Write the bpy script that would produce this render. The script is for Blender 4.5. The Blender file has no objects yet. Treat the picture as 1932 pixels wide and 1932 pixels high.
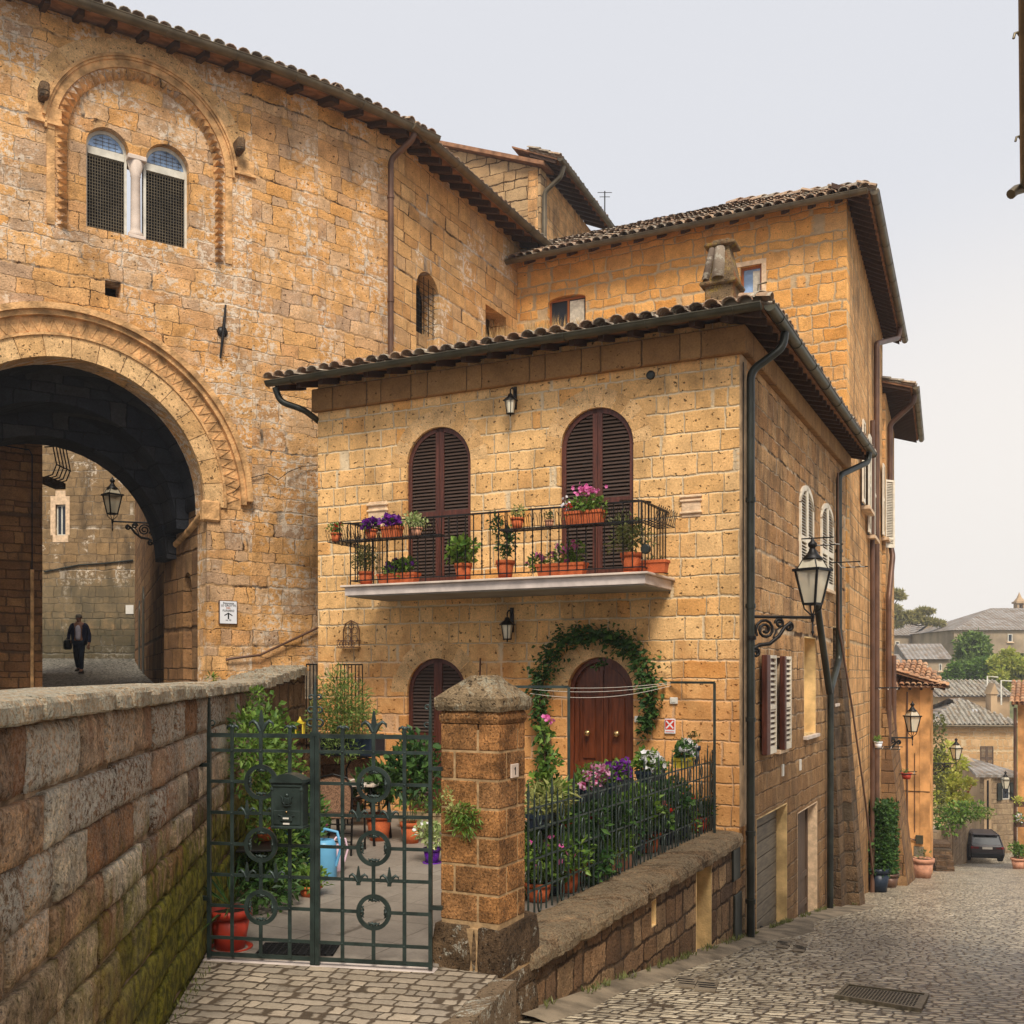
import bpy, math, random
from mathutils import Vector, Matrix, noise as mn
R = random.Random(7)
PI = math.pi
sc = bpy.context.scene
COL = sc.collection
F, CX, CY = 1948.0, 966.0, 1272.0
V = Vector

# ---------------------------------------------------------------- materials
def s2l(c):
    return tuple(((x / 255) / 12.92 if x / 255 <= .04045 else ((x / 255 + .055) / 1.055) ** 2.4) for x in c) + (1,)

class NT:
    def __init__(s, name):
        s.m = bpy.data.materials.new(name); s.m.use_nodes = True
        s.t = s.m.node_tree; s.b = s.t.nodes['Principled BSDF']; s.o = s.t.nodes['Material Output']
        s.b.inputs['Roughness'].default_value = .85
        s.b.inputs['Specular IOR Level'].default_value = .3
    def n(s, ty, **kw):
        x = s.t.nodes.new(ty)
        for k, v in kw.items(): setattr(x, k, v)
        return x
    def put(s, sock, v):
        if isinstance(v, bpy.types.NodeSocket): s.t.links.new(v, sock)
        elif v is not None: sock.default_value = v
    def ma(s, op, a, b=None, c=None, clamp=False):
        x = s.n('ShaderNodeMath', operation=op); x.use_clamp = clamp
        s.put(x.inputs[0], a); s.put(x.inputs[1], b); s.put(x.inputs[2], c)
        return x.outputs[0]
    def ss(s, v, a, b, lo=0., hi=1.):
        x = s.n('ShaderNodeMapRange', interpolation_type='SMOOTHSTEP')
        s.put(x.inputs['Value'], v); s.put(x.inputs['From Min'], a); s.put(x.inputs['From Max'], b)
        x.inputs['To Min'].default_value = lo; x.inputs['To Max'].default_value = hi
        return x.outputs['Result']
    def mix(s, f, a, b, bt='MIX'):
        x = s.n('ShaderNodeMix', data_type='RGBA', blend_type=bt)
        s.put(x.inputs[0], f); s.put(x.inputs[6], a); s.put(x.inputs[7], b)
        return x.outputs[2]
    def noise(s, vec, sc_, det=3., ro=.55, dim='3D', w=None, col=False, dist=0.):
        x = s.n('ShaderNodeTexNoise', noise_dimensions=dim)
        if vec is not None: s.put(x.inputs['Vector'], vec)
        if w is not None: s.put(x.inputs['W'], w)
        x.inputs['Scale'].default_value = sc_; x.inputs['Detail'].default_value = det
        x.inputs['Roughness'].default_value = ro; x.inputs['Distortion'].default_value = dist
        return x.outputs['Color' if col else 0]
    def comb(s, a, b, c=0.):
        x = s.n('ShaderNodeCombineXYZ'); s.put(x.inputs[0], a); s.put(x.inputs[1], b); s.put(x.inputs[2], c)
        return x.outputs[0]
    def obj(s):
        return s.n('ShaderNodeTexCoord').outputs['Object']
    def sep(s, v):
        x = s.n('ShaderNodeSeparateXYZ'); s.put(x.inputs[0], v); return x.outputs
    def isl(s):
        return s.n('ShaderNodeNewGeometry').outputs['Random Per Island']
    def bump(s, h, dist=.02, st=1.):
        x = s.n('ShaderNodeBump'); x.inputs['Distance'].default_value = dist; x.inputs['Strength'].default_value = st
        s.put(x.inputs['Height'], h); s.put(s.b.inputs['Normal'], x.outputs[0])
    def col(s, c): s.put(s.b.inputs['Base Color'], c)

def plain(name, c, rough=.6, metal=0., var=.12, vs=6., spec=.3, bump=0., bs=40.):
    t = NT(name); c = s2l(c)
    o = t.obj(); nz = t.noise(o, vs, 4.)
    f = t.ss(nz, .3, .7)
    d = tuple(x * (1 - var * 1.6) for x in c[:3]) + (1,); l = tuple(min(1, x * (1 + var)) for x in c[:3]) + (1,)
    t.col(t.mix(f, d, l)); t.b.inputs['Roughness'].default_value = rough
    t.b.inputs['Metallic'].default_value = metal; t.b.inputs['Specular IOR Level'].default_value = spec
    if bump: t.bump(t.noise(o, bs, 3.), bump)
    return t.m

def stone_cols(t, idv, cols):
    r = t.n('ShaderNodeValToRGB'); r.color_ramp.interpolation = 'LINEAR'
    e = r.color_ramp.elements
    while len(e) < len(cols): e.new(.5)
    for i, c in enumerate(cols):
        e[i].position = i / (len(cols) - 1); e[i].color = s2l(c)
    t.put(r.inputs[0], idv); return r.outputs[0]

def ashlar(name, bw, bh, cols, mcol, mort=.014, wob=.02, pits=.5, white=0., dark=0., rough=.35, bd=.03, plan=False, rot=0., rowvar=.6, grain=.35,
           moss=None, streak=0., bands=None, spec=.2, ro=.9, mortdark=0.):
    """irregular coursed blocks in the object's own x/z plane (x/y when plan)"""
    t = NT(name); P = t.obj(); s = t.sep(P)
    if plan:
        ca, sa = math.cos(rot), math.sin(rot)
        u = t.ma('ADD', t.ma('MULTIPLY', s[0], ca), t.ma('MULTIPLY', s[1], sa))
        v = t.ma('ADD', t.ma('MULTIPLY', s[0], -sa), t.ma('MULTIPLY', s[1], ca))
    else:
        u = t.ma('ADD', s[0], s[1]); v = s[2]
    uv0 = t.comb(u, v)
    nc = t.sep(t.noise(uv0, 2.6, 3., .6, '2D', col=True))
    fine = t.sep(t.noise(uv0, 22., 2., .6, '2D', col=True))
    u1 = t.ma('ADD', t.ma('MULTIPLY_ADD', nc[0], wob * 2.2, -wob), t.ma('MULTIPLY_ADD', fine[0], wob * .5, u))
    v1 = t.ma('ADD', t.ma('MULTIPLY_ADD', nc[1], wob * 2.2, -wob), t.ma('MULTIPLY_ADD', fine[1], wob * .5, v))
    vr = t.ma('DIVIDE', v1, bh)
    vr = t.ma('MULTIPLY_ADD', t.noise(None, .8, 0., .5, '1D', w=vr), rowvar * 1.6, vr)
    row = t.ma('FLOOR', vr); fv = t.ma('FRACT', vr)
    wn = t.n('ShaderNodeTexWhiteNoise', noise_dimensions='1D'); t.put(wn.inputs['W'], row); rr = wn.outputs[0]
    ur = t.ma('DIVIDE', u1, bw)
    ur = t.ma('ADD', t.ma('MULTIPLY', ur, t.ma('MULTIPLY_ADD', rr, .45, .78)), t.ma('MULTIPLY', rr, 37.))
    ur = t.ma('MULTIPLY_ADD', t.noise(t.comb(ur, t.ma('MULTIPLY', row, 5.37)), .85, 0., .5, '2D'), 1.5, ur)
    cl = t.ma('FLOOR', ur); fu = t.ma('FRACT', ur)
    w2 = t.n('ShaderNodeTexWhiteNoise', noise_dimensions='2D'); t.put(w2.inputs['Vector'], t.comb(cl, row))
    idv = w2.outputs[0]; idc = t.sep(w2.outputs[1])
    du = t.ma('MULTIPLY', t.ma('MINIMUM', fu, t.ma('SUBTRACT', 1., fu)), bw)
    dv = t.ma('MULTIPLY', t.ma('MINIMUM', fv, t.ma('SUBTRACT', 1., fv)), bh)
    e = t.ma('SMOOTH_MIN', du, dv, mort * 1.5)
    e = t.ma('ADD', e, t.ma('MULTIPLY_ADD', fine[2], mort * 1.1, -mort * .55))
    mask = t.ss(e, mort * .45, mort * 1.25)
    n1 = t.noise(P, 3.2, 5., .65); n2 = t.noise(P, 38., 4., .7)
    sc_ = stone_cols(t, idv, cols)
    br = t.ma('MULTIPLY_ADD', t.ss(n1, .25, .75), grain, 1. - grain * .5)
    br = t.ma('MULTIPLY', br, t.ma('MULTIPLY_ADD', t.ss(n2, .3, .7), grain * .8, 1. - grain * .4))
    c = t.mix(1., sc_, t.comb(br, br, br), 'MULTIPLY')
    h = t.ma('ADD', t.ma('MULTIPLY', t.ss(e, 0., mort * 1.8), .75), t.ma('MULTIPLY', n2, rough * 1.3))
    h = t.ma('ADD', h, t.ma('MULTIPLY', n1, rough * 1.2))
    h = t.ma('ADD', h, t.ma('MULTIPLY', idc[1], .12)); h = t.ma('ADD', h, t.ma('MULTIPLY', t.noise(P, 13., 3., .6), rough))
    if pits > 0:
        pv = t.noise(t.comb(t.ma('MULTIPLY', u, .8), v), 17., 2.5, .6, '2D')
        pm = t.ss(t.ma('ADD', pv, t.ma('MULTIPLY_ADD', n1, .16, -.08)), .73 - pits * .06, .80 - pits * .06)
        c = t.mix(pm, c, t.mix(.8, c, s2l((52, 34, 18)))); h = t.ma('SUBTRACT', h, t.ma('MULTIPLY', pm, .8))
    mc = t.mix(t.ss(n1, .3, .7), s2l(mcol), tuple(x * .68 for x in s2l(mcol)[:3]) + (1,))
    if mortdark > 0:
        mc = t.mix(t.ss(nc[2], .5 - mortdark * .2, .62), mc, s2l((70, 48, 28)))
    c = t.mix(mask, mc, c)
    if white > 0:
        wp = t.noise(P, .75, 4., .65); wq = t.noise(t.comb(u, v, 5.), 9., 4., .75)
        wm = t.ma('MULTIPLY', t.ss(wp, .58 - white * .14, .60 - white * .04), t.ss(wq, .49, .56))
        wm = t.ma('MAXIMUM', wm, t.ma('MULTIPLY', t.ma('SUBTRACT', 1., mask), t.ss(wp, .45, .6)))
        c = t.mix(t.ma('MULTIPLY', wm, .8), c, s2l((230, 212, 188)))
    if dark > 0:
        dp = t.noise(t.comb(t.ma('MULTIPLY', u, 1.4), t.ma('MULTIPLY', v, .5)), 1.1, 5., .65, '2D')
        c = t.mix(t.ma('MULTIPLY', t.ss(dp, .48, .7), dark), c, t.mix(.72, c, s2l((62, 52, 42))))
    if bands:  # (z, width, colour, amount): weather marks with a height of their own
        for bz, bwid, bc, am in bands:
            m = t.ss(t.ma('ADD', t.ma('ABSOLUTE', t.ma('SUBTRACT', v, bz)), t.ma('MULTIPLY_ADD', n1, bwid * 1.2, -bwid * .6)), bwid, bwid * .3)
            c = t.mix(t.ma('MULTIPLY', m, am), c, s2l(bc))
    if moss:
        zt, am = moss
        mm = t.ma('MULTIPLY', t.ss(t.ma('ADD', v, t.ma('MULTIPLY_ADD', n1, 1.2, -.6)), zt + .35, zt - .25), t.ss(wobble(t, u, v), .42, .6))
        c = t.mix(t.ma('MULTIPLY', mm, am), c, s2l((72, 78, 28)))
    t.col(c); t.bump(h, bd); t.b.inputs['Roughness'].default_value = ro; t.b.inputs['Specular IOR Level'].default_value = spec
    return t.m
def wobble(t, u, v): return t.noise(t.comb(t.ma('MULTIPLY', u, 3.), v), 2.2, 4., .7, '2D')

def island_stone(name, cols, lich=0., moss=0., orange=0., pits=.5, bd=.02, lcol=(205, 200, 182), mz=-1.5, lz=-.9, mx=None, grain=.5, speck=0, ps=30., spots=0):
    """for masonry that is modelled stone by stone: each stone takes its own tone"""
    t = NT(name); P = t.obj(); s = t.sep(P)
    n1 = t.noise(P, 4., 5., .7); n2 = t.noise(P, 55., 4., .75); n3 = t.noise(P, 14., 3., .6)
    c = stone_cols(t, t.isl(), cols)
    br = t.ma('MULTIPLY', t.ma('MULTIPLY_ADD', t.ss(n1, .3, .7), grain, 1 - grain * .5), t.ma('MULTIPLY_ADD', t.ss(n2, .3, .7), grain, 1 - grain * .5))
    c = t.mix(1., c, t.comb(br, br, br), 'MULTIPLY')
    pv = t.noise(P, ps, 2., .6); pm = t.ss(pv, .66 - pits * .06, .72 - pits * .06)
    c = t.mix(pm, c, t.mix(.75, c, s2l((38, 26, 16))))
    if spots:
        ds = t.ss(t.noise(t.comb(t.ma('MULTIPLY', s[0], 2.2), s[1], s[2]), 2.6, 6., .8), .52, .62); c = t.mix(t.ma('MULTIPLY', ds, .6), c, s2l((58, 42, 30)))
    if speck:
        sp_ = t.ss(t.noise(P, 70., 2., .6), .64, .70); c = t.mix(t.ma('MULTIPLY', sp_, .6), c, s2l((190, 160, 116)))
    u = t.ma('ADD', s[0], s[1]); v = s[2]
    if orange:
        om = t.ss(t.noise(t.comb(t.ma('MULTIPLY', u, 2.6), v, 3.), 1.5, 3., .6), .5, .66)
        c = t.mix(t.ma('MULTIPLY', om, orange), c, s2l((150, 84, 30)))
    if lich:
        st = t.noise(t.comb(t.ma('MULTIPLY', u, 3. if lz > -5 else 1.2), v, t.ma('MULTIPLY', t.isl(), 30.)), 2.0 if lz > -5 else 4., 6., .8)
        sp = t.noise(P, 30., 5., .85)
        lm = t.ma('MULTIPLY', t.ss(st, .58 - lich * .1, .62 - lich * .1), t.ss(sp, .44, .53))
        if lz > -5: lm = t.ma('MULTIPLY', lm, t.ss(t.ma('FRACT', t.ma('MULTIPLY', t.isl(), 7.3)), .25, .6, .2, 1.))
        lm = t.ma('MULTIPLY', lm, t.ss(t.ma('ADD', v, t.ma('MULTIPLY', n1, .4)), lz - .15, lz + .35))
        c = t.mix(t.ma('MULTIPLY', lm, .85), c, t.mix(t.ss(n2, .35, .65), tuple(x * .72 for x in s2l(lcol)[:3]) + (1,), s2l(lcol)))
    if moss:
        mm = t.ss(t.ma('ADD', v, t.ma('MULTIPLY_ADD', wobble(t, u, v), 1.6, -.8)), mz + .25, mz - .3)
        if mx: mm = t.ma('MULTIPLY', mm, t.ss(u, mx[0], mx[1]))
        c = t.mix(t.ma('MULTIPLY', mm, moss), c, t.mix(t.ss(n3, .4, .6), s2l((86, 88, 28)), s2l((142, 136, 44))))
    t.col(c); h = t.ma('ADD', n2, t.ma('MULTIPLY', n3, 1.)); h = t.ma('SUBTRACT', h, pm)
    t.bump(h, bd); t.b.inputs['Roughness'].default_value = .92; t.b.inputs['Specular IOR Level'].default_value = .2
    return t.m

def leafmat(name, c1, c2, tr=.3, rough=.5):
    t = NT(name); c = t.mix(t.isl(), s2l(c1), s2l(c2)); t.col(c)
    t.b.inputs['Roughness'].default_value = rough; t.b.inputs['Specular IOR Level'].default_value = .35
    tl = t.n('ShaderNodeBsdfTranslucent'); t.put(tl.inputs[0], c)
    mx = t.n('ShaderNodeMixShader'); mx.inputs[0].default_value = tr
    t.t.links.new(t.b.outputs[0], mx.inputs[1]); t.t.links.new(tl.outputs[0], mx.inputs[2]); t.t.links.new(mx.outputs[0], t.o.inputs[0])
    return t.m

def tilemat(name, cols, lich=.4):
    t = NT(name); P = t.obj(); c = stone_cols(t, t.isl(), cols)
    n1 = t.noise(P, 9., 4., .7); n2 = t.noise(P, 45., 3., .7)
    c = t.mix(t.ma('MULTIPLY', t.ss(n1, .5, .64), lich), c, s2l((196, 188, 168)))
    c = t.mix(t.ss(n2, .56, .68), c, t.mix(.55, c, s2l((45, 36, 30))))
    t.col(c); t.bump(n2, .008); return t.m

def woodmat(name, c, rough=.45, stretch=(1, 1, .12), spec=.4, var=.35):
    t = NT(name); mp = t.n('ShaderNodeMapping'); mp.inputs['Scale'].default_value = stretch; t.put(mp.inputs[0], t.obj())
    n1 = t.noise(mp.outputs[0], 30., 4., .6); cc = s2l(c)
    t.col(t.mix(t.ss(n1, .3, .7), tuple(x * (1 - var) for x in cc[:3]) + (1,), cc)); t.bump(n1, .002)
    t.b.inputs['Roughness'].default_value = rough; t.b.inputs['Specular IOR Level'].default_value = spec
    return t.m

M = {}
GOLD = [(205, 158, 92), (222, 176, 108), (196, 142, 78), (228, 188, 124), (212, 166, 100)]
M['house'] = ashlar('tuff_ashlar_gold', .36, .275, [(222, 174, 114), (228, 182, 122), (214, 166, 106), (232, 188, 130), (216, 156, 88)], (234, 208, 168), mort=.013, wob=.02, pits=1.25, dark=.38, rowvar=.3, grain=.46, bd=.018, bands=[(-1.2, 2.0, (208, 124, 52), .42)])
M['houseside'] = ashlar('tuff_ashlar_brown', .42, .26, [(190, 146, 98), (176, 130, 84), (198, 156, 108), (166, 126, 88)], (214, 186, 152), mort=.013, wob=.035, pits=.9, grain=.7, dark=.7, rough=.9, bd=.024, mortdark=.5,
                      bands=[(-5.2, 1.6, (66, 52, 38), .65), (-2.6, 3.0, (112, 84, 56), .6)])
M['pal'] = ashlar('tuff_rubble_golden', .40, .235, [(218, 166, 106), (208, 154, 92), (224, 174, 116), (202, 150, 98), (214, 172, 126), (184, 150, 118), (216, 156, 86)], (214, 170, 120), mort=.008, wob=.055, pits=.9, white=1., grain=.6, dark=.4, rough=1., bd=.018, mortdark=.3, rowvar=.7)
M['pal2'] = ashlar('tuff_courses_grey_gold', .5, .29, [(204, 158, 102), (192, 144, 90), (212, 168, 112), (184, 148, 108)], (190, 152, 108), mort=.011, wob=.03, pits=.4, white=.25, grain=.5, rough=.7, bd=.022, mortdark=.8, dark=.3)
M['b2'] = ashlar('tuff_rubble_pointed', .40, .29, [(220, 158, 86), (228, 170, 100), (210, 146, 74), (218, 168, 110)], (206, 176, 136), mort=.02, wob=.06, pits=.3, grain=.45, rough=.6, bd=.025, rowvar=.8)
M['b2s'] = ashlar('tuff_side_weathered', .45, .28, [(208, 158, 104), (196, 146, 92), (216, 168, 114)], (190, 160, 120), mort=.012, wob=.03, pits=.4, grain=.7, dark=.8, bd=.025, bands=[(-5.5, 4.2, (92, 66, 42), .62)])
M['tower'] = ashlar('tuff_tower_grey', .55, .32, [(184, 150, 108), (170, 136, 96), (194, 160, 116), (160, 132, 98)], (140, 118, 92), mort=.014, wob=.05, pits=.3, grain=.45, bd=.05, mortdark=.8)
M['dark'] = ashlar('basalt_dark_masonry', .34, .27, [(150, 116, 82), (122, 92, 66), (172, 134, 96), (108, 84, 64), (190, 154, 112)], (108, 86, 64), mort=.02, wob=.05, pits=.9, grain=.8, rough=1., bd=.05, rowvar=.8, mortdark=.6, dark=.35, moss=(-3.3, .35))
M['dark2'] = ashlar('dark_buttress_masonry', .42, .3, [(122, 96, 70), (96, 76, 58), (138, 110, 80)], (104, 88, 70), mort=.018, wob=.05, pits=.8, grain=.8, rough=1., bd=.05, dark=.5)
M['vault'] = ashlar('blue_black_vault_masonry', .5, .3, [(46, 48, 52), (36, 39, 46), (58, 56, 56)], (36, 38, 42), mort=.012, wob=.03, pits=.3, grain=.5, bd=.04)  # vault blocks coloured near-black blue all over
M['jamb'] = ashlar('passage_jamb_masonry', .6, .33, [(150, 112, 72), (134, 98, 64), (118, 88, 62), (158, 122, 82)], (112, 86, 60), mort=.012, wob=.03, pits=.5, grain=.6, bd=.04, dark=.5, mortdark=.8)
M['orangewall'] = ashlar('rough_brown_masonry', .34, .17, [(138, 96, 58), (122, 84, 52), (150, 108, 66)], (104, 76, 50), mort=.01, wob=.03, pits=.2, grain=.6, bd=.03, dark=.6)
M['farwall'] = ashlar('old_plastered_masonry', .5, .3, [(146, 120, 86), (134, 110, 80), (152, 122, 84)], (128, 106, 78), mort=.01, wob=.06, pits=.15, grain=.6, bd=.04, white=.1, dark=.85, bands=[(.9, 1.5, (66, 66, 52), .75), (2.6, 1.4, (104, 98, 78), .5)])
M['b5'] = ashlar('small_pointed_rubble', .42, .33, [(196, 158, 112), (184, 144, 98), (204, 168, 124)], (214, 188, 148), mort=.03, wob=.12, pits=0., grain=.3, bd=.03, rowvar=.9)
M['b6'] = ashlar('grey_rubble', .5, .32, [(150, 128, 100), (138, 116, 90), (160, 138, 108)], (146, 124, 98), mort=.015, wob=.05, pits=.2, grain=.5, bd=.03, dark=.5)
M['cobble'] = ashlar('street_cobbles', .14, .115, [(206, 190, 160), (180, 166, 142), (222, 206, 176), (158, 146, 124), (232, 218, 190)], (88, 76, 60), mort=.018, wob=.05, pits=0., grain=.5, rough=.25, bd=.03, plan=True, rot=-.46, rowvar=.35, spec=.8, ro=.36, dark=.6)
M['cobble2'] = ashlar('forecourt_setts', .145, .12, [(156, 142, 122), (136, 124, 108), (174, 158, 136), (146, 134, 118)], (92, 78, 62), mort=.013, wob=.04, pits=0., grain=.3, rough=.2, bd=.012, plan=True, rot=-.25, rowvar=.3, spec=.3, ro=.7)
M['cobble3'] = ashlar('upper_street_cobbles', .17, .13, [(150, 144, 130), (122, 120, 110), (170, 162, 146)], (48, 44, 38), mort=.022, wob=.03, pits=0., grain=.4, bd=.03, plan=True, rot=.4, spec=.5, ro=.55)
M['concrete'] = ashlar('terrace_paving', .62, .62, [(142, 132, 120), (134, 124, 112), (150, 140, 128)], (112, 102, 90), mort=.006, wob=.004, pits=0., grain=.25, rough=.1, bd=.004, plan=True, rot=-.46, rowvar=0., spec=.4, ro=.6, dark=.25)
M['lws'] = island_stone('retaining_wall_stone', [(176, 136, 98), (214, 182, 146), (122, 88, 60), (232, 210, 176), (196, 164, 132), (150, 106, 68), (134, 106, 82)], lich=2.3, moss=.95, orange=.45, mz=-1.1, lz=-.85, mx=(2.8, 6.4), bd=.035, grain=1.0, lcol=(232, 224, 206), ps=44., spots=1)
M['lwm'] = plain('old_lime_mortar', (150, 126, 98), .95, var=.35, vs=9., bump=.02)
M['cop'] = island_stone('lichen_coping_stone', [(164, 138, 108), (180, 154, 122), (128, 100, 74)], lich=2.4, lz=-9., pits=.8, bd=.03, lcol=(204, 198, 176), grain=.7)
M['cop2'] = island_stone('street_coping_stone', [(142, 116, 86), (160, 132, 100), (124, 100, 74)], lich=1.5, lz=-9., pits=1.3, bd=.06, lcol=(186, 166, 134), grain=1.1)
M['pillar'] = island_stone('brown_speckled_tuff', [(142, 98, 58), (160, 112, 66), (130, 92, 56), (150, 108, 68)], pits=1.0, bd=.012, grain=1.1, speck=1, ps=62.)
M['pillarb'] = island_stone('dark_pillar_base_stone', [(98, 78, 56), (112, 90, 66), (86, 68, 50)], lich=.2, lz=-9., pits=1., bd=.03, grain=.8)
M['mortar'] = plain('pale_mortar', (168, 138, 100), .95, var=.2, vs=14., bump=.006)
M['cap'] = island_stone('lichen_cap_stone', [(132, 112, 84), (146, 124, 94)], lich=.9, lz=-9., pits=1., bd=.03, lcol=(186, 176, 150), grain=.8)
M['carved'] = plain('carved_tuff', (204, 158, 106), .9, var=.3, vs=5., bump=.02, bs=30.)
M['carved2'] = island_stone('voussoir_tuff', [(212, 170, 118), (220, 180, 128), (204, 160, 106)], pits=.7, bd=.012, grain=.5, ps=22.)
M['marble'] = plain('pale_marble', (206, 188, 172), .6, var=.12, vs=3.)
M['relief'] = plain('pinkish_relief_stone', (222, 190, 154), .8, var=.15, vs=8., bump=.01)
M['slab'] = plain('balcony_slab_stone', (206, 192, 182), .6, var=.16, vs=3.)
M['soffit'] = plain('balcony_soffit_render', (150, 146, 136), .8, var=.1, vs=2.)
M['cornice'] = ashlar('cornice_tuff', .55, 2., [(150, 112, 70), (138, 102, 64), (160, 122, 78)], (110, 84, 56), mort=.014, wob=.01, pits=.5, grain=.4, bd=.02)
M['tile'] = tilemat('weathered_roof_tiles', [(164, 128, 100), (138, 110, 90), (184, 150, 118), (114, 98, 84), (160, 144, 124)], .85)
M['tilegrey'] = tilemat('lichen_grey_tiles', [(136, 128, 116), (160, 152, 138), (118, 108, 96), (148, 128, 104)], .8)
M['tileorange'] = tilemat('pale_orange_tiles', [(192, 136, 92), (172, 118, 80), (200, 156, 116), (150, 108, 80)], .3)  # lighter, more orange tile tones than the other roofs
M['gutter'] = plain('brown_zinc_gutter', (104, 92, 72), .42, .55, .2, 3., .5)
M['guttergreen'] = plain('dark_green_gutter', (78, 74, 58), .4, .5, .2, 3., .5)
M['pipebrown'] = plain('brown_downpipe', (100, 72, 56), .45, .3, .2, 2., .4)
M['pipegreen'] = plain('cast_iron_green_pipe', (50, 52, 45), .4, .4, .3, 3., .5)
M['rafter'] = woodmat('old_rafter_wood', (74, 50, 34), .8, (.2, 1, 1))
M['plank'] = plain('terracotta_eave_boards', (150, 108, 78), .9, var=.25, vs=5.)
M['iron'] = plain('black_wrought_iron', (34, 32, 31), .45, .6, .3, 12., .5)
M['gate'] = plain('dark_green_grey_gate_paint', (54, 66, 62), .38, .35, .25, 8., .5, .001, 60.)
M['shut'] = woodmat('brown_painted_shutter', (96, 50, 36), .5, var=.5)
M['slat'] = woodmat('brown_louvre_slats', (76, 58, 48), .55, (.12, 1, 1))
M['shutw'] = plain('cream_painted_shutter', (226, 214, 192), .6, var=.08)
M['slatw'] = plain('cream_louvre_slats', (196, 184, 164), .6, var=.1)
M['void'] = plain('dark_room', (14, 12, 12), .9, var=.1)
M['door'] = woodmat('varnished_mahogany_door', (112, 56, 30), .32, var=.55)
M['brass'] = plain('polished_brass', (196, 160, 110), .25, .9, .05)
M['garage'] = woodmat('grey_brown_garage_boards', (122, 108, 88), .6, (.1, 1, 1), var=.5)
M['olddoor'] = woodmat('old_brown_door_wood', (98, 78, 62), .7)
M['woodfr'] = woodmat('orange_window_wood', (170, 96, 44), .5)
M['winwhite'] = plain('white_window_frame', (206, 200, 184), .6, var=.12)
M['strip'] = plain('grey_tan_plaster_strip', (176, 146, 112), .9, var=.25, vs=4., bump=.01)
M['cream'] = plain('cream_plaster_reveal', (218, 184, 128), .9, var=.26, vs=2.6, bump=.008)
M['terr'] = island_stone('terracotta_pot', [(184, 92, 52), (196, 102, 60), (174, 86, 52)], lich=-.9, lz=-9., pits=-1., bd=.003, lcol=(206, 158, 128), grain=.3)
M['terrred'] = plain('red_plastic_pot', (168, 54, 34), .5, var=.1)
M['terrpale'] = plain('pale_terracotta', (196, 140, 110), .8, var=.15)
M['soil'] = plain('potting_soil', (48, 34, 24), .95, var=.3, vs=30.)
M['bluecan'] = plain('light_blue_plastic', (104, 168, 206), .35, var=.05)
M['pinkcan'] = plain('pale_pink_plastic', (226, 196, 208), .35, var=.05)
M['purple'] = plain('purple_plastic_pot', (96, 32, 150), .4, var=.08)
M['darkpot'] = plain('dark_blue_plastic_pot', (30, 40, 54), .4, var=.1)
M['yellowpot'] = plain('yellow_plastic_pot', (216, 190, 60), .5)
M['beige'] = plain('beige_bowl', (170, 146, 112), .7)
M['white'] = plain('white_enamel', (226, 226, 228), .5, var=.03)
M['red'] = plain('red_enamel', (206, 62, 40), .5)
M['black'] = plain('black_lettering', (22, 22, 24), .6)
M['orange_l'] = plain('orange_lettering', (196, 110, 60), .6)
M['plasticw'] = plain('offwhite_plastic_box', (214, 208, 196), .5, var=.05)
M['frost'] = plain('frosted_lantern_glass', (226, 216, 190), .3, var=.06, spec=.5)
M['wicker'] = plain('brown_wicker', (138, 104, 80), .8, var=.35, vs=60., bump=.004, bs=120.)
M['tabletop'] = ashlar('striped_table_top', .09, 3., [(196, 178, 160), (150, 122, 104), (216, 204, 190), (120, 96, 84)], (110, 90, 76), mort=.003, wob=0., pits=0., grain=.1, bd=.001, plan=True, rowvar=0.)
M['ochre'] = plain('orange_ochre_plaster', (208, 150, 92), .9, var=.28, vs=1.3, bump=.01)
M['farplaster'] = plain('far_grey_beige_plaster', (168, 148, 122), .9, var=.22, vs=.35)
M['farplaster2'] = plain('far_warm_plaster', (178, 150, 116), .9, var=.22, vs=.35)
t = NT('far_grey_tiled_roof'); P = t.obj(); x_ = t.sep(P)[0]; st_ = t.ma('SINE', t.ma('MULTIPLY', x_, 13.)); n_ = t.noise(P, .9, 5., .7); n3_ = t.noise(P, 6., 3., .7)
c_ = t.mix(t.ss(n_, .35, .65), s2l((168, 164, 158)), s2l((128, 116, 102))); c_ = t.mix(t.ma('MULTIPLY', t.ss(st_, .2, .9), .45), c_, s2l((84, 76, 68))); c_ = t.mix(t.ss(n3_, .52, .64), c_, s2l((150, 120, 92))); t.col(c_); t.bump(st_, .08); M['farroof'] = t.m
M['kerb'] = island_stone('forecourt_kerb_stone', [(132, 112, 88), (118, 98, 76)], lich=.4, lz=-9., pits=.8, bd=.02)
M['apron'] = plain('worn_cement_apron', (132, 118, 98), .9, var=.3, vs=3., bump=.01)
M['steel'] = plain('worn_cast_grate', (132, 122, 102), .5, .5, .2, 20.)
M['slot'] = plain('dark_slot', (16, 14, 12), .9)
M['glass'] = plain('dark_window_glass', (40, 46, 54), .3, 0., .1, 2., .4)
M['skyglass'] = plain('sky_tinted_pane', (136, 164, 200), .12, 0., .3, 3., .8)  # sky's reflection painted into the blue pane colour
M['curtain'] = plain('white_curtain', (206, 196, 176), .9, var=.15, vs=12.)
M['leafA'] = leafmat('fresh_leaves', (66, 100, 36), (130, 158, 66))
M['leafB'] = leafmat('ivy_leaves', (34, 68, 32), (82, 114, 50), .25)
M['leafC'] = leafmat('variegated_leaves', (118, 146, 78), (206, 210, 150))
M['leafD'] = leafmat('olive_green_leaves', (78, 86, 46), (134, 136, 78))
M['leafE'] = leafmat('dark_tree_needles', (86, 112, 48), (132, 152, 76), .25)
M['leafF'] = leafmat('yellow_green_tree_leaves', (136, 150, 58), (192, 190, 90))
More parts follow.
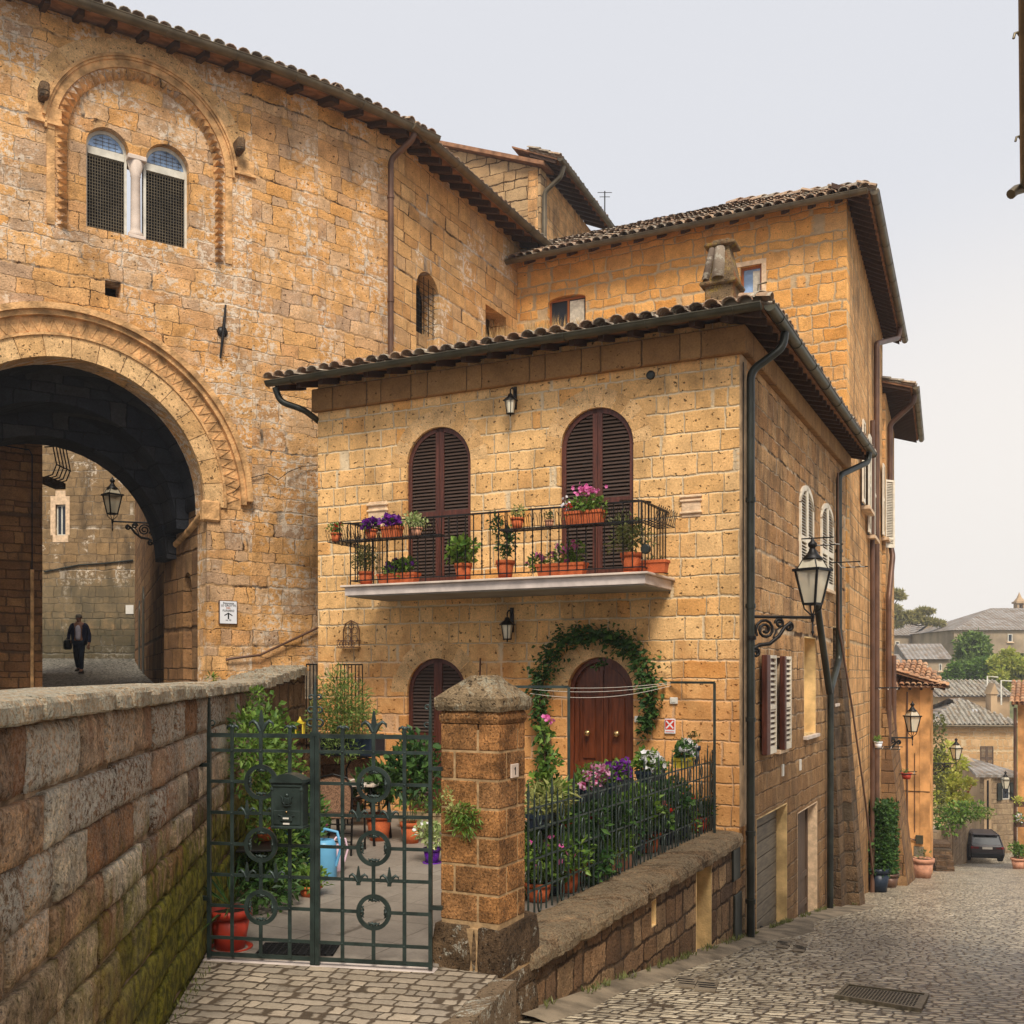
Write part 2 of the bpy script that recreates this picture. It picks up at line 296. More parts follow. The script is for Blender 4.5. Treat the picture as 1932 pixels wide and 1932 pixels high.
M['leafG'] = leafmat('sun_tinted_vine_leaves', (176, 188, 78), (228, 222, 124), .45)  # sun's brightness put into the leaf colour, offsetting haze and shade
M['leafpale'] = leafmat('pale_succulent_leaves', (140, 150, 84), (186, 184, 116))
M['dry'] = leafmat('dry_roof_grass', (176, 138, 84), (206, 172, 116), .2, .9)
M['flP'] = leafmat('purple_petals', (84, 18, 120), (128, 40, 150), .3)
M['flK'] = leafmat('pink_petals', (206, 70, 150), (234, 140, 190), .3)
M['flR'] = leafmat('red_petals', (186, 22, 20), (222, 60, 44), .3)
M['flW'] = leafmat('white_petals', (222, 220, 222), (244, 240, 240), .3)
M['flM'] = leafmat('magenta_white_petals', (170, 20, 92), (236, 190, 220), .3)
M['bark'] = plain('bark', (86, 68, 50), .95, var=.3, vs=8.)
M['skin'] = plain('skin', (150, 106, 84), .6)
M['navy'] = plain('navy_jacket_cloth', (22, 26, 54), .9)
M['shirt'] = plain('pale_shirt_cloth', (214, 208, 222), .9)
M['jeans'] = plain('dark_jeans', (22, 34, 52), .9, var=.3, vs=3.)
M['leather'] = plain('black_leather', (18, 17, 18), .5)
M['hair'] = plain('grey_hair', (120, 112, 100), .8)
M['carp'] = plain('dark_grey_car_paint', (60, 54, 56), .35, .1, .03, 1., .4)
M['tyre'] = plain('tyre_rubber', (20, 20, 21), .8)
M['rim'] = plain('alloy_rim', (150, 150, 152), .3, .8)
M['tail'] = plain('red_tail_light', (150, 16, 20), .2, spec=.6)
M['pine'] = leafmat('backlight_tinted_needles', (128, 128, 76), (192, 178, 112), .4)  # glow of backlight put into the pale needle colour
M['doordark'] = woodmat('dark_mahogany_panel', (84, 38, 20), .3, var=.5)
# ---------------------------------------------------------------- geometry helpers
class MB:
    def __init__(s): s.v = []; s.f = []; s.sm = []; s.mi = []; s.X = None; s.m = 0
    def add(s, vs, fs, smooth=False):
        b = len(s.v)
        if s.X is not None: vs = [s.X @ V(p) for p in vs]
        s.v.extend(tuple(p) for p in vs)
        for f in fs: s.f.append(tuple(i + b for i in f)); s.sm.append(smooth); s.mi.append(s.m)
    def box(s, x0, y0, z0, x1, y1, z1, ch=0.):
        if ch <= 0:
            s.add([(x0, y0, z0), (x1, y0, z0), (x1, y1, z0), (x0, y1, z0), (x0, y0, z1), (x1, y0, z1), (x1, y1, z1), (x0, y1, z1)],
                  [(0, 3, 2, 1), (4, 5, 6, 7), (0, 1, 5, 4), (1, 2, 6, 5), (2, 3, 7, 6), (3, 0, 4, 7)])
        else:
            r = [(z0, ch), (z0 + ch, 0), (z1 - ch, 0), (z1, ch)]
            vs = []
            for z, i in r:
                a = ch
                for px, py in ((x0 + a, y0 + i), (x1 - a, y0 + i), (x1 - i, y0 + a), (x1 - i, y1 - a), (x1 - a, y1 - i), (x0 + a, y1 - i), (x0 + i, y1 - a), (x0 + i, y0 + a)):
                    vs.append((px, py, z))
            fs = [tuple(range(7, -1, -1)), tuple(range(24, 32))]
            for k in range(3):
                for j in range(8): fs.append((k * 8 + j, k * 8 + (j + 1) % 8, k * 8 + 8 + (j + 1) % 8, k * 8 + 8 + j))
            s.add(vs, fs)
    def tube(s, pts, r, n=6, cap=True, smooth=True, flat=None):
        pts = [V(p) for p in pts]; rs = r if isinstance(r, (list, tuple)) else [r] * len(pts)
        vs = []; up = None
        for i, p in enumerate(pts):
            t = (pts[min(i + 1, len(pts) - 1)] - pts[max(i - 1, 0)])
            if t.length < 1e-9: t = V((0, 0, 1))
            t.normalize()
            if up is None:
                a = V((0, 0, 1)) if abs(t.z) < .9 else V((1, 0, 0))
                up = (a - t * a.dot(t)).normalized()
            else:
                up = up - t * up.dot(t)
                up = up.normalized() if up.length > 1e-6 else V((0, 0, 1))
            sd = t.cross(up)
            for k in range(n):
                an = 2 * PI * (k + .5) / n
                vs.append(p + (sd * math.cos(an) + up * math.sin(an)) * rs[i])
        fs = []
        for i in range(len(pts) - 1):
            for k in range(n): fs.append((i * n + k, i * n + (k + 1) % n, (i + 1) * n + (k + 1) % n, (i + 1) * n + k))
        s.add(vs, fs, smooth and n > 4)
        if cap:
            b = len(pts) - 1
            s.add([vs[k] for k in range(n)] + [vs[b * n + k] for k in range(n)], [tuple(range(n - 1, -1, -1)), tuple(range(n, 2 * n))])
    def lathe(s, prof, c=(0, 0, 0), n=16, smooth=True, sq=1.):
        vs = []; c = V(c)
        for r, z in prof:
            for k in range(n):
                a = 2 * PI * (k + .5) / n; vs.append((c.x + r * math.cos(a), c.y + r * sq * math.sin(a), c.z + z))
        fs = []
        for i in range(len(prof) - 1):
            for k in range(n): fs.append((i * n + k, i * n + (k + 1) % n, (i + 1) * n + (k + 1) % n, (i + 1) * n + k))
        fs2 = []
        if prof[0][0] > 1e-4: fs2.append(tuple(range(n - 1, -1, -1)))
        if prof[-1][0] > 1e-4: fs2.append(tuple((len(prof) - 1) * n + k for k in range(n)))
        b = len(s.v); s.add(vs, fs, smooth)
        for f in fs2: s.f.append(tuple(i + b for i in f)); s.sm.append(False); s.mi.append(s.m)
    def prism(s, poly, y0, y1):
        n = len(poly); vs = [(x, y0, z) for x, z in poly] + [(x, y1, z) for x, z in poly]
        fs = [tuple(range(n)), tuple(range(2 * n - 1, n - 1, -1))] + [(k, k + n, (k + 1) % n + n, (k + 1) % n) for k in range(n)]
        s.add(vs, fs)
    def plate(s, poly, z0, z1):
        n = len(poly); vs = [(x, y, z0) for x, y in poly] + [(x, y, z1) for x, y in poly]
        fs = [tuple(range(n - 1, -1, -1)), tuple(range(n, 2 * n))] + [(k, (k + 1) % n, (k + 1) % n + n, k + n) for k in range(n)]
        s.add(vs, fs)
    def ball(s, c, r, n=10, sc_=(1, 1, 1), smooth=True):
        c = V(c); vs = []; m = max(4, n // 2)
        for i in range(m + 1):
            a = PI * i / m
            for k in range(n):
                b = 2 * PI * k / n
                vs.append((c.x + r * sc_[0] * math.sin(a) * math.cos(b), c.y + r * sc_[1] * math.sin(a) * math.sin(b), c.z + r * sc_[2] * math.cos(a)))
        s.add(vs, [(i * n + k, (i + 1) * n + k, (i + 1) * n + (k + 1) % n, i * n + (k + 1) % n) for i in range(m) for k in range(n)], smooth)
    def arcband(s, xc, zc, r0, r1, a0, a1, y0, y1, n=20):
        for i in range(n):
            p = a0 + (a1 - a0) * i / n; q = a0 + (a1 - a0) * (i + 1) / n
            poly = [(xc + r0 * math.cos(p), zc + r0 * math.sin(p)), (xc + r1 * math.cos(p), zc + r1 * math.sin(p)),
                    (xc + r1 * math.cos(q), zc + r1 * math.sin(q)), (xc + r0 * math.cos(q), zc + r0 * math.sin(q))]
            s.prism(poly, y0, y1)
    def leaf(s, p, d, L, W, fold=.25):
        d = d.normalized(); a = V((0, 0, 1)) if abs(d.z) < .9 else V((1, 0, 0))
        sd = d.cross(a).normalized(); sd = (Matrix.Rotation(R.uniform(-1.2, 1.2), 3, d) @ sd); up = sd.cross(d)
        m = p + d * L * .45
        s.add([p, m + sd * W * .5 + up * W * fold, p + d * L, m - sd * W * .5 + up * W * fold], [(0, 1, 2), (0, 2, 3)])
    def rstone(s, x0, x1, z0, z1, y0, dep, nx=6, nz=4, rd=.02, amp=.012):
        vs = []; 
        for j in range(nz + 1):
            for i in range(nx + 1):
                a = i / nx; b = j / nz; x = x0 + (x1 - x0) * a; z = z0 + (z1 - z0) * b
                ed = min(a, 1 - a) * (x1 - x0); ez = min(b, 1 - b) * (z1 - z0); e = min(ed, ez)
                y = y0 + rd * max(0, 1 - e / (rd * 2.)) ** 2 - amp * (mn.noise(V((x * 5, z * 5, x0 * 9))) + .6 * mn.noise(V((x * 17, z * 17, 3))))
                q = .5 if (i in (0, nx)) or (j in (0, nz)) else 0.
                vs.append((x + q * .01 * mn.noise(V((x * 9, z * 9, 1))), y, z + q * .012 * mn.noise(V((x * 8, z * 8, 7)))))
        b0 = len(vs); W_ = nx + 1
        fs = [(j * W_ + i, j * W_ + i + 1, (j + 1) * W_ + i + 1, (j + 1) * W_ + i) for j in range(nz) for i in range(nx)]
        per = [i for i in range(W_)] + [j * W_ + nx for j in range(1, nz + 1)] + [nz * W_ + i for i in range(nx - 1, -1, -1)] + [j * W_ for j in range(nz - 1, 0, -1)]
        for i in per: vs.append((vs[i][0], y0 + dep, vs[i][2]))
        n = len(per)
        for k in range(n): fs.append((per[(k + 1) % n], per[k], b0 + k, b0 + (k + 1) % n))
        s.add(vs, fs, True)
    def coping(s, x0, x1, prof, seg=5, amp=.012):
        """one coping stone: profile (y,z) swept along x"""
        n = len(prof); vs = []
        for i in range(seg + 1):
            a = i / seg; x = x0 + (x1 - x0) * a; k = .0 if 0 < i < seg else .014
            cy = sum(p[0] for p in prof) / n; cz = sum(p[1] for p in prof) / n
            for y, z in prof:
                dn = amp * (mn.noise(V((x * 6, y * 9, z * 9))) + .5 * mn.noise(V((x * 21, y * 21, z * 21)))) - k
                v_ = V((y - cy, z - cz)); v_ = v_ * (1 + dn / max(v_.length, .03))
                vs.append((x, cy + v_.x, cz + v_.y))
        fs = [(i * n + k, (i + 1) * n + k, (i + 1) * n + (k + 1) % n, i * n + (k + 1) % n) for i in range(seg) for k in range(n)]
        fs += [tuple(range(n)), tuple(seg * n + k for k in range(n - 1, -1, -1))]
        s.add(vs, fs)
    def mesh(s, name):
        me = bpy.data.meshes.new(name); me.from_pydata(s.v, [], s.f)
        me.polygons.foreach_set('use_smooth', s.sm); me.polygons.foreach_set('material_index', s.mi)
        me.update(); return me

WM = {}
NAMES = {}
def _link(o, parent, Mw):
    COL.objects.link(o)
    if Mw is None: Mw = WM[parent] if parent is not None else Matrix.Identity(4)
    if parent is not None:
        o.parent = parent; o.matrix_basis = WM[parent].inverted() @ Mw
    else: o.matrix_basis = Mw
    WM[o] = Mw.copy()
    return o
def T(x, y=0, z=0, rz=0):
    if not isinstance(x, (int, float)): x, y, z = x
    return Matrix.Translation((x, y, z)) @ Matrix.Rotation(rz, 4, 'Z')
def tag(o, label=None, cat=None, group=None, kind=None):
    if label: o['label'] = label
    if cat: o['category'] = cat
    if group: o['group'] = group
    if kind: o['kind'] = kind
    return o
def thing(name, label, cat, Mw, group=None):
    o = bpy.data.objects.new(name, None); o.empty_display_size = .2
    _link(o, None, Mw); return tag(o, label, cat, group)
def part(name, mb, mat, parent=None, Mw=None, label=None):
    me = mb.mesh(name) if isinstance(mb, MB) else mb
    for m in (mat if isinstance(mat, (list, tuple)) else [mat]): me.materials.append(M[m])
    o = bpy.data.objects.new(name, me); _link(o, parent, Mw)
    if label: o['label'] = label
    return o
def single(name, mb, mat, label, cat, Mw=None, group=None):
    return tag(part(name, mb, mat, None, Mw), label, cat, group)
def struct(name, mb, mat, Mw=None, kind='structure'):
    return tag(part(name, mb, mat, None, Mw), kind=kind)
def copy_tree(o, Mw, parent=None):
    c = o.copy(); COL.objects.link(c)
    if parent is None:
        c.matrix_basis = Mw; WM[c] = Mw
    else:
        c.parent = parent; c.matrix_basis = o.matrix_basis; WM[c] = WM[parent] @ o.matrix_basis
    for ch in [x for x in COL.objects if x.parent is o]: copy_tree(ch, None, c)
    return c

class Fr:
    def __init__(s, ox, oy, dx, dy):
        l = math.hypot(dx, dy); s.ox, s.oy, s.dx, s.dy = ox, oy, dx / l, dy / l; s.nx, s.ny = -s.dy, s.dx
    def M(s, u=0, y=0, z=0, rz=0):
        m = Matrix(((s.dx, s.nx, 0, s.ox), (s.dy, s.ny, 0, s.oy), (0, 0, 1, 0), (0, 0, 0, 1)))
        return m @ T(u, y, z, rz)
    def uv(s, px, py, y=0.):
        r = (px - CX) / F; Y = (y + s.ox * s.nx + s.oy * s.ny) / (r * s.nx + s.ny)
        return ((r * Y - s.ox) * s.dx + (Y - s.oy) * s.dy, -(py - CY) / F * Y)
    def u(s, px, y=0.): return s.uv(px, CY, y)[0]
    def w(s, u, y=0, z=0): return s.M() @ V((u, y, z))
def at(px, py, Y): return V(((px - CX) / F * Y, Y, -(py - CY) / F * Y))
def zr(Y):
    if Y < 2: return -1.65
    if Y > 59: return -1.33 - .16 * 59 - .02 * (Y - 59)
    return -1.33 - .16 * Y
def road(px, py):
    k = (py - CY) / F; Y = 1.33 / (k - .16); return V(((px - CX) / F * Y, Y, -k * Y))
def hitz(px, py, z):
    Y = -z / ((py - CY) / F); return V(((px - CX) / F * Y, Y, z))

def arch_poly(u0, u1, z0, zs, n=18, rise=None):
    """closed outline of an opening with an arched head"""
    c = (u0 + u1) / 2; r = (u1 - u0) / 2; h = r if rise is None else rise
    return [(u0, z0), (u1, z0)] + [(c + r * math.cos(PI * k / n), zs + h * math.sin(PI * k / n)) for k in range(n + 1)]
def rect(u0, u1, z0, z1): return [(u0, z0), (u1, z0), (u1, z1), (u0, z1)]
def wall_mesh(outline, holes=(), th=.4):
    cu = bpy.data.curves.new('w', 'CURVE'); cu.dimensions = '2D'; cu.fill_mode = 'BOTH'; cu.extrude = th / 2
    for pl in [outline] + list(holes):
        q = [pl[0]]
        for p in pl[1:]:
            if math.hypot(p[0] - q[-1][0], p[1] - q[-1][1]) > 1e-4: q.append(p)
        if math.hypot(q[0][0] - q[-1][0], q[0][1] - q[-1][1]) < 1e-4: q.pop()
        sp = cu.splines.new('POLY'); sp.points.add(len(q) - 1); sp.use_cyclic_u = True
        for i, p in enumerate(q): sp.points[i].co = (p[0], p[1], 0, 1)
    ob = bpy.data.objects.new('w', cu); COL.objects.link(ob); bpy.context.view_layer.update()
    dg = bpy.context.evaluated_depsgraph_get()
    me = bpy.data.meshes.new_from_object(ob.evaluated_get(dg)); bpy.data.objects.remove(ob); bpy.data.curves.remove(cu)
    for v in me.vertices: v.co = (v.co.x, v.co.z + th / 2, v.co.y)
    me.flip_normals(); me.update(); return me
def text_mb(mb, txt, size, x, z, y, th=.002):
    cu = bpy.data.curves.new('t', 'FONT'); cu.body = txt; cu.size = size; cu.align_x = 'CENTER'; cu.align_y = 'CENTER'; cu.extrude = th; cu.resolution_u = 3
    ob = bpy.data.objects.new('t', cu); COL.objects.link(ob); bpy.context.view_layer.update()
    me = bpy.data.meshes.new_from_object(ob.evaluated_get(bpy.context.evaluated_depsgraph_get())); bpy.data.objects.remove(ob)
    mb.add([(v.co.x + x, y - v.co.z, v.co.y + z) for v in me.vertices], [tuple(p.vertices) for p in me.polygons])
    bpy.data.meshes.remove(me)
def voussoirs(mb, uc, zc, r0, r1, a0, a1, n, proud=.004, gap=.012, th=.03):
    for i in range(n):
        p = a0 + (a1 - a0) * i / n + gap / r1; q = a0 + (a1 - a0) * (i + 1) / n - gap / r1; pts = []
        rr = r1 + (R.uniform(-.03, .02) if proud < .02 else 0)
        for k in range(4): a = p + (q - p) * k / 3; pts.append((uc + r0 * math.cos(a), zc + r0 * math.sin(a)))
        for k in range(3, -1, -1): a = p + (q - p) * k / 3; pts.append((uc + rr * math.cos(a), zc + rr * math.sin(a)))
        mb.prism(pts[::-1], -proud, th)

# roofs ---------------------------------------------------------------
def coppo(mb, p0, p1, side, up, r0, r1, hi=True, inv=False):
    n = 5 if hi else 3; vs = []; th = .016
    for p, r in ((p0, r0), (p1, r1)):
        for k in range(n + 1):
            a = PI * k / n; c, s_ = math.cos(a), math.sin(a) * (.75 if not inv else -.6)
            vs.append(p + side * r * c + up * r * s_)
    fs = [(k, k + 1, n + 2 + k, n + 1 + k) for k in range(n)]
    if hi:
        for p, r in ((p0, r0 - th), (p1, r1 - th)):
            for k in range(n + 1):
                a = PI * k / n; c, s_ = math.cos(a), math.sin(a) * (.75 if not inv else -.6)
                vs.append(p + side * r * c + up * r * s_)
        b = 2 * (n + 1)
        fs += [(b + k + 1, b + k, b + n + 1 + k, b + n + 2 + k) for k in range(n)] + [(k + 1, k, b + k, b + k + 1) for k in range(n)]
    mb.add(vs, fs, True)
def slope_tiles(mb, u0, u1, oh, z, run, pitch, hipL=0, hipR=0, step=.215, hi=True, L=.36, maxrows=99):
    tp = math.tan(pitch); al = V((0, math.cos(pitch), math.sin(pitch))); up = V((0, -math.sin(pitch), math.cos(pitch))); sd = V((1, 0, 0))
    nc = int((u1 - u0) / step)
    for c in range(nc + 1):
        for inv in (0, 1):
            u = u0 + c * step + (step / 2 if inv else 0) + .02
            if u > u1 - .02: continue
            mr = run
            if hipR: mr = min(mr, (u1 - u) / hipR)
            if hipL: mr = min(mr, (u - u0) / hipL)
            rows = min(int(mr / (L * math.cos(pitch))) + 1, maxrows)
            for k in range(rows):
                s0 = k * L; j = R.uniform(-.012, .012)
                b = V((u + j, -oh - .05, z + .05)) + al * (s0 - (.03 if k == 0 else .04) + R.uniform(-.02, .02))
                if inv: coppo(mb, b + up * .03, b + al * (L + .04) + up * .018, sd, up, .085, .095, hi and k < 3, True)
                else: coppo(mb, b + up * (.062 + R.uniform(-.01, .012)), b + al * (L + .05) + up * .04, V((1, R.uniform(-.05, .05), 0)).normalized(), up, .105, .08, hi and k < 3)
def roof_side(par, fr, u0, u1, z, oh, run, pitch, hipL=0, hipR=0, tmat='tile', gmat='gutter', hi=True, step=.45, gut=True, raft=True, brk=True, rd=.085, maxrows=99, wallin=.25, tstep=.215, rz=(.09, .1), gl=0., gr=0.):
    Mw = fr.M(); tp = math.tan(pitch)
    mb = MB(); a, b = (u0, -oh), (u1, -oh); c = (u1 - run * hipR, run - oh); d = (u0 + run * hipL, run - oh)
    vs = []
    for dz in (0, .045): vs += [(x, y, z + (y + oh) * tp + dz) for x, y in (a, b, c, d)]
    mb.add(vs, [(0, 3, 2, 1), (4, 5, 6, 7), (0, 1, 5, 4), (1, 2, 6, 5), (2, 3, 7, 6), (3, 0, 4, 7)])
    rf = part('roof', mb, 'plank', par, Mw)
    mb = MB(); slope_tiles(mb, u0, u1, oh, z, run, pitch, hipL, hipR, hi=hi, maxrows=maxrows, step=tstep)
    part('roof_tiles', mb, tmat, rf, Mw)
    if raft:
        mb = MB(); n = int((u1 - u0) / step)
        for i in range(n + 1):
            u = u0 + .08 + i * (u1 - u0 - .16) / max(n, 1); w_ = rz[0] / 2
            y0, y1 = -oh + .05, wallin
            zz0, zz1 = z + (y0 + oh) * tp - .003, z + (y1 + oh) * tp - .003
            mb.add([(u - w_, y0, zz0 - rz[1]), (u + w_, y0, zz0 - rz[1]), (u + w_, y0, zz0), (u - w_, y0, zz0), (u - w_, y1, zz1 - rz[1]), (u + w_, y1, zz1 - rz[1]), (u + w_, y1, zz1), (u - w_, y1, zz1)],
                   [(0, 1, 2, 3), (7, 6, 5, 4), (0, 4, 5, 1), (1, 5, 6, 2), (3, 2, 6, 7), (0, 3, 7, 4)])
        part('rafters', mb, 'rafter', rf, Mw)
    if gut:
        mb = MB(); n = 7; yc, zc = -oh - rd - .01, z + .03; ua, ub = u0 - gl, u1 + gr
        for rr, fl in ((rd, 0), (rd - .008, 1)):
            vs = [(x, yc - rr * math.cos(PI * k / n), zc - rr * math.sin(PI * k / n)) for x in (ua, ub) for k in range(n + 1)]
            fs = [(k, k + 1, n + 2 + k, n + 1 + k) for k in range(n)]
            if fl: fs = [f[::-1] for f in fs]
            mb.add(vs, fs, True)
        mb.tube([(ua, yc - rd, zc), (ub, yc - rd, zc)], .011, 6)
        for x in (ua, ub): mb.add([(x, yc - rd * math.cos(PI * k / n), zc - rd * math.sin(PI * k / n)) for k in range(n + 1)], [tuple(range(n + 1))])
        if brk:
            x = u0 + .5
            while x < u1:
                mb.tube([(x, yc - (rd + .006) * math.cos(PI * k / n), zc - (rd + .006) * math.sin(PI * k / n)) for k in range(n + 1)], .007, 4); x += 1.15
        part('gutter', mb, gmat, par, Mw)
    return rf
def downpipe(par, fr, pts, r, mat, rings=()):
    mb = MB(); mb.tube(pts, r, 10)
    for p in rings: mb.tube([(p[0], p[1], p[2] - .03), (p[0], p[1], p[2] + .03)], r * 1.22, 10)
    return part('downpipe', mb, mat, par, fr.M())
def smooth_path(pts, n=5):
    pts = [V(p) for p in pts]; out = [pts[0]]
    for i in range(1, len(pts) - 1):
        a, b, c = pts[i - 1], pts[i], pts[i + 1]; p = b + (a - b) * min(.5, .12 / max((a - b).length, .01)); q = b + (c - b) * min(.5, .12 / max((c - b).length, .01))
        for k in range(n + 1):
            t = k / n; out.append(p * (1 - t) ** 2 + b * 2 * t * (1 - t) + q * t * t)
    return out + [pts[-1]]

# shutters / doors ----------------------------------------------------
def leaf_geo(x0, x1, z0, zs, R_, xc, fw=.055, rails=(), th=.035, pitch=.048, y=0.):
    """one shutter leaf between x0..x1 (xc = crown of the arch, R_=0 for a square head); returns frame, louvres"""
    fm, sl = MB(), MB()
    def top(x): return zs + (math.sqrt(max(R_ * R_ - (x - xc) ** 2, 0)) if R_ else 0)
    if R_:
        a0, a1 = (0, PI / 2) if x0 >= xc - .01 else (PI / 2, PI)
        fm.arcband(xc, zs, R_ - fw, R_, a0, a1, y, y + th, 12)
    fm.box(x0, y, z0, x0 + fw, y + th, top(x0 + (fw if x0 < xc - .05 else 0)) if R_ and abs(x0 - xc) < .05 else zs)
    fm.box(x1 - fw, y, z0, x1, y + th, top(x1) if R_ and abs(x1 - xc) < .05 else zs)
    if not R_: fm.box(x0 + fw, y, zs - fw, x1 - fw, y + th, zs)
    fm.box(x0 + fw, y, z0, x1 - fw, y + th, z0 + fw * 1.6)
    for rz_ in rails: fm.box(x0 + fw, y + .001, rz_ - fw * .6, x1 - fw, y + th - .001, rz_ + fw * .6)
    z = z0 + fw * 1.6 + .02
    while z < top((x0 + x1) / 2) + R_:
        if not any(abs(z - rz_) < fw * .6 for rz_ in rails):
            a, b = x0 + fw, x1 - fw
            if R_ and z > zs:
                h = (R_ - fw) ** 2 - (z - zs) ** 2
                if h <= 0: break
                h = math.sqrt(h); a = max(a, xc - h); b = min(b, xc + h)
            elif not R_ and z > zs - fw - .02: break
            if b - a > .02:
                sl.add([(a, y + .004, z - .016), (b, y + .004, z - .016), (b, y + .03, z + .02), (a, y + .03, z + .02), (a, y + .008, z - .022), (b, y + .008, z - .022), (b, y + .034, z + .014), (a, y + .034, z + .014)],
                       [(0, 1, 2, 3), (7, 6, 5, 4), (4, 5, 1, 0), (3, 2, 6, 7)])
        z += pitch
    return fm, sl
def shutters(par, fr, u0, u1, z0, zs, y=.06, arch=True, fmat='shut', smat='slat', rails=(), fw=.055, pitch=.048):
    xc = (u0 + u1) / 2; R_ = (u1 - u0) / 2 if arch else 0
    for a, b in ((u0, xc - .003), (xc + .003, u1)):
        fm, sl = leaf_geo(a, b, z0, zs, R_, xc, fw, rails, y=y, pitch=pitch)
        p = part('shutter', fm, fmat, par, fr.M()); part('louvres', sl, smat, p, fr.M())
def lining(u0, u1, z0, z1, y0, y1, t=.03, bottom=False):
    mb = MB(); mb.box(u0, y0, z0, u0 + t, y1, z1); mb.box(u1 - t, y0, z0, u1, y1, z1); mb.box(u0 + t, y0, z1 - t, u1 - t, y1, z1)
    if bottom: mb.box(u0 + t, y0, z0, u1 - t, y1, z0 + t)
    return mb
def window(par, fr, u0, u1, z0, z1, y=.12, fmat='winwhite', gmat='glass', mull=True, name='window'):
    mb = lining(u0, u1, z0, z1, y, y + .05, .05, True)
    if mull: mb.box((u0 + u1) / 2 - .025, y + .002, z0 + .05, (u0 + u1) / 2 + .025, y + .048, z1 - .05)
    f = part(name, mb, fmat, par, fr.M())
    g = MB(); g.box(u0 + .05, y + .02, z0 + .05, u1 - .05, y + .03, z1 - .05); part('pane', g, gmat, f, fr.M())
    return f

# planting -------------------------------------------------------------
def rdir(up=0.):
    while True:
        v_ = V((R.uniform(-1, 1), R.uniform(-1, 1), R.uniform(-1, 1)))
        if .05 < v_.length < 1: v_.normalize(); v_.z += up; return v_.normalized()
def foliage(mb, blobs, n, L, W, up=.2):
    tot = sum(b[1][0] * b[1][1] * b[1][2] if not isinstance(b[1], float) else b[1] ** 3 for b in blobs)
    for c, r in blobs:
        c = V(c); r = (r, r, r) if isinstance(r, float) else r
        for _ in range(max(3, int(n * r[0] * r[1] * r[2] / tot))):
            d = rdir(); k = R.random() ** .45; p = c + V((d.x * r[0], d.y * r[1], d.z * r[2])) * k
            s = R.uniform(.65, 1.25); mb.leaf(p, (d * .8 + rdir(up) * .8), L * s, W * s)
def flower(mb, p, r, n=5):
    a = rdir(.6); t = a.cross(V((0, 0, 1)) if abs(a.z) < .9 else V((1, 0, 0))).normalized()
    for k in range(n):
        d = Matrix.Rotation(2 * PI * k / n, 3, a) @ t; q = Matrix.Rotation(2 * PI * (k + .5) / n, 3, a) @ t; e = Matrix.Rotation(2 * PI * (k - .5) / n, 3, a) @ t
        mb.add([p, p + e * r * .75 + a * r * .2, p + d * r + a * r * .25, p + q * r * .75 + a * r * .2], [(0, 1, 2), (0, 2, 3)])
def pot_mb(r, h, taper=.72, sq=False, w=None, d=None):
    mb = MB()
    if w:   # trough
        for (x0, x1, y0, y1, z0, z1) in ((-w / 2, w / 2, -d / 2, d / 2, h - .03, h),):
            a = .012
            mb.add([(x0 * .92, y0 * .8, 0), (x1 * .92, y0 * .8, 0), (x1 * .92, y1 * .8, 0), (x0 * .92, y1 * .8, 0), (x0, y0, h - .035), (x1, y0, h - .035), (x1, y1, h - .035), (x0, y1, h - .035)],
                   [(0, 3, 2, 1), (0, 1, 5, 4), (1, 2, 6, 5), (2, 3, 7, 6), (3, 0, 4, 7)])
            mb.box(x0 - a, y0 - a, h - .035, x1 + a, y0 + .012, h); mb.box(x0 - a, y1 - .012, h - .035, x1 + a, y1 + a, h)
            mb.box(x0 - a, y0 + .012, h - .035, x0 + .012, y1 - .012, h); mb.box(x1 - .012, y0 + .012, h - .035, x1 + a, y1 - .012, h)
    else:
        mb.lathe([(r * taper, 0), (r * .97, h * .8), (r * .97, h * .8), (r * 1.07, h * .8), (r * 1.07, h), (r * .93, h), (r * .9, h * .86), (0, h * .86)], n=18)
    return mb
NP = 0
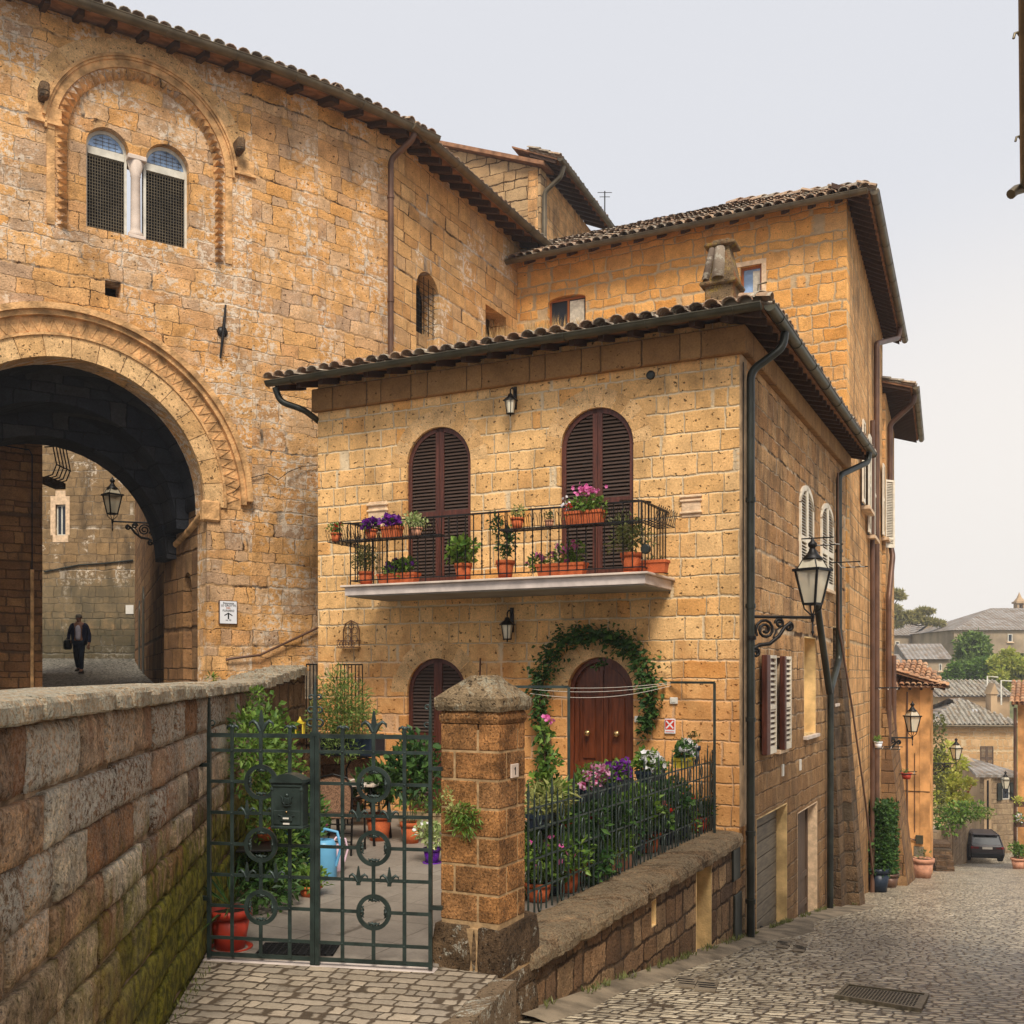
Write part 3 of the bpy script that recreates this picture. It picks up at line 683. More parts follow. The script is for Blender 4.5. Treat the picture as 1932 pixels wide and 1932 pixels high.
def potted(loc, r, h, label, leaf='leafA', fl=None, pmat='terr', spread=1.5, tall=1.6, n=160, L=.06, W=.035, nf=14, fr_=.028, w=None, d=.16, rz=0., group=None, trunk=False, saucer=False, cat='potted plant', blobs=None, up=.3, name='potted_plant', hang=0.):
    t = thing(name, label, cat, T(V(loc)) @ Matrix.Rotation(rz, 4, 'Z'), group)
    part('pot', pot_mb(r, h, w=w, d=d), pmat, t)
    sm = MB()
    if w: sm.box(-w / 2 + .012, -d / 2 + .012, h * .5, w / 2 - .012, d / 2 - .012, h - .02)
    else: sm.lathe([(r * .9, h * .862), (r * .9, h * .9), (0, h * .92)], n=12)
    part('soil', sm, 'soil', t)
    if saucer: s_ = MB(); s_.lathe([(r * .8, -.018), (r * 1.0, -.018), (r * 1.12, .012), (r * 1.02, .012), (r * .85, -.002), (0, -.002)], n=18); part('saucer', s_, pmat, t)
    g = MB(); R2 = r * spread
    if blobs is None:
        if w: blobs = [((R.uniform(-.8, .8) * w / 2, R.uniform(-.6, .3) * d / 2, h + R2 * R.uniform(.1, tall * .7)), (R2 * .8, R2 * .7, R2 * .6)) for _ in range(7)]
        else: blobs = [((R.uniform(-.5, .5) * R2, R.uniform(-.5, .5) * R2, h + R2 * tall * R.uniform(.25, .9)), (R2 * .75, R2 * .75, R2 * .6 * max(1, tall * .6))) for _ in range(6)]
    foliage(g, blobs, n, L, W, up)
    for b in blobs:
        c = V(b[0]); g.tube([(c.x * .2 if not w else c.x * .9, c.y * .2, h * .85), (c.x * .7 if not w else c.x, c.y * .7, (h + c.z) / 2), c], .004, 4, False)
    part('foliage', g, leaf, t)
    if fl:
        g = MB()
        for _ in range(nf):
            c, rr = blobs[R.randrange(len(blobs))]; rr = (rr,) * 3 if isinstance(rr, float) else rr; dd = rdir(.5)
            if dd.y > .2: dd.y *= -1
            flower(g, V(c) + V((dd.x * rr[0], dd.y * rr[1], dd.z * rr[2])) * R.uniform(.85, 1.15), fr_ * R.uniform(.8, 1.25))
        part('flowers', g, fl, t)
    return t
# ---------------------------------------------------------------- frames (x left-to-right along the wall, y into it, z up; camera eye at z=0)
hf = Fr(-3.105, 16.52, 6.078, -3.02)
hs = Fr(2.973, 13.5, .497, 1.)
HW = 6.787
lw = Fr(-1.22, 0., -.14, 1.)
A0 = Fr(-10.91, 13.94, 1.506, 1.); A0L = math.hypot(-4.57 + 10.91, 18.15 - 13.94)
A1 = Fr(-4.57, 18.15, 1.3, 1.); A1L = math.hypot(1.013, .78)
A2 = Fr(-3.557, 18.93, 1.207, 1.17); A2L = math.hypot(1.207, 1.17)
A3 = Fr(-2.35, 20.1, .504, 1.); A3L = math.hypot(2.6, 5.2)
b2f = Fr(-.5, 25.32, 6.0, -2.976); b2f = Fr(7.0 - .8955 * 8.4, 21.6 + .445 * 8.4, .8955, -.445)
b2s = Fr(7.0, 21.6, .4456, 1.)
b3s = Fr(10.95, 30.3, .42, 1.)

# ---------------------------------------------------------------- ground
mb = MB(); xs = [-6, -2, 0, 2, 4, 6, 9, 12, 16, 20, 26, 34, 44, 60]; ys = [-6, 0, 2, 4, 6, 8, 10, 12, 15, 18, 22, 26, 30, 36, 42, 50, 59, 70, 90]
mb.add([(x, y, zr(y) + (.02 * mn.noise(V((x * .5, y * .5, 0))) if 6 < y < 50 else 0)) for y in ys for x in xs], [(j * len(xs) + i, j * len(xs) + i + 1, (j + 1) * len(xs) + i + 1, (j + 1) * len(xs) + i) for j in range(len(ys) - 1) for i in range(len(xs) - 1)], True)
struct('road', mb, 'cobble')
mb = MB(); g = []
gx = [-80, -60, -30, 0, 30, 60, 90, 120, 140]; gy = [-18, 40, 66, 80, 95, 110, 130, 150, 180, 208]
def hillz(x, y):
    if y < 80: return -12.6
    t = min(1, (y - 80) / 80); t = t * t * (3 - 2 * t)
    return -12.6 + 16 * t * (.75 + .25 * math.sin(x * .03 + 1))
mb.add([(x, y, hillz(x, y)) for y in gy for x in gx], [(j * len(gx) + i, j * len(gx) + i + 1, (j + 1) * len(gx) + i + 1, (j + 1) * len(gx) + i) for j in range(len(gy) - 1) for i in range(len(gx) - 1)], True)
M['hill'] = plain('far_slope_scrub', (104, 106, 66), .95, var=.3, vs=.3)
struct('hill', mb, 'hill')
# forecourt in front of the gate, kerb towards the street
mb = MB(); mb.plate([(-1.2, 0.5), (-1.5, 2.), (-2.27, 7.5), (-2.3, 7.7), (-.5, 7.48), (-.098, 7.28), (-.34, 6.5), (-1.15, 3.9)], -2.6, -2.12)
struct('forecourt', mb, 'cobble2')
kf = Fr(-1.15, 3.9, .81, 2.6)
mb = MB(); x = 0.
while x < 3.45:
    w_ = R.uniform(.35, .6); mb.coping(x + .004, min(x + w_, 3.48), [(-.16, -2.108), (-.02, -2.104), (.03, -2.13), (.04, -2.8), (-.16, -2.8)][::-1], 4, .01); x += w_
o = struct('kerb', mb, 'kerb', kf.M())
mb = MB(); mb.plate([(-2.3, 7.7), (-.5, 7.48), (-.25, 7.5), (.0, 8.1), (2.65, 13.5), (2.8, 13.9), (-3.2, 16.9), (-3.4, 15.), (-3.2, 12.5), (-2.3, 7.9)], -2.5, -2.1)
struct('terrace_floor', mb, 'concrete')
# upper street on the left
mb = MB(); N_ = 12
def zu(y): return -.36 + (.0025 * (y - 18) ** 2 if y > 18 else 0)
vs = []; yy = [-2, 4, 8, 12.3, 14.4, 16, 18, 20, 22, 24, 26, 28, 30, 32, 34, 36, 38]
for y in yy:
    xr = -1.22 - .14 * y - .3 if y < 12.4 else (-3.25 if y < 16 else (-4.2 if y < 19 else -6.0 - .41 * (y - 19)))
    for i in range(6): vs.append((-30 + (xr + 30) * i / 5, y, zu(y)))
mb.add(vs, [(j * 6 + i, j * 6 + i + 1, j * 6 + 7 + i, j * 6 + 6 + i) for j in range(len(yy) - 1) for i in range(5)], True)
struct('upper_street', mb, 'cobble3')
mb = MB(); mb.plate([(-4.2, 15.0), (-3.12, 15.0), (-3.12, 16.6), (-1.9, 20.8), (-3.0, 20.8), (-4.9, 18.4)], -2.6, -.37)
struct('passage_ground', mb, 'apron')

# ---------------------------------------------------------------- near retaining wall (left), stone by stone
t = thing('retaining_wall', 'weathered brown stone wall with white lichen and moss at the left edge', 'wall', lw.M(6, 0, -2.1))
Mw = lw.M(); U1 = 12.42
mb = MB(); mb.box(0.3, .03, -2.4, U1, .42, -.17); part('mortar_bed', mb, 'lwm', t, Mw)
mb = MB(); z = -.172; rows = [.262, .232, .246, .2, .235, .25, .24, .27, .25]
for k, h in enumerate(rows):
    u = .4 - R.uniform(0, .3)
    while u < U1:
        w_ = R.uniform(.28, .68) if R.random() > .2 else R.uniform(.7, .95)
        e = min(u + w_, U1)
        if e - u > .06:
            dz = R.uniform(-.01, .01)
            mb.rstone(u + .010, e - .010, z - h + .009 + dz, z - .009 + dz, R.uniform(-.012, .014), .06, max(6, int((e - u) / .035)), 7, .011, .013)
        u = e
    z -= h
part('stones', mb, 'lws', t, Mw)
mb = MB(); u = .3
while u < U1:
    w_ = R.uniform(.22, .42); e = min(u + w_, U1)
    jz, jy = R.uniform(-.014, .01), R.uniform(-.016, .012); mb.coping(u + .007, e - .005, [(a_ + jy, b_ + (jz if b_ > -.15 else 0)) for a_, b_ in [(-.045, -.17), (-.055, -.16), (-.056, -.10), (-.045, -.078), (.0, -.068), (.2, -.064), (.44, -.075), (.47, -.12), (.46, -.17)][::-1]], 6, .015); u = e
part('coping', mb, 'cop', t, Mw)
# rising parapet beyond it
pf = Fr(-2.95, 12.36, .02, 2.2)
t = thing('stair_parapet', 'low lichened parapet rising beside the steps, behind the climber and the gate', 'parapet', pf.M(1, 0, -1))
mb = MB(); mb.add([(0, 0, -2.3), (2.25, 0, -2.3), (2.25, 0, .02), (0, 0, -.14), (0, .42, -2.3), (2.25, .42, -2.3), (2.25, .42, .02), (0, .42, -.14)], [(0, 1, 2, 3), (5, 4, 7, 6), (1, 5, 6, 2), (4, 0, 3, 7), (3, 2, 6, 7)])
part('masonry', mb, 'dark', t, pf.M())
mb = MB()
for i in range(6):
    a, b = i * .375, (i + 1) * .375; z0 = -.14 + .16 * a / 2.25
    for s_ in (0,): mb.coping(a + .004, b - .004, [(-.05, z0 - .01), (-.05, z0 + .1), (.0, z0 + .13), (.42, z0 + .13), (.46, z0 + .09), (.46, z0 - .01)][::-1], 4, .014)
part('coping', mb, 'cop', t, pf.M())
# end wall that faces the camera
ef = Fr(-2.98, 12.34, 1, .05)
# steps along the old palace wall
mb = MB()
for i in range(7):
    mb.box(.3 + i * .3, -1.6, -.4, .3 + 7 * .3, -.05, -.37 + .14 * (i + 1))
single('stone_steps', mb, 'apron', 'stone steps climbing along the palace wall under the iron handrail', 'steps', A1.M(-.1))
mb = MB(); p = [V(A0.w(A0.uv(430, 1243)[0], -.08, 0.56)), V(A2.w(A2.uv(596, 1186)[0], -.08, .84))]
p[0].z = (1272 - 1243) / F * p[0].y; p[1].z = (1272 - 1184) / F * p[1].y
mid = A1.w(.1, -.1, p[0].z + (p[1].z - p[0].z) * .12)
mb.tube([p[0] + V((-.06, .0, -.02)), p[0], mid, p[1]], .022, 8); single('stair_handrail', mb, 'pipebrown', 'rusty iron handrail slanting up the palace wall right of the restaurant sign', 'handrail')

# ---------------------------------------------------------------- palace with arch (left)
t = thing('old_palace', 'large medieval tuff palace with carved street arch and twin arched window', 'building', A0.M(6, 0, -.4)); PAL = t
ZT = 10.36; ZW = ZT + .14
ac = A0.u(135); ar = 2.14; asz = 2.92; ae = A0.u(391)
big = [(ac - ar, -2.), (ae, -2.), (ae, asz - .25), (ac + ar, asz - .1)] + [(ac + ar * math.cos(PI * k / 28), asz + ar * math.sin(PI * k / 28)) for k in range(29)]
wl = (A0.u(163), A0.u(243)); wr = (A0.u(275), A0.u(357)); wr_ = [(wl[0], wl[1]), (wr[0], wr[1])]
W1 = arch_poly(wl[0], wl[1], 7.22, 8.9 - (wl[1] - wl[0]) / 2); W2 = arch_poly(wr[0], wr[1], 7.22, 8.9 - (wr[1] - wr[0]) / 2)
hu, hz = A0.uv(198, 528), A0.uv(228, 563)
part('front_wall', wall_mesh([(0, -2.5), (ac - ar, -2.5), (ac - ar, -2.4), (ae, -2.4), (ae, -2.5), (A0L, -2.5), (A0L, ZW), (0, ZW)], [big[:0] + [(p[0], max(p[1], -2.3)) for p in big], W2[:1] and [(wl[0], 7.22), (wr[1], 7.22)] + W2[2:] + W1[2:], rect(hu[0], hz[0], hz[1], hu[1])], .55), 'pal', t, A0.M())
mb = MB(); mb.box(0, 0, -2.5, A1L, .5, ZW); part('front_wall', mb, 'pal', t, A1.M())
mb = MB(); mb.box(0, 0, -2.5, A2L, .5, ZW); part('front_wall', mb, 'pal', t, A2.M())
n0, n1 = A3.uv(785, 500), A3.uv(829, 636)
sq0, sq1 = A3.uv(916, 573), A3.uv(955, 622)
na = arch_poly(n0[0], n1[0], n1[1] - .6, n0[1] - (n1[0] - n0[0]) / 2)
part('side_wall', wall_mesh(rect(0, A3L + 1, -2.5, ZW), [na, rect(sq0[0], sq1[0], sq1[1] - .6, sq0[1])], .45), 'pal2', t, A3.M())
mb = MB(); mb.box(n0[0] - .05, .3, 3.5, n1[0] + .05, .5, n0[1] - 1.15); part('niche_infill', mb, 'tower', t, A3.M())
mb = MB(); mb.box(n0[0] - .05, .43, n0[1] - 1.2, n1[0] + .05, .46, n0[1] + .1); part('dark_opening', mb, 'void', t, A3.M())
mb = MB(); mb.box(sq0[0] - .05, .3, 4., sq1[0] + .05, .35, 8.); mb.box(hu[0] - .05, .5, hz[1] - .1, hu[0] + .6, .6, hu[1] + .1); part('dark_opening', mb, 'void', t, A3.M())
mb = MB(); mb.box(hu[0] - .05, .35, hz[1] - .1, hu[0] + .6, .5, hu[1] + .1); part('putlog_hole', mb, 'void', t, A0.M())
mb = MB()
for i in range(5): mb.tube([(n0[0] + (i + .5) * (n1[0] - n0[0]) / 5, .1, n0[1] - 1.25), (n0[0] + (i + .5) * (n1[0] - n0[0]) / 5, .1, n0[1] - .06)], .008, 4)
for i in range(9): mb.tube([(n0[0], .11, n0[1] - .2 - i * .12), (n1[0], .11, n0[1] - .2 - i * .12)], .006, 4)
part('window_mesh', mb, 'iron', t, A3.M())
# body behind so that the mass is closed
bk = [(-10.6, 14.6), (-4.8, 18.6), (-2.7, 20.7), (-.2, 25.6), (-4, 27), (-6.2, 22.9)]
mb = MB(); mb.plate([(-4.55, 18.8), (-3.7, 19.5), (-2.75, 20.6), (-.3, 25.4), (-5, 27.5), (-8.6, 25.2), (-6.0, 20.1)], -2., 10.2); part('inner_mass', mb, 'pal2', t, T(0))
# passage: deep arch, stepped vault, side wall
def vault(r, zs, y0, y1, thick, ac_=None, mat='vault', nm='vault', leg=2.):
    c_ = ac if ac_ is None else ac_; mb = MB(); n = 26
    outer = [(c_ - r - thick, zs - leg), (c_ - r - thick, zs + r + thick), (c_ + r + thick, zs + r + thick), (c_ + r + thick, zs - leg)]
    pts = [(c_ + r, zs - leg)] + [(c_ + r * math.cos(PI * k / n), zs + r * math.sin(PI * k / n)) for k in range(n + 1)] + [(c_ - r, zs - leg)]
    me = wall_mesh(outer + pts[(0 if leg else 1):(None if leg else -1)], [], y1 - y0)
    for v in me.vertices: v.co.y += y0
    return part(nm, me, mat, t, A0.M())
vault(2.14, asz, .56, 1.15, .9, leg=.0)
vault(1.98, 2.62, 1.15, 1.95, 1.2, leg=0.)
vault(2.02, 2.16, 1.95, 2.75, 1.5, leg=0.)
mb = MB()  # right side wall of the passage with a blind arched door
pm = Fr(*A0.w(ae, .56).xy, *(A0.w(ae - .0, 3.).xy - A0.w(ae, .56).xy))
jd = (pm.u(350), pm.u(369)) 
L_ = 2.3; pw = Fr(*A0.w(ae + .02, .5 + L_).xy, A0.dy, -A0.dx)
j0, j1 = 1.3, 1.85
part('passage_wall', wall_mesh(rect(0, L_, -2.4, 3.1), [arch_poly(j0, j1, -2.3, 1.45, rise=.4)], .3), 'jamb', t, pw.M() @ Matrix.Scale(1, 4))
mb = MB(); mb.box(j0 - .05, 0, -2.4, j1 + .05, .05, 2.2); part('blocked_door', mb, 'orangewall', t, pw.M(0, .28))
mb = MB(); mb.box(ac - ar - .6, .56, -2., ac - ar, 2.75, 3.2); part('passage_wall', mb, 'jamb', t, A0.M())
mb = MB()   # ledge moulding running into the passage
mb.tube([(.1, -.0, 2.3), (L_ - .5, -.0, 2.6), (L_ + .3, -.02, 2.78)], [.06, .075, .08], 8)
part('impost', mb, 'carved', t, pw.M())
mb = MB(); mb.box(ae - .1, -.06, 2.62, ae + .22, .1, 2.98, .03); part('impost', mb, 'carved', t, A0.M())
# carved archivolt of the street arch
mb = MB(); e1 = -.02
voussoirs(mb, ac, asz, ar - .01, ar + .32, e1, PI + .2, 19, .03, .006, .06); part('arch_voussoirs', mb, 'carved2', t, A0.M()); mb = MB()
mb.arcband(ac, asz, ar + .32, ar + .36, e1, PI + .2, -.06, .05, 44)
mb.arcband(ac, asz, ar + .36, ar + .62, e1, PI + .2, -.01, .05, 44)
mb.arcband(ac, asz, ar + .62, ar + .70, e1 + .03, PI + .2, -.10, .05, 44); mb.arcband(ac, asz, ar + .70, ar + .80, e1 + .05, PI + .2, -.16, .05, 44)
n = 52
for i in range(n):   # zigzag ribs
    a = e1 + .04 + i * (PI + .1) / n; b = a + (PI + .1) / n
    for (p, q) in (((ar + .38, a), (ar + .60, (a + b) / 2)), ((ar + .60, (a + b) / 2), (ar + .38, b))):
        P0 = V((ac + p[0] * math.cos(p[1]), -.02, asz + p[0] * math.sin(p[1]))); P1 = V((ac + q[0] * math.cos(q[1]), -.01, asz + q[0] * math.sin(q[1])))
        mb.tube([P0, P1], .011, 4)
part('archivolt', mb, 'carved', t, A0.M())
# big blind arch round the twin window
bc = A0.u(271); bz = 8.62; br = 1.19
mb = MB()
mb.arcband(bc, bz, br, br + .02, 0, PI, -.005, .03, 30)
mb.arcband(bc, bz, br + .18, br + .30, 0, PI, -.03, .03, 30); mb.arcband(bc, bz, br + .30, br + .335, 0, PI, -.06, .03, 30); mb.arcband(bc, bz, br + .335, br + .38, .12, PI - .12, -.09, .03, 30)
for sx in (-1, 1):
    for k in range(0, 13):
        z = bz - .06 - k * .118; x0 = bc + sx * br
        mb.add([(x0, -.002, z + .05), (x0 + sx * .15, -.002, z), (x0, -.002, z - .05), (x0 + sx * .02, -.14, z)], [(0, 3, 1), (1, 3, 2), (2, 3, 0)])
    mb.box(min(bc + sx * (br + .18), bc + sx * (br + .3)), -.02, bz - 1.5, max(bc + sx * (br + .18), bc + sx * (br + .3)), .02, bz)
for k in range(33):
    a = PI * (k + .5) / 33; da = .042
    q = [V((bc + (br + rr) * math.cos(a + dd), yy_, bz + (br + rr) * math.sin(a + dd))) for rr, dd, yy_ in ((-.02, -da, -.002), (.17, 0, -.002), (-.02, da, -.002), (.02, 0, -.15))]
    mb.add(q, [(0, 1, 3), (1, 2, 3), (2, 0, 3)])
part('blind_arch_moulding', mb, 'carved', t, A0.M())
mb = MB(); voussoirs(mb, bc, bz, br + .39, br + .66, .1, PI - .1, 13, .006, .006); part('voussoirs', mb, 'carved2', t, A0.M())
for k, (a, b) in enumerate(wr_):
    xc = (a + b) / 2; r = (b - a) / 2; zs = 8.9 - r
    mb = MB(); mb.arcband(xc, zs, r - .05, r, 0, PI, .14, .2, 16); mb.box(a, .14, 7.22, a + .04, .2, zs); mb.box(b - .04, .14, 7.22, b, .2, zs); mb.box(a + .04, .13, zs - .1, b - .04, .2, zs + .02)
    f = part('window', mb, 'winwhite', t, A0.M())
    mb = MB(); mb.prism([(xc + (r - .04) * math.cos(PI * q / 14), zs + (r - .04) * math.sin(PI * q / 14)) for q in range(15)], .17, .175); part('pane', mb, 'skyglass', f, A0.M())
    mb = MB(); mb.box(a, .24, 7.2, b, .26, zs); part('dark_interior', mb, 'void', f, A0.M())
    mb = MB(); nx, nz = 15, 24
    for i in range(nx): x = a + .04 + (b - a - .08) * i / (nx - 1); mb.box(x - .004, .15, 7.23, x + .004, .158, zs - .1)
    for i in range(nz): z = 7.25 + (zs - 7.38) * i / (nz - 1); mb.box(a + .04, .159, z - .004, b - .04, .167, z + .004)
    for i in range(7):
        for q in range(7):
            x = a + .08 + i * .1; z = zs + .04 + q * .06
            if (x - xc) ** 2 + (z - zs) ** 2 < (r - .07) ** 2: mb.box(x - .045, .158, z - .003, x + .045, .162, z + .003); mb.box(x - .003, .163, z - .03, x + .003, .167, z + .03)
    part('grille', mb, 'gutter', f, A0.M())
mb = MB(); cx_ = (wl[1] + wr[0]) / 2
mb.lathe([(.12, 7.24), (.12, 7.32), (.085, 7.36), (.08, 7.4), (.075, 8.25), (.085, 8.27), (.08, 8.3), (.14, 8.5)], (cx_, .12, 0), 14)
mb.box(cx_ - .15, -.02, 8.5, cx_ + .15, .3, 8.58, .01); mb.box(cx_ - .14, -.01, 7.2, cx_ + .14, .28, 7.26, .01)
part('column', mb, 'marble', t, A0.M())
for px, py in ((80, 180), (447, 282)):
    u, z = A0.uv(px, py); mb = MB(); mb.box(u - .07, -.26, z - .12, u + .07, .05, z + .12, .03); part('corbel', mb, 'dark2', t, A0.M())
    mb = MB(); mb.box(u - .02 if px > 99 else u - .2, -.04, z - .4, u + .3 if px > 99 else u + .28, .02, z - .16, .005); mb.box(u - .05 if px > 99 else u - .23, -.06, z - .44, u + .33 if px > 99 else u + .31, .02, z - .395, .005); part('stone_block', mb, 'carved', t, A0.M())
u0_, z0_ = A0.uv(424, 577); u1_, z1_ = A0.uv(414, 677); mb = MB(); mb.tube([(u0_, -.05, z0_), ((u0_ + u1_) / 2, -.07, (z0_ + z1_) / 2), (u1_, -.05, z1_)], [.018, .03, .018], 6)
mb.ball(((u0_ + u1_) / 2, -.02, (z0_ + z1_) / 2), .1, 8, (1, .5, 1)); part('wall_anchor', mb, 'iron', t, A0.M())
for fr, L, x0 in ((A0, A0L, 0), (A1, A1L, 0), (A2, A2L, 0)):
    roof_side(t, fr, x0 - (.3 if fr is A0 else 0), L + (.62 if fr is A2 else .12), ZT + .02, .55, 3.2 if fr is not A2 else 2.6, .27, gmat='gutter', rd=.1, step=.5, hi=(fr is not None), maxrows=4, hipL=0, hipR=0)
roof_side(t, A3, -.3, A3L + .35, ZT + .02, .55, 4., .27, gmat='gutter', rd=.1, step=.42, maxrows=5, rz=(.1, .12))
pz = (1272 - 255) / F * 20
downpipe(t, A3, smooth_path([(-.14, -.62, pz), (-.14, -.6, pz - .22), (-.17, -.1, pz - .52), (-.17, -.1, 5.4)]), .058, 'pipebrown', [(-.17, -.1, 9.2), (-.17, -.1, 7.2)])
# thin cables on the wall right of the arch
mb = MB(); uu = [A2.uv(*p) for p in ((560, 960),)]
pts = []
for px, py in ((439, 931), (452, 918), (456, 905), (480, 900), (505, 893), (525, 905), (545, 890), (570, 880), (599, 878)):
    fr = A0 if px < 473 else (A1 if px < 524 else A2); u, z = fr.uv(px, py, -.04); pts.append(fr.w(u, -.04, z))
pts = [V((p.x, p.y, p.z)) for p in pts]
for q, (px, py) in enumerate(((439, 1047), (452, 1036), (456, 1022), (480, 1014), (505, 1006), (525, 1018), (545, 1004), (570, 996), (599, 990))):
    pass
mb.tube(pts, .008, 4); single('sagging_cable', mb, 'iron', 'thin black cable sagging from the arch to the house corner', 'cable')

# restaurant sign
u, z = A0.uv(413.5, 1134); u2, z2 = A0.uv(445, 1177)
t = thing('restaurant_sign', 'small white restaurant sign with black upward arrow on the palace wall', 'sign', A0.M((u + u2) / 2, -.02, z2)); w_ = u2 - u; h_ = z - z2
mb = MB(); mb.box(-w_ / 2 - .012, -.02, -.012, w_ / 2 + .012, .02, h_ + .012); part('frame', mb, 'pipebrown', t)
mb = MB(); mb.box(-w_ / 2, -.026, 0, w_ / 2, -.0202, h_); part('panel', mb, 'white', t)
mb = MB(); k_ = w_ / .44; text_mb(mb, 'Ristorante', .068 * k_, 0, h_ * .91, -.028); text_mb(mb, 'LE GROTTE', .076 * k_, 0, h_ * .80, -.028); text_mb(mb, 'FUNARO', .076 * k_, 0, h_ * .57, -.028)
text_mb(mb, 'mt.  50', .05 * k_, 0, h_ * .15, -.028); mb.prism([(-.012, h_ * .2), (.012, h_ * .2), (.012, h_ * .42), (.07, h_ * .33), (.07, h_ * .38), (0, h_ * .49), (-.07, h_ * .38), (-.07, h_ * .33), (-.012, h_ * .42)], -.029, -.0265)
part('lettering', mb, 'black', t)
mb = MB(); text_mb(mb, 'DEL', .07 * k_, 0, h_ * .69, -.028); part('lettering', mb, 'orange_l', t)

# ---------------------------------------------------------------- street seen through the arch
M['farwall2'] = M['farwall']
ff = Fr(*at(80, 1272, 37.2).xy, 1., -.02)
t = thing('street_end_building', 'tall patched stone building closing the street beyond the arch', 'building', ff.M(3, 0, 0))
ww = ff.uv(105, 952), ff.uv(124, 1010)
part('wall', wall_mesh(rect(-6, 6, -1, 12), [rect(ww[0][0], ww[1][0], ww[1][1], ww[0][1])], .4), 'farwall', t, ff.M())
window(t, ff, ww[0][0], ww[1][0], ww[1][1], ww[0][1], .1)
mb = MB(); mb.box(ww[0][0] - .1, -.02, ww[1][1] - .25, ww[1][0] + .1, .02, ww[1][1]); mb.box(ww[0][0] - .18, -.02, ww[1][1], ww[0][0], .02, ww[0][1] + .3); mb.box(ww[1][0], -.02, ww[1][1], ww[1][0] + .15, .02, ww[0][1] + .3); mb.box(ww[0][0], -.02, ww[0][1], ww[1][0], .02, ww[0][1] + .5)
part('window_surround', mb, 'relief', t, ff.M())
mb = MB(); q = [ff.uv(*p) for p in ((84, 1079), (105, 1075), (150, 1066), (200, 1063), (252, 1057))]; mb.tube([(a, -.05, b) for a, b in q], .03, 5); part('wall_cable', mb, 'pipegreen', t, ff.M())
u, z = ff.uv(245, 1150); mb = MB(); mb.box(u - .14, -.03, z - .16, u + .14, 0, z + .16); part('meter_box', mb, 'plasticw', t, ff.M())
rf_ = Fr(-6.40, 19.55, -.41, 1.)   # right side of the upper street (visible face looks left)
rfm = Fr(-6.40 - .41 * 16.6, 19.55 + 16.6, .41, -1.)
t = thing('lane_building', 'grey brown stone building lining the right of the street beyond the arch', 'building', rfm.M(8, 0, 0))
Lr = math.hypot(.41, 1) * 16.6
mb = MB(); mb.box(0, 0, -1, Lr, 2.2, 12); part('wall', mb, 'jamb', t, rfm.M())
for a, w_, h in ((3.2, .9, 2.7), (5.6, 1.0, 2.9)):
    mb = MB(); mb.prism(arch_poly(a, a + w_, -.6, h - .8), -.02, .0); part('door', mb, 'pipegreen', t, rfm.M())
of = Fr(*at(80, 1272, 19.6).xy - V((A0.dx, A0.dy)) * 5, A0.dx, A0.dy)
t = thing('corner_building', 'dark orange brick corner building inside the arch at the left edge', 'building', of.M(4, 0, -.4))
mb = MB(); mb.box(0, 0, -1, 5, .5, 9.4); part('wall', mb, 'orangewall', t, of.M())
osd = Fr(*at(80, 1272, 19.6).xy, -.455, 1.)
mb = MB(); mb.box(.0, .0, -1, 12., .5, 8); part('side_wall', mb, 'farwall', t, osd.M())
mb = MB(); u, z = of.uv(60, 1150); mb.tube([(u, -.04, -.4), (u, -.04, z + .75)], .035, 8); part('downpipe', mb, 'carved', t, of.M())
mb = MB(); u, z = of.uv(60, 900); mb.tube([(u - .9, -.04, z + .55), (u - .05, -.04, z + .5), (u, -.04, z + .4), (u, -.04, .9)], .012, 5); part('wall_cable', mb, 'iron', t, of.M())
t = thing('iron_balcony', 'small curved iron balcony basket on the corner building under the arch', 'balcony', T(at(84, 900, 20.6)))
mb = MB(); B_ = at(84, 905, 20.6)
for i in range(5):
    y = i * .16; mb.tube([(0, y, .0), (.16, y, .05), (.24, y, .25), (.17, y, .6), (.1, y, 1.0)], .014, 5)
mb.tube([(.1, 0, 1.0), (.1, .66, 1.0)], .02, 5); mb.tube([(.24, 0, .25), (.24, .66, .25)], .014, 5); mb.tube([(0, 0, .6), (.3, 0, .62)], .014, 5)
part('railing', mb, 'iron', t); mb = MB(); mb.box(-.1, -.05, -.12, .12, .7, 0); part('floor', mb, 'dark2', t)
# ---------------------------------------------------------------- the two-storey house
ZH = 4.52
HOUSE = t = thing('tuff_house', 'two-storey golden tuff house with balcony and brown arched shutters', 'house', hf.M(HW / 2, 0, -2.1))
sl0, sl1 = hf.u(767), hf.u(888); sr0, sr1 = hf.u(1057), hf.u(1195)
gl0, gl1 = hf.u(768), hf.u(880); gr0, gr1 = hf.u(1070), hf.u(1195)
ZA = 3.72; ZG = .24
ops = [(sl0, sl1, 1.3, ZA), (sr0, sr1, 1.3, ZA), (gl0, gl1, -2.08, ZG), (gr0, gr1, -2.08, ZG)]
part('front_wall', wall_mesh(rect(0, HW, -2.6, ZH + .12), [arch_poly(a, b, z0, z1 - (b - a) / 2) for a, b, z0, z1 in ops], .32), 'house', t, hf.M())
for a, b, z0, z1 in ops:
    mb = MB(); voussoirs(mb, (a + b) / 2, z1 - (b - a) / 2, (b - a) / 2 + .002, (b - a) / 2 + .27, 0., PI, 11 if z0 > 0 else 9, .002, .007)
    part('arch_voussoirs', mb, 'carved2', t, hf.M())
for a, b, z0, z1 in ops[:3]:
    shutters(t, hf, a, b, z0, z1 - (b - a) / 2, .05, rails=(z0 + .42, z0 + 1.15) if z0 < 0 else (z0 + .12, z0 + 1.12), fw=.07, pitch=.052)
    mb = MB(); mb.box(a - .02, .2, z0, b + .02, .24, z1); part('dark_interior', mb, 'void', t, hf.M())
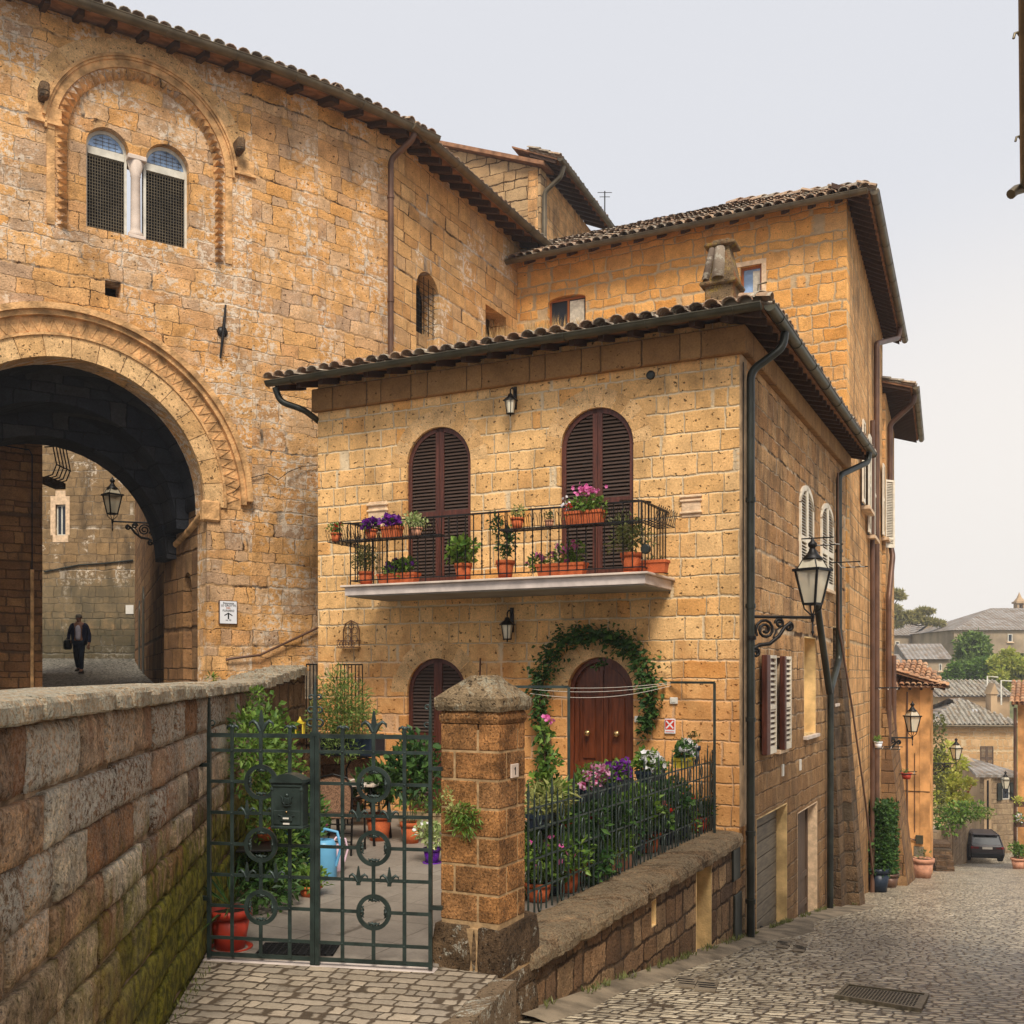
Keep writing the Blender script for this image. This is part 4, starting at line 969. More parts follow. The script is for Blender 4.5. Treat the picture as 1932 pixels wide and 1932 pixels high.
# front door
a, b, z0, z1 = ops[3]; xc = (a + b) / 2; r = (b - a) / 2; zs = z1 - r
mb = MB(); mb.arcband(xc, zs, r - .06, r, 0, PI, .1, .2, 20); mb.box(a, .1, z0, a + .06, .2, zs); mb.box(b - .06, .1, z0, b, .2, zs)
dr = part('front_door', mb, 'door', t, hf.M())
for sx in (0, 1):
    x0, x1 = (a + .06, xc - .004) if sx == 0 else (xc + .004, b - .06)
    mb = MB(); q = [(x0, z0), (x1, z0)]
    aa = [PI / 2 * k / 10 for k in range(11)] if sx else [PI / 2 + PI / 2 * k / 10 for k in range(11)]
    q += [(min(max(xc + (r - .06) * math.cos(w_), x0), x1), zs + (r - .06) * math.sin(w_)) for w_ in aa]
    mb.prism(q, .165, .2)
    mb.box(x0, .14, z0, x0 + .065, .164, zs); mb.box(x1 - .065, .14, z0, x1, .164, zs + (0 if sx else r - .2))
    for zz in (z0, z0 + .74, zs - .02): mb.box(x0 + .065, .14, zz, x1 - .065, .164, zz + .1)
    s_, e_ = x0 + .07, x1 - .07
    for (c0, c1) in ((z0 + .1, z0 + .74), (z0 + .84, zs - .02)):
        mb.box(s_ + .045, .142, c0 + .045, e_ - .045, .166, c1 - .045, .014)
    q = [(s_, zs + .08), (e_, zs + .08)] + [(min(max(xc + (r - .14) * math.cos(w_), s_), e_), max(zs + .08, zs + (r - .14) * math.sin(w_))) for w_ in aa]
    mb.prism(q, .148, .166)
    lf = part('door_leaf', mb, 'door', dr, hf.M())
    mb = MB(); mb.lathe([(.02, 0), (.02, .02), (.045, .035), (.05, .055), (.03, .075), (0, .08)], n=14)
    o = part('knob', mb, 'brass', lf, hf.M() @ Matrix.Translation(((x0 + x1) / 2, .125, z0 + 1.25)) @ Matrix.Rotation(PI / 2, 4, 'X'))
# cornice under the eave
mb = MB(); mb.box(-.06, -.1, ZH - .34, HW + .1, .02, ZH + .02, .015); part('cornice', mb, 'cornice', t, hf.M())
mb = MB(); mb.box(-.02, -.1, ZH - .3, 9.0, .02, ZH + .02, .015); part('cornice', mb, 'cornice', t, hs.M())
# side wall down to the street, with door and window openings
def U(px, y=0): return hs.u(px, y)
LS = 8.93
ga, gb = hs.uv(1427, 1540), hs.uv(1484, 1515); gtop = -.5 * (ga[1] + ga[1]); 
gz = hs.uv(1429, 1544)[1]
d2 = (hs.uv(1506, 1533), hs.uv(1541, 1506)); d2z = d2[0][1]
sw = [hs.uv(1508, 868), hs.uv(1532, 1025), hs.uv(1548, 902), hs.uv(1570, 1052)]
bw_ = (hs.uv(1445, 1243), hs.uv(1492, 1412)); n1_ = (hs.uv(1517, 1200), hs.uv(1539, 1383))
n2_ = (hs.uv(1571, 1210), hs.uv(1588, 1325)); sn = (hs.uv(1408, 1650), hs.uv(1420, 1742))
gate0 = (ga[0], U(1485)); w3 = (U(1463.5), U(1477))
H_ = [rect(gate0[0], gate0[1], -5.0, gz), rect(U(1505), U(1542), -5.2, d2z),
      arch_poly(sw[0][0], sw[1][0], 1.62, 2.98 - .1, rise=.3), arch_poly(sw[2][0], sw[3][0], 1.62, 2.98 - .1, rise=.3),
      rect(w3[0], w3[1], bw_[1][1] + .05, bw_[0][1] + .05), rect(n1_[0][0], n1_[1][0], n1_[1][1], n1_[0][1]), rect(n2_[0][0], n2_[1][0], n2_[1][1], n2_[0][1] + .3), rect(sn[0][0], sn[1][0], sn[1][1], sn[0][1])]
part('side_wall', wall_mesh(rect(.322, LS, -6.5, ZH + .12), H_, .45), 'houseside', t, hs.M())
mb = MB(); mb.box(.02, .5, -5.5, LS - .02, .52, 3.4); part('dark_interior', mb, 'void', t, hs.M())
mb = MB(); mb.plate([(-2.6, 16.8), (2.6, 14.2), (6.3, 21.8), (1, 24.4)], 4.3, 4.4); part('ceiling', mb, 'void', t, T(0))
# stone corner quoin edge (plaster strip with cable)
mb = MB(); mb.box(.0, -.012, -2.0, .34, -.001, 4.2); part('corner_strip', mb, 'strip', t, hs.M())
mb = MB(); mb.box(.003, .003, -6.5, .32, .3, -2.61); part('corner_footing', mb, 'dark', t, hs.M()); mb = MB(); mb.tube([(.09, -.03, 4.1), (.09, -.03, -1.2)], .008, 4); part('wall_cable', mb, 'iron', t, hs.M())
# garage door
g0, g1 = gate0
fl = -zr(13.5 + g0)
mb = lining(g0, g1, -5.0, gz, .0, .44, .02); part('garage_reveal', mb, 'cream', t, hs.M())
mb = MB(); z = -5.; k = 0
while z < gz - .05:
    mb.box(g0 + .02, .16, z, g1 - .02, .2, min(z + .215, gz - .02), .006); z += .23
gd = part('garage_door', mb, 'garage', t, hs.M())
mb = MB(); mb.ball(((g0 + g1) / 2 - .1, .14, -3.75), .035, 8); part('handle', mb, 'iron', gd, hs.M())
# second door
e0, e1 = U(1505), U(1542)
mb = MB()
for x0, x1 in ((e0 + .03, (e0 + e1) / 2 - .01), ((e0 + e1) / 2 + .01, e1 - .03)):
    mb.box(x0, .16, -5.2, x0 + .09, .22, d2z - .02); mb.box(x1 - .09, .16, -5.2, x1, .22, d2z - .02)
    for zz in (-5.2, -4.1, -3.6, d2z - .12): mb.box(x0 + .09, .161, zz, x1 - .09, .219, zz + .1)
    mb.box(x0 + .05, .19, -5.2, x1 - .05, .21, d2z - .04)
part('plank_door', mb, 'olddoor', t, hs.M())
mb = lining(e0, e1, -5.3, d2z, 0., .44, .02); part('door_reveal', mb, 'relief', t, hs.M())
# white arched shutters
for a_, b_ in ((sw[0][0], sw[1][0]), (sw[2][0], sw[3][0])):
    xc = (a_ + b_) / 2
    for s_ in (0, 1):
        x0, x1 = (a_ - .02, xc - .004) if s_ == 0 else (xc + .004, b_ + .02)
        fm, sl = MB(), MB(); zb, zt = 1.6, 2.86; yy0, yy1 = -.035, .0
        def zt_(x): return zt + .34 * math.sqrt(max(0, 1 - ((x - xc) / ((b_ - a_) / 2 + .02)) ** 2))
        fw = .07
        n = 7; xs_ = [x0 + (x1 - x0) * k / n for k in range(n + 1)]
        fm.prism([(x, zt_(x)) for x in xs_][::-1] + [(x, zt_(min(max(x, x0 + fw), x1 - fw)) - fw - .02) for x in xs_], yy0, yy1)
        xo, xi = (x0, x0 + fw) if s_ == 0 else (x1 - fw, x1)
        fm.box(x0, yy0, zb, x0 + fw, yy1, zt_(x0) - .0 if s_ else zt - .02); fm.box(x1 - fw, yy0, zb, x1, yy1, zt_(x1) - .05 if not s_ else zt - .02)
        for zz in (zb, zb + .62): fm.box(x0 + fw, yy0 + .001, zz, x1 - fw, yy1 - .001, zz + .1)
        z = zb + .12
        while z < zt_(xc) - .12:
            if not (zb + .58 < z < zb + .74):
                a2, b2_ = x0 + fw, x1 - fw
                m_ = (a2 + b2_) / 2
                if z < zt_(m_) - fw - .04: sl.add([(a2, yy0 + .003, z - .014), (b2_, yy0 + .003, z - .014), (b2_, yy1 - .003, z + .02), (a2, yy1 - .003, z + .02), (a2, yy0 + .003, z - .02), (b2_, yy0 + .003, z - .02), (b2_, yy1 - .003, z + .012), (a2, yy1 - .003, z + .012)], [(0, 1, 2, 3), (7, 6, 5, 4), (4, 5, 1, 0), (3, 2, 6, 7)])
            z += .05
        p_ = part('shutter', fm, 'shutw', t, hs.M()); part('louvres', sl, 'slatw', p_, hs.M())
    mb = MB(); mb.box(a_ - .05, -.06, 1.54, b_ + .05, .02, 1.6, .005); part('window_sill', mb, 'relief', t, hs.M())
# brown window with both shutters folded open, standing off the wall
zA, zB = bw_[1][1] + .05, bw_[0][1] + .05
for xw, xa, xb in ((U(1443.5, -.1), U(1450, -.1), U(1463, -.1)), (U(1477, -.1), U(1480.5, -.1), U(1491, -.1))):
    fm, sl = leaf_geo(xa, xb, zA, zB, 0, 0, .045, (zA + .66,), y=-.12, pitch=.075)
    p_ = part('shutter', fm, 'shutw', t, hs.M()); part('louvres', sl, 'slatw', p_, hs.M())
    mb = MB(); mb.box(xw, -.13, zA, xa - .001, -.05, zB, .01); mb.box(xa, -.08, zA + .01, xb, -.07, zB - .01); part('shutter_back', mb, 'shut', p_, hs.M())
mb = lining(w3[0], w3[1], zA, zB, .0, .44, .02); part('window_reveal', mb, 'relief', t, hs.M())
window(t, hs, w3[0] + .02, w3[1] - .02, zA, zB - .02, .3, 'woodfr')
mb = MB(); mb.box(w3[0] - .06, -.08, zA - .06, w3[1] + .06, .1, zA, .005); part('window_sill', mb, 'relief', t, hs.M())
for a_, b_ in ((n1_[0], n1_[1]), ((n2_[0][0], n2_[0][1] + .3), n2_[1])):
    mb = lining(a_[0], b_[0], b_[1], a_[1], .0, .44, .02, True); part('window_reveal', mb, 'cream', t, hs.M())
    mb = MB(); mb.box(a_[0], .4, b_[1], b_[0], .44, a_[1]); part('window_infill', mb, 'cream', t, hs.M())
    mb = MB(); mb.box(a_[0] - .06, -.07, b_[1] - .06, b_[0] + .06, .1, b_[1], .005); part('window_sill', mb, 'marble', t, hs.M())
mb = lining(sn[0][0], sn[1][0], sn[1][1], sn[0][1], .0, .44, .02, True); mb.box(sn[0][0] + .02, .4, sn[1][1] + .02, sn[1][0] - .02, .44, sn[0][1]); part('wall_niche', mb, 'cream', t, hs.M())
for px, py in ((1452, 1453), (1485 + 24, 1443)):
    u, z = hs.uv(1700 / 1.2645 + px - 1344 if False else px + (24 if px < 1460 else 0), py); mb = MB(); mb.box(u - .05, -.02, z - .09, u + .05, 0, z + .09); part('number_plate', mb, 'plasticw', t, hs.M())
# roof
roof_side(t, hf, -.54, HW + .42, ZH + .04, .5, 3.6, .25, hipR=1, gmat='guttergreen', rd=.075, step=.42, rz=(.08, .09))
roof_side(t, hs, -.5, LS + .35, ZH + .04, .42, 3.6, .25, hipL=1, gmat='guttergreen', rd=.075, step=.34, rz=(.07, .1), tstep=.215)
mb = MB(); k0 = hs.w(-.5 + 3.6, -.42 + 3.6, ZH + .04 + 3.6 * math.tan(.25)); k1 = hs.w(LS + .35, 3.18, ZH + .04 + 3.6 * math.tan(.25)); k2 = hf.w(-.54, 3.1, ZH + .04 + 3.6 * math.tan(.25))
mb.add([k0, k1, k2 + (k1 - k0), k2], [(0, 1, 2, 3)]); part('roof', mb, 'tile', t, T(0))
mb = MB(); c0 = hs.w(-.5, -.42, ZH + .14); c1 = hs.w(3.1, 3.18, ZH + .16 + 3.6 * math.tan(.25))
for i in range(11):
    a = c0 + (c1 - c0) * (i / 11); b = c0 + (c1 - c0) * ((i + 1.15) / 11); coppo(mb, a + V((0, 0, .03)), b, (c1 - c0).cross(V((0, 0, 1))).normalized(), V((0, 0, 1)), .13, .1)
part('hip_tiles', mb, 'tile', t, T(0))
mb = MB(); mb.box(HW - .1, -.5, ZH + .06, HW + .38, -.47, ZH + .22); mb.box(HW + .36, -.5, ZH + .06, HW + .39, -.1, ZH + .22); mb.tube([(HW + .3, -.3, ZH + .12), (HW + .32, -.3, ZH + .42), (HW + .42, -.28, ZH + .44)], .014, 5); part('corner_flashing', mb, 'gutter', t, hf.M())
# chimney
cp = V((*at(1363, 560, 16.0).xy, 0)); cb = 5.25; t2 = part('chimney', MB(), 'cap', t, T(cp.x, cp.y, 0, -.46))
def chim():
    mb = MB(); mb.box(-.22, -.22, 4.6, .22, .22, 5.98, .02); mb.box(-.29, -.28, 5.96, .29, .28, 6.03, .02)
    mb.add([(-.25, -.24, 6.03), (.25, -.24, 6.03), (.25, .24, 6.03), (-.25, .24, 6.03), (-.13, -.13, 6.58), (.13, -.13, 6.58), (.13, .13, 6.58), (-.13, .13, 6.58)], [(0, 3, 2, 1), (4, 5, 6, 7), (0, 1, 5, 4), (1, 2, 6, 5), (2, 3, 7, 6), (3, 0, 4, 7)])
    mb.box(-.24, -.2, 6.58, .24, .2, 6.64, .015); mb.box(-.13, -.12, 6.64, .14, .12, 6.70, .015)
    return mb
COL.objects.unlink(t2)
M['chim'] = island_stone('mossy_chimney_render', [(120, 98, 70), (134, 112, 84)], lich=.5, lz=-9, orange=.8, pits=.8, lcol=(168, 140, 60), grain=.8)
ch = part('chimney', chim(), 'chim', t, T(cp.x, cp.y, 0, -.46))
mb = MB(); coppo(mb, V((0, -.27, 6.05)), V((0, -.14, 6.56)), V((1, 0, 0)), V((0, -1, .2)), .1, .08); coppo(mb, V((-.2, -.26, 6.05)), V((-.12, -.15, 6.56)), V((1, 0, 0)), V((0, -1, .2)), .06, .05); part('chimney_tiles', mb, 'tile', ch, T(cp.x, cp.y, 0, -.46))
# dry grass on the roof
mb = MB()
for _ in range(2400):
    u = R.uniform(.0, 5.4); u = u if R.random() > .35 else R.gauss(3.3, .5); v_ = R.uniform(.3, 2.4); p = hf.w(u, v_, ZH + .12 + (v_ + .5) * .255)
    d = V((R.uniform(-.4, .4), R.uniform(-.3, .3), 1)); mb.leaf(p, d, R.uniform(.15, .42) * (1.15 if 2.7 < u < 4.0 else 1.), .014, .1)
o = part('roof_grass', mb, 'dry'); tag(o, kind='stuff')
# downpipes of the house
zg = ZH + .0
t = HOUSE
downpipe(t, hs, smooth_path([(.42, -.5, zg), (.4, -.48, zg - .2), (.2, -.1, zg - .52), (.2, -.1, -5.)]), .055, 'pipegreen', [(.2, -.1, 2.3), (.2, -.1, .9), (.2, -.1, -.6), (.2, -.1, -2.1), (.2, -.1, -3.)])
up = U(1583, -.1)
downpipe(t, hs, smooth_path([(LS - .25, -.5, zg), (LS - .28, -.48, zg - .2), (up, -.1, zg - .65), (up, -.1, .28), (U(1567, -.1), -.1, -.3), (U(1566, -.1), -.1, -6.)]), .06, 'pipegreen', [(up, -.1, 2.4)])
downpipe(t, hs, [(U(1538, -.1), -.12, 1.3), (U(1563, -.1), -.12, -.35)], .06, 'pipegreen')
downpipe(t, hf, smooth_path([(-.45, -.5, zg), (-.4, -.45, zg - .22), (-.05, -.3, zg - .35), (-.02, .2, zg - .5)]), .05, 'pipegreen')
# service boxes between wall and drain pipe
for (x0, y0_, x1, y1_) in ((1380, 1585, 1393, 1655), (1383, 1690, 1396, 1765)):
    a_, b_ = hs.uv(x0, y0_), hs.uv(x1, y1_); mb = MB(); mb.box(a_[0], -.03, b_[1], b_[0], .0, a_[1], .008); part('meter_cupboard', mb, 'pipegreen', t, hs.M())
# round vent, stone relief blocks
u, z = hf.uv(1228, 708); mb = MB(); mb.lathe([(.062, 0), (.062, .02), (.05, .03), (.0, .02)], n=16); part('round_vent', mb, 'pipegreen', t, hf.M() @ Matrix.Translation((u, 0, z)) @ Matrix.Rotation(PI / 2, 4, 'X'))
for px0, px1, py0, py1 in ((1283, 1325, 935, 975), (693, 733, 948, 1005)):
    a_, b_ = hf.uv(px0, py0), hf.uv(px1, py1); mb = MB(); mb.box(a_[0] + .02, -.012, b_[1], b_[0] - .02, .02, a_[1], .01)
    for q, dd in ((.86, .03), (.68, .02), (.16, .025)): zz = b_[1] + (a_[1] - b_[1]) * q; mb.box(a_[0], -.012 - dd, zz, b_[0], .01, zz + .035, .01)
    part('relief_block', mb, 'relief', t, hf.M())
for px, py in ((1272, 1322), (1205, 1357)):
    u, z = hf.uv(px, py); mb = MB(); mb.box(u - .055, -.03, z - .045, u + .055, 0, z + .045, .008); mb.box(u - .03, -.036, z - .025, u + .03, -.03, z + .025, .003); part('switch_box', mb, 'plasticw', t, hf.M())
# small white and red sign
u, z = hf.uv(1265, 1370); sg = thing('warning_sign', 'small white sign with a red diamond cross beside the front door ivy', 'sign', hf.M(u, -.02, z))
mb = MB(); mb.box(-.075, -.008, -.1, .075, .01, .1, .004); part('panel', mb, 'white', sg)
mb = MB(); mb.box(-.064, -.0105, -.045, .064, -.008, .088); mb.box(-.06, -.0105, -.08, .06, -.008, -.07); part('marking', mb, 'red', sg)
mb = MB(); mb.prism([(-.056, .066), (-.044, .08), (0, .036), (.044, .08), (.056, .066), (.014, .022), (.056, -.022), (.044, -.036), (0, .008), (-.044, -.036), (-.056, -.022), (-.014, .022)], -.0128, -.0106); part('cross', mb, 'white', sg)

# balcony --------------------------------------------------------------
t = HOUSE; BU0, BU1, BW, BZ = 1.3, 5.87, 1.09, 1.285
mb = MB(); mb.box(BU0, -BW, BZ - .15, BU1, -.001, BZ - .031, .004); bal = part('balcony', mb, 'slab', t, hf.M())
mb = MB(); mb.box(BU0 - .05, -BW - .05, BZ - .03, BU1 + .05, -.001, BZ, .006); part('marble_edge', mb, 'marble', bal, hf.M())
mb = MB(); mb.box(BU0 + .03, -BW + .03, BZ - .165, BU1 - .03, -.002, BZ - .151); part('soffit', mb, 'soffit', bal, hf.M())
rl = MB(); ri, RT = .06, BZ + .9
x0, x1, yy_ = BU0 + ri, BU1 - ri, -BW + ri
for z in (BZ + .07, RT):
    h = .012 if z < RT else .018
    rl.box(x0, yy_ - h, z - h * .6, x1, yy_ + h, z + h * .6)
    for x in (x0, x1): rl.box(x - h, yy_ + h, z - h * .6, x + h, -.0, z + h * .6)
n = 35
for i in range(n + 1):
    x = x0 + (x1 - x0) * i / n
    rl.box(x - .006, yy_ - .006, BZ + (.0 if i % 5 == 0 else .06), x + .006, yy_ + .006, RT)
    if i % 2:
        for k in range(9): z = BZ + .16 + k * .075; rl.box(x - .009, yy_ - .009, z, x + .009, yy_ + .009, z + .03)
for x in (x0, x1):
    for i in range(1, 9): y = yy_ + (-.02 - yy_) * i / 8.5; rl.box(x - .006, y - .006, BZ + .06, x + .006, y + .006, RT)
part('railing', rl, 'iron', bal, hf.M())
def rack(u0, u1, axis, outv, name='flower_rack'):
    """hanging flower rack outside the rail; axis 0: along the front, 1: along an end"""
    mb = MB(); zb = BZ + .62; dp = .24
    def P(a, o, z): return (a, yy_ - o, z) if axis == 0 else (outv[0] + outv[1] * o, a, z)
    for o in (.02, .09, .16, dp): mb.tube([P(u0, o, zb), P(u1, o, zb)], .009 if o in (.02, dp) else .006, 4)
    n = int((u1 - u0) / .1)
    for i in range(n + 1):
        a = u0 + (u1 - u0) * i / n; mb.tube([P(a, .02, zb), P(a, dp, zb)], .005, 4)
    n = int((u1 - u0) / .075)
    for i in range(n):
        a = u0 + (u1 - u0) * i / n; b = u0 + (u1 - u0) * (i + .62) / n; c = (a + b) / 2
        mb.tube([P(a, dp, zb), P(a, dp + .03, zb + .12), P(a + .01, dp + .05, zb + .17), P(c, dp + .055, zb + .185), P(b - .01, dp + .05, zb + .17), P(b, dp + .03, zb + .12), P(b, dp, zb)], .004, 4, False)
    for a in (u0, (u0 + u1) / 2, u1):
        mb.tube([P(a, 0, RT), P(a, .03, RT - .02), P(a, .03, zb)], .008, 4)
    return part(name, mb, 'iron', bal, hf.M())
def ub(px, w_=BW - .06): return hf.u(px, -w_)
rack(BU0 + .03, ub(848), 0, None); rack(ub(955), BU1 - .06, 0, None)
rack(yy_ - .22, -.45, 1, (x1, 1.)); rack(yy_ - .22, -.35, 1, (x0, -1.))
mb = MB(); mb.tube([(x0 - .55 + .0, yy_ + .3, RT + .06), (x0, yy_, RT + .01)], .014, 4); mb.tube([(x0 - .02, yy_ - .01, RT), (x0 + .35, yy_ + .5, RT - .02)], .012, 4)
part('rail_strut', mb, 'iron', bal, hf.M()); mb = MB(); mb.tube([(x1 - .5, yy_ + .55, RT + .12), (x1 - .1, yy_ + .06, RT + .02), (x1 + .05, yy_ + .2, RT + .01)], .016, 4); part('rail_strut', mb, 'iron', bal, hf.M())
u, z = hf.uv(1222, 1037, -1.0); mb = MB(); mb.lathe([(.065, 0), (.065, .03), (.05, .035), (0, .03)], n=14); part('round_plaque', mb, 'pipegreen', bal, hf.M() @ Matrix.Translation((u, -1.06, z)) @ Matrix.Rotation(PI / 2, 4, 'X'))
# balcony plants
G1, G2 = 'pots along the balcony floor', 'pots on the balcony rail racks'
zb = BZ + .63; ry = -(BW - ri) - .13; fy = -(BW - .22)
az = math.atan2(hf.dy, hf.dx)
def bp(px, y, z): return hf.w(hf.u(px, y), y, z)
potted(bp(634, ry, zb), .075, .13, 'small pot with a single red geranium at the left end of the balcony rack', 'leafA', 'flR', spread=1.3, tall=1.2, n=90, L=.05, W=.04, nf=9, fr_=.03, group=G2)
potted(bp(700, ry, zb), .085, .14, 'terracotta pot of deep purple petunias next to the red geranium', 'leafA', 'flP', spread=1.4, tall=1.1, n=160, L=.05, W=.035, nf=50, fr_=.042, group=G2)
potted(bp(740, ry, zb), 0.09, .16, 'terracotta trough overflowing with purple petunias on the left rack', 'leafA', 'flP', w=.26, d=.17, rz=az, spread=1.3, tall=1.2, n=220, L=.05, W=.035, nf=80, fr_=.044, group=G2)
potted(bp(786, ry, zb), .08, .12, 'pale pot under a cushion of cream variegated leaves on the left rack', 'leafC', None, pmat='terrpale', n=240, spread=2., tall=.75, L=.05, W=.035, group=G2)
potted(bp(976, ry, zb), .085, .15, 'small pot of pale yellow foliage on the middle rack', 'leafpale', None, spread=1.2, tall=1.3, n=110, L=.045, W=.025, group=G2)
potted(bp(1036, ry, zb), .06, .09, 'tiny pot of wispy herb on the right rack', 'leafD', None, pmat='terrpale', spread=1.4, tall=1.2, n=70, L=.05, W=.02, group=G2)
potted(bp(1104, ry, zb), .11, .17, 'terracotta trough with bright pink geraniums on the right rack', 'leafA', 'flK', w=.5, d=.18, rz=az, blobs=[((.02, 0, .27), (.19, .14, .14)), ((-.22, 0, .2), (.06, .08, .12)), ((.2, .0, .22), (.1, .1, .12))], n=300, L=.055, W=.05, nf=0, group=G2)
o = bpy.context.scene; LASTT = [x for x in COL.objects if x.get('label', '').startswith('terracotta trough with bright pink')][0]
mb = MB()
for _ in range(80): flower(mb, V((R.gauss(.02, .08), R.gauss(-.02, .05), .43 + R.gauss(0, .035))), .026)
part('flowers', mb, 'flK', LASTT); mb = MB()
for _ in range(16): flower(mb, V((R.gauss(-.24, .03), R.gauss(-.06, .04), .28 + R.gauss(0, .05))), .022)
part('flowers', mb, 'flW', LASTT); mb = MB()
for _ in range(9): flower(mb, V((R.gauss(-.21, .03), -.1, .22 + R.gauss(0, .02))), .03)
part('flowers', mb, 'flR', LASTT)
potted(bp(691, fy, BZ + .01), .11, .2, 'terracotta pot with a feathery grey green shrub at the left balcony corner', 'leafD', None, spread=1.9, tall=1.5, n=700, L=.07, W=.016, group=G1, saucer=True)
potted(bp(752, fy, BZ + .01), .1, .15, 'long terracotta trough of violet petunias on the balcony floor', 'leafA', 'flP', w=.62, d=.17, rz=az, spread=1.3, tall=1.5, n=560, L=.07, W=.045, nf=26, fr_=.042, group=G1)
potted(bp(874, fy, BZ + .01), .12, .24, 'terracotta pot with a broad-leaved light green hydrangea', 'leafA', None, spread=1.7, tall=1.3, n=170, L=.11, W=.09, group=G1, saucer=True)
potted(bp(953, fy, BZ + .01), .125, .25, 'terracotta pot with a tall thin dark-leaved camellia', 'leafB', None, n=330, L=.065, W=.04, group=G1, saucer=True, blobs=[((0, 0, .5), (.12, .12, .2)), ((-.1, 0, .72), (.1, .1, .14)), ((.08, 0, .62), (.1, .1, .12)), ((-.17, 0, .85), (.06, .06, .1)), ((.0, 0, .36), (.08, .08, .1))])
potted(bp(1060, fy, BZ + .01), .11, .17, 'long terracotta trough of magenta petunias on the balcony floor', 'leafA', 'flK', w=.68, d=.17, rz=az, n=480, L=.06, W=.04, nf=18, fr_=.05, group=G1, blobs=[((-.36, -.02, .2), (.12, .1, .1)), ((.02, 0, .28), (.14, .08, .14)), ((.2, 0, .32), (.12, .08, .16)), ((-.15, 0, .22), (.1, .08, .08))])
potted(bp(1191, fy, BZ + .01), .135, .26, 'terracotta pot with a spreading olive-like bush at the right end of the balcony', 'leafD', None, spread=2.0, tall=1.7, n=800, L=.07, W=.024, group=G1, saucer=True)
potted(bp(1229, fy + .1, BZ + .01), .1, .16, 'empty-looking terracotta trough beside the olive-like bush', 'leafD', None, w=.42, d=.17, rz=az, spread=.7, tall=.5, n=20, L=.04, W=.02, group=G1)

# wall lanterns and ornaments -------------------------------------------
def small_lantern(px, py, s, label):
    u, z = hf.uv(px, py, -.16); t = thing('wall_lantern', label, 'lantern', hf.M(u, -.16, z))
    mb = MB(); r0, r1 = .06 * s, .095 * s
    for k in range(6):
        a = 2 * PI * k / 6; mb.tube([(r0 * math.cos(a), r0 * math.sin(a), -.12 * s), (r1 * math.cos(a), r1 * math.sin(a), .08 * s)], .006 * s, 4)
    mb.lathe([(0, -.13 * s), (r0 * 1.05, -.13 * s), (r0 * 1.1, -.115 * s), (0, -.115 * s)], n=6); mb.lathe([(r1 * 1.25, .08 * s), (r1 * 1.25, .09 * s), (.045 * s, .15 * s), (.03 * s, .19 * s), (.0, .2 * s)], n=6)
    mb.lathe([(.0, -.17 * s), (.012, -.15 * s), (.012, -.13 * s)], n=6)
    part('cage', mb, 'iron', t)
    mb = MB(); mb.lathe([(r0 * .92, -.11 * s), (r1 * .92, .08 * s)], n=6, smooth=False); part('glass', mb, 'frost', t)
    mb = MB(); mb.tube([(0, 0, .2 * s), (-.0, .0, .26 * s), (0, .06, .3 * s), (.0, .12, .27 * s), (0, .15, .2 * s)], .01 * s, 5); mb.box(-.03 * s, .14, -.02 * s, .03 * s, .158, .34 * s, .003)
    part('bracket', mb, 'iron', t); return t
small_lantern(963, 766, .92, 'upper black wall lantern between the two balcony shutters')
small_lantern(957, 1190, 1.0, 'lower dark wall lantern under the balcony slab')
u, z = hf.uv(657, 1222, -.1); t = thing('wall_flower_holder', 'rusty scrolled iron flower holder on the wall left of the balcony underside', 'flower holder', hf.M(u, -.01, z))
mb = MB(); w_ = .15
mb.tube([(-w_, -.01, .02), (-w_, -.01, .28), (-.11, -.01, .38), (0, -.01, .43), (.11, -.01, .38), (w_, -.01, .28), (w_, -.01, .02)], .009, 5)
for cx0, cz, r in ((-.065, .27, .055), (.065, .27, .055), (-.065, .14, .055), (.065, .14, .055), (0, .34, .05)): mb.tube([(cx0 + r * math.cos(a), -.012, cz + r * math.sin(a)) for a in [2 * PI * k / 12 for k in range(13)]], .006, 4, False)
mb.tube([(0, -.01, .02), (0, -.01, .42)], .008, 4); part('scroll_back', mb, 'pipebrown', t)
mb = MB()
for z in (.0, .11): mb.tube([(-.17, 0, z), (-.17, -.16, z), (.17, -.16, z), (.17, 0, z)], .008, 4)
for k in range(6): x = -.14 + k * .056; mb.tube([(x + .024 * math.cos(a), -.16, .055 + .045 * math.sin(a)) for a in [2 * PI * q / 8 for q in range(9)]], .005, 4, False)
mb.box(-.17, -.16, -.005, .17, 0, .0); part('basket', mb, 'pipebrown', t)

# ivy round the front door -------------------------------------------------
t = thing('ivy_arch', 'dark green climbing ivy trained in an arch over the front door', 'climbing plant', hf.M(hf.u(1020, -.1), -.1, -2.1))
mb, st = MB(), MB()
path = [(1028, 1475), (1030, 1400), (1022, 1350), (1018, 1300), (1033, 1255), (1060, 1215), (1098, 1197), (1130, 1198), (1165, 1205), (1195, 1222), (1218, 1255), (1228, 1300), (1230, 1340), (1218, 1375)]
wd = [.1, .12, .17, .17, .19, .16, .15, .14, .15, .17, .18, .18, .14, .07]
P_ = [hf.uv(a, b, -.1) for a, b in path]
st.tube([(a, -.06, b) for a, b in P_], .014, 5); part('stems', st, 'bark', t, hf.M())
for i in range(len(P_) - 1):
    for k in range(26 * 6):
        q = R.random(); ww_ = wd[i] + (wd[i + 1] - wd[i]) * q; a = R.gauss(0, .5) * ww_; b = R.gauss(0, .5) * ww_; yv = -R.uniform(.04, .24)
        p = V((P_[i][0] * (1 - q) + P_[i + 1][0] * q + a, yv, P_[i][1] * (1 - q) + P_[i + 1][1] * q + b))
        mb.leaf(p, V((R.uniform(-1, 1), -.6, R.uniform(-1, .4))), R.uniform(.04, .13), R.uniform(.03, .075))
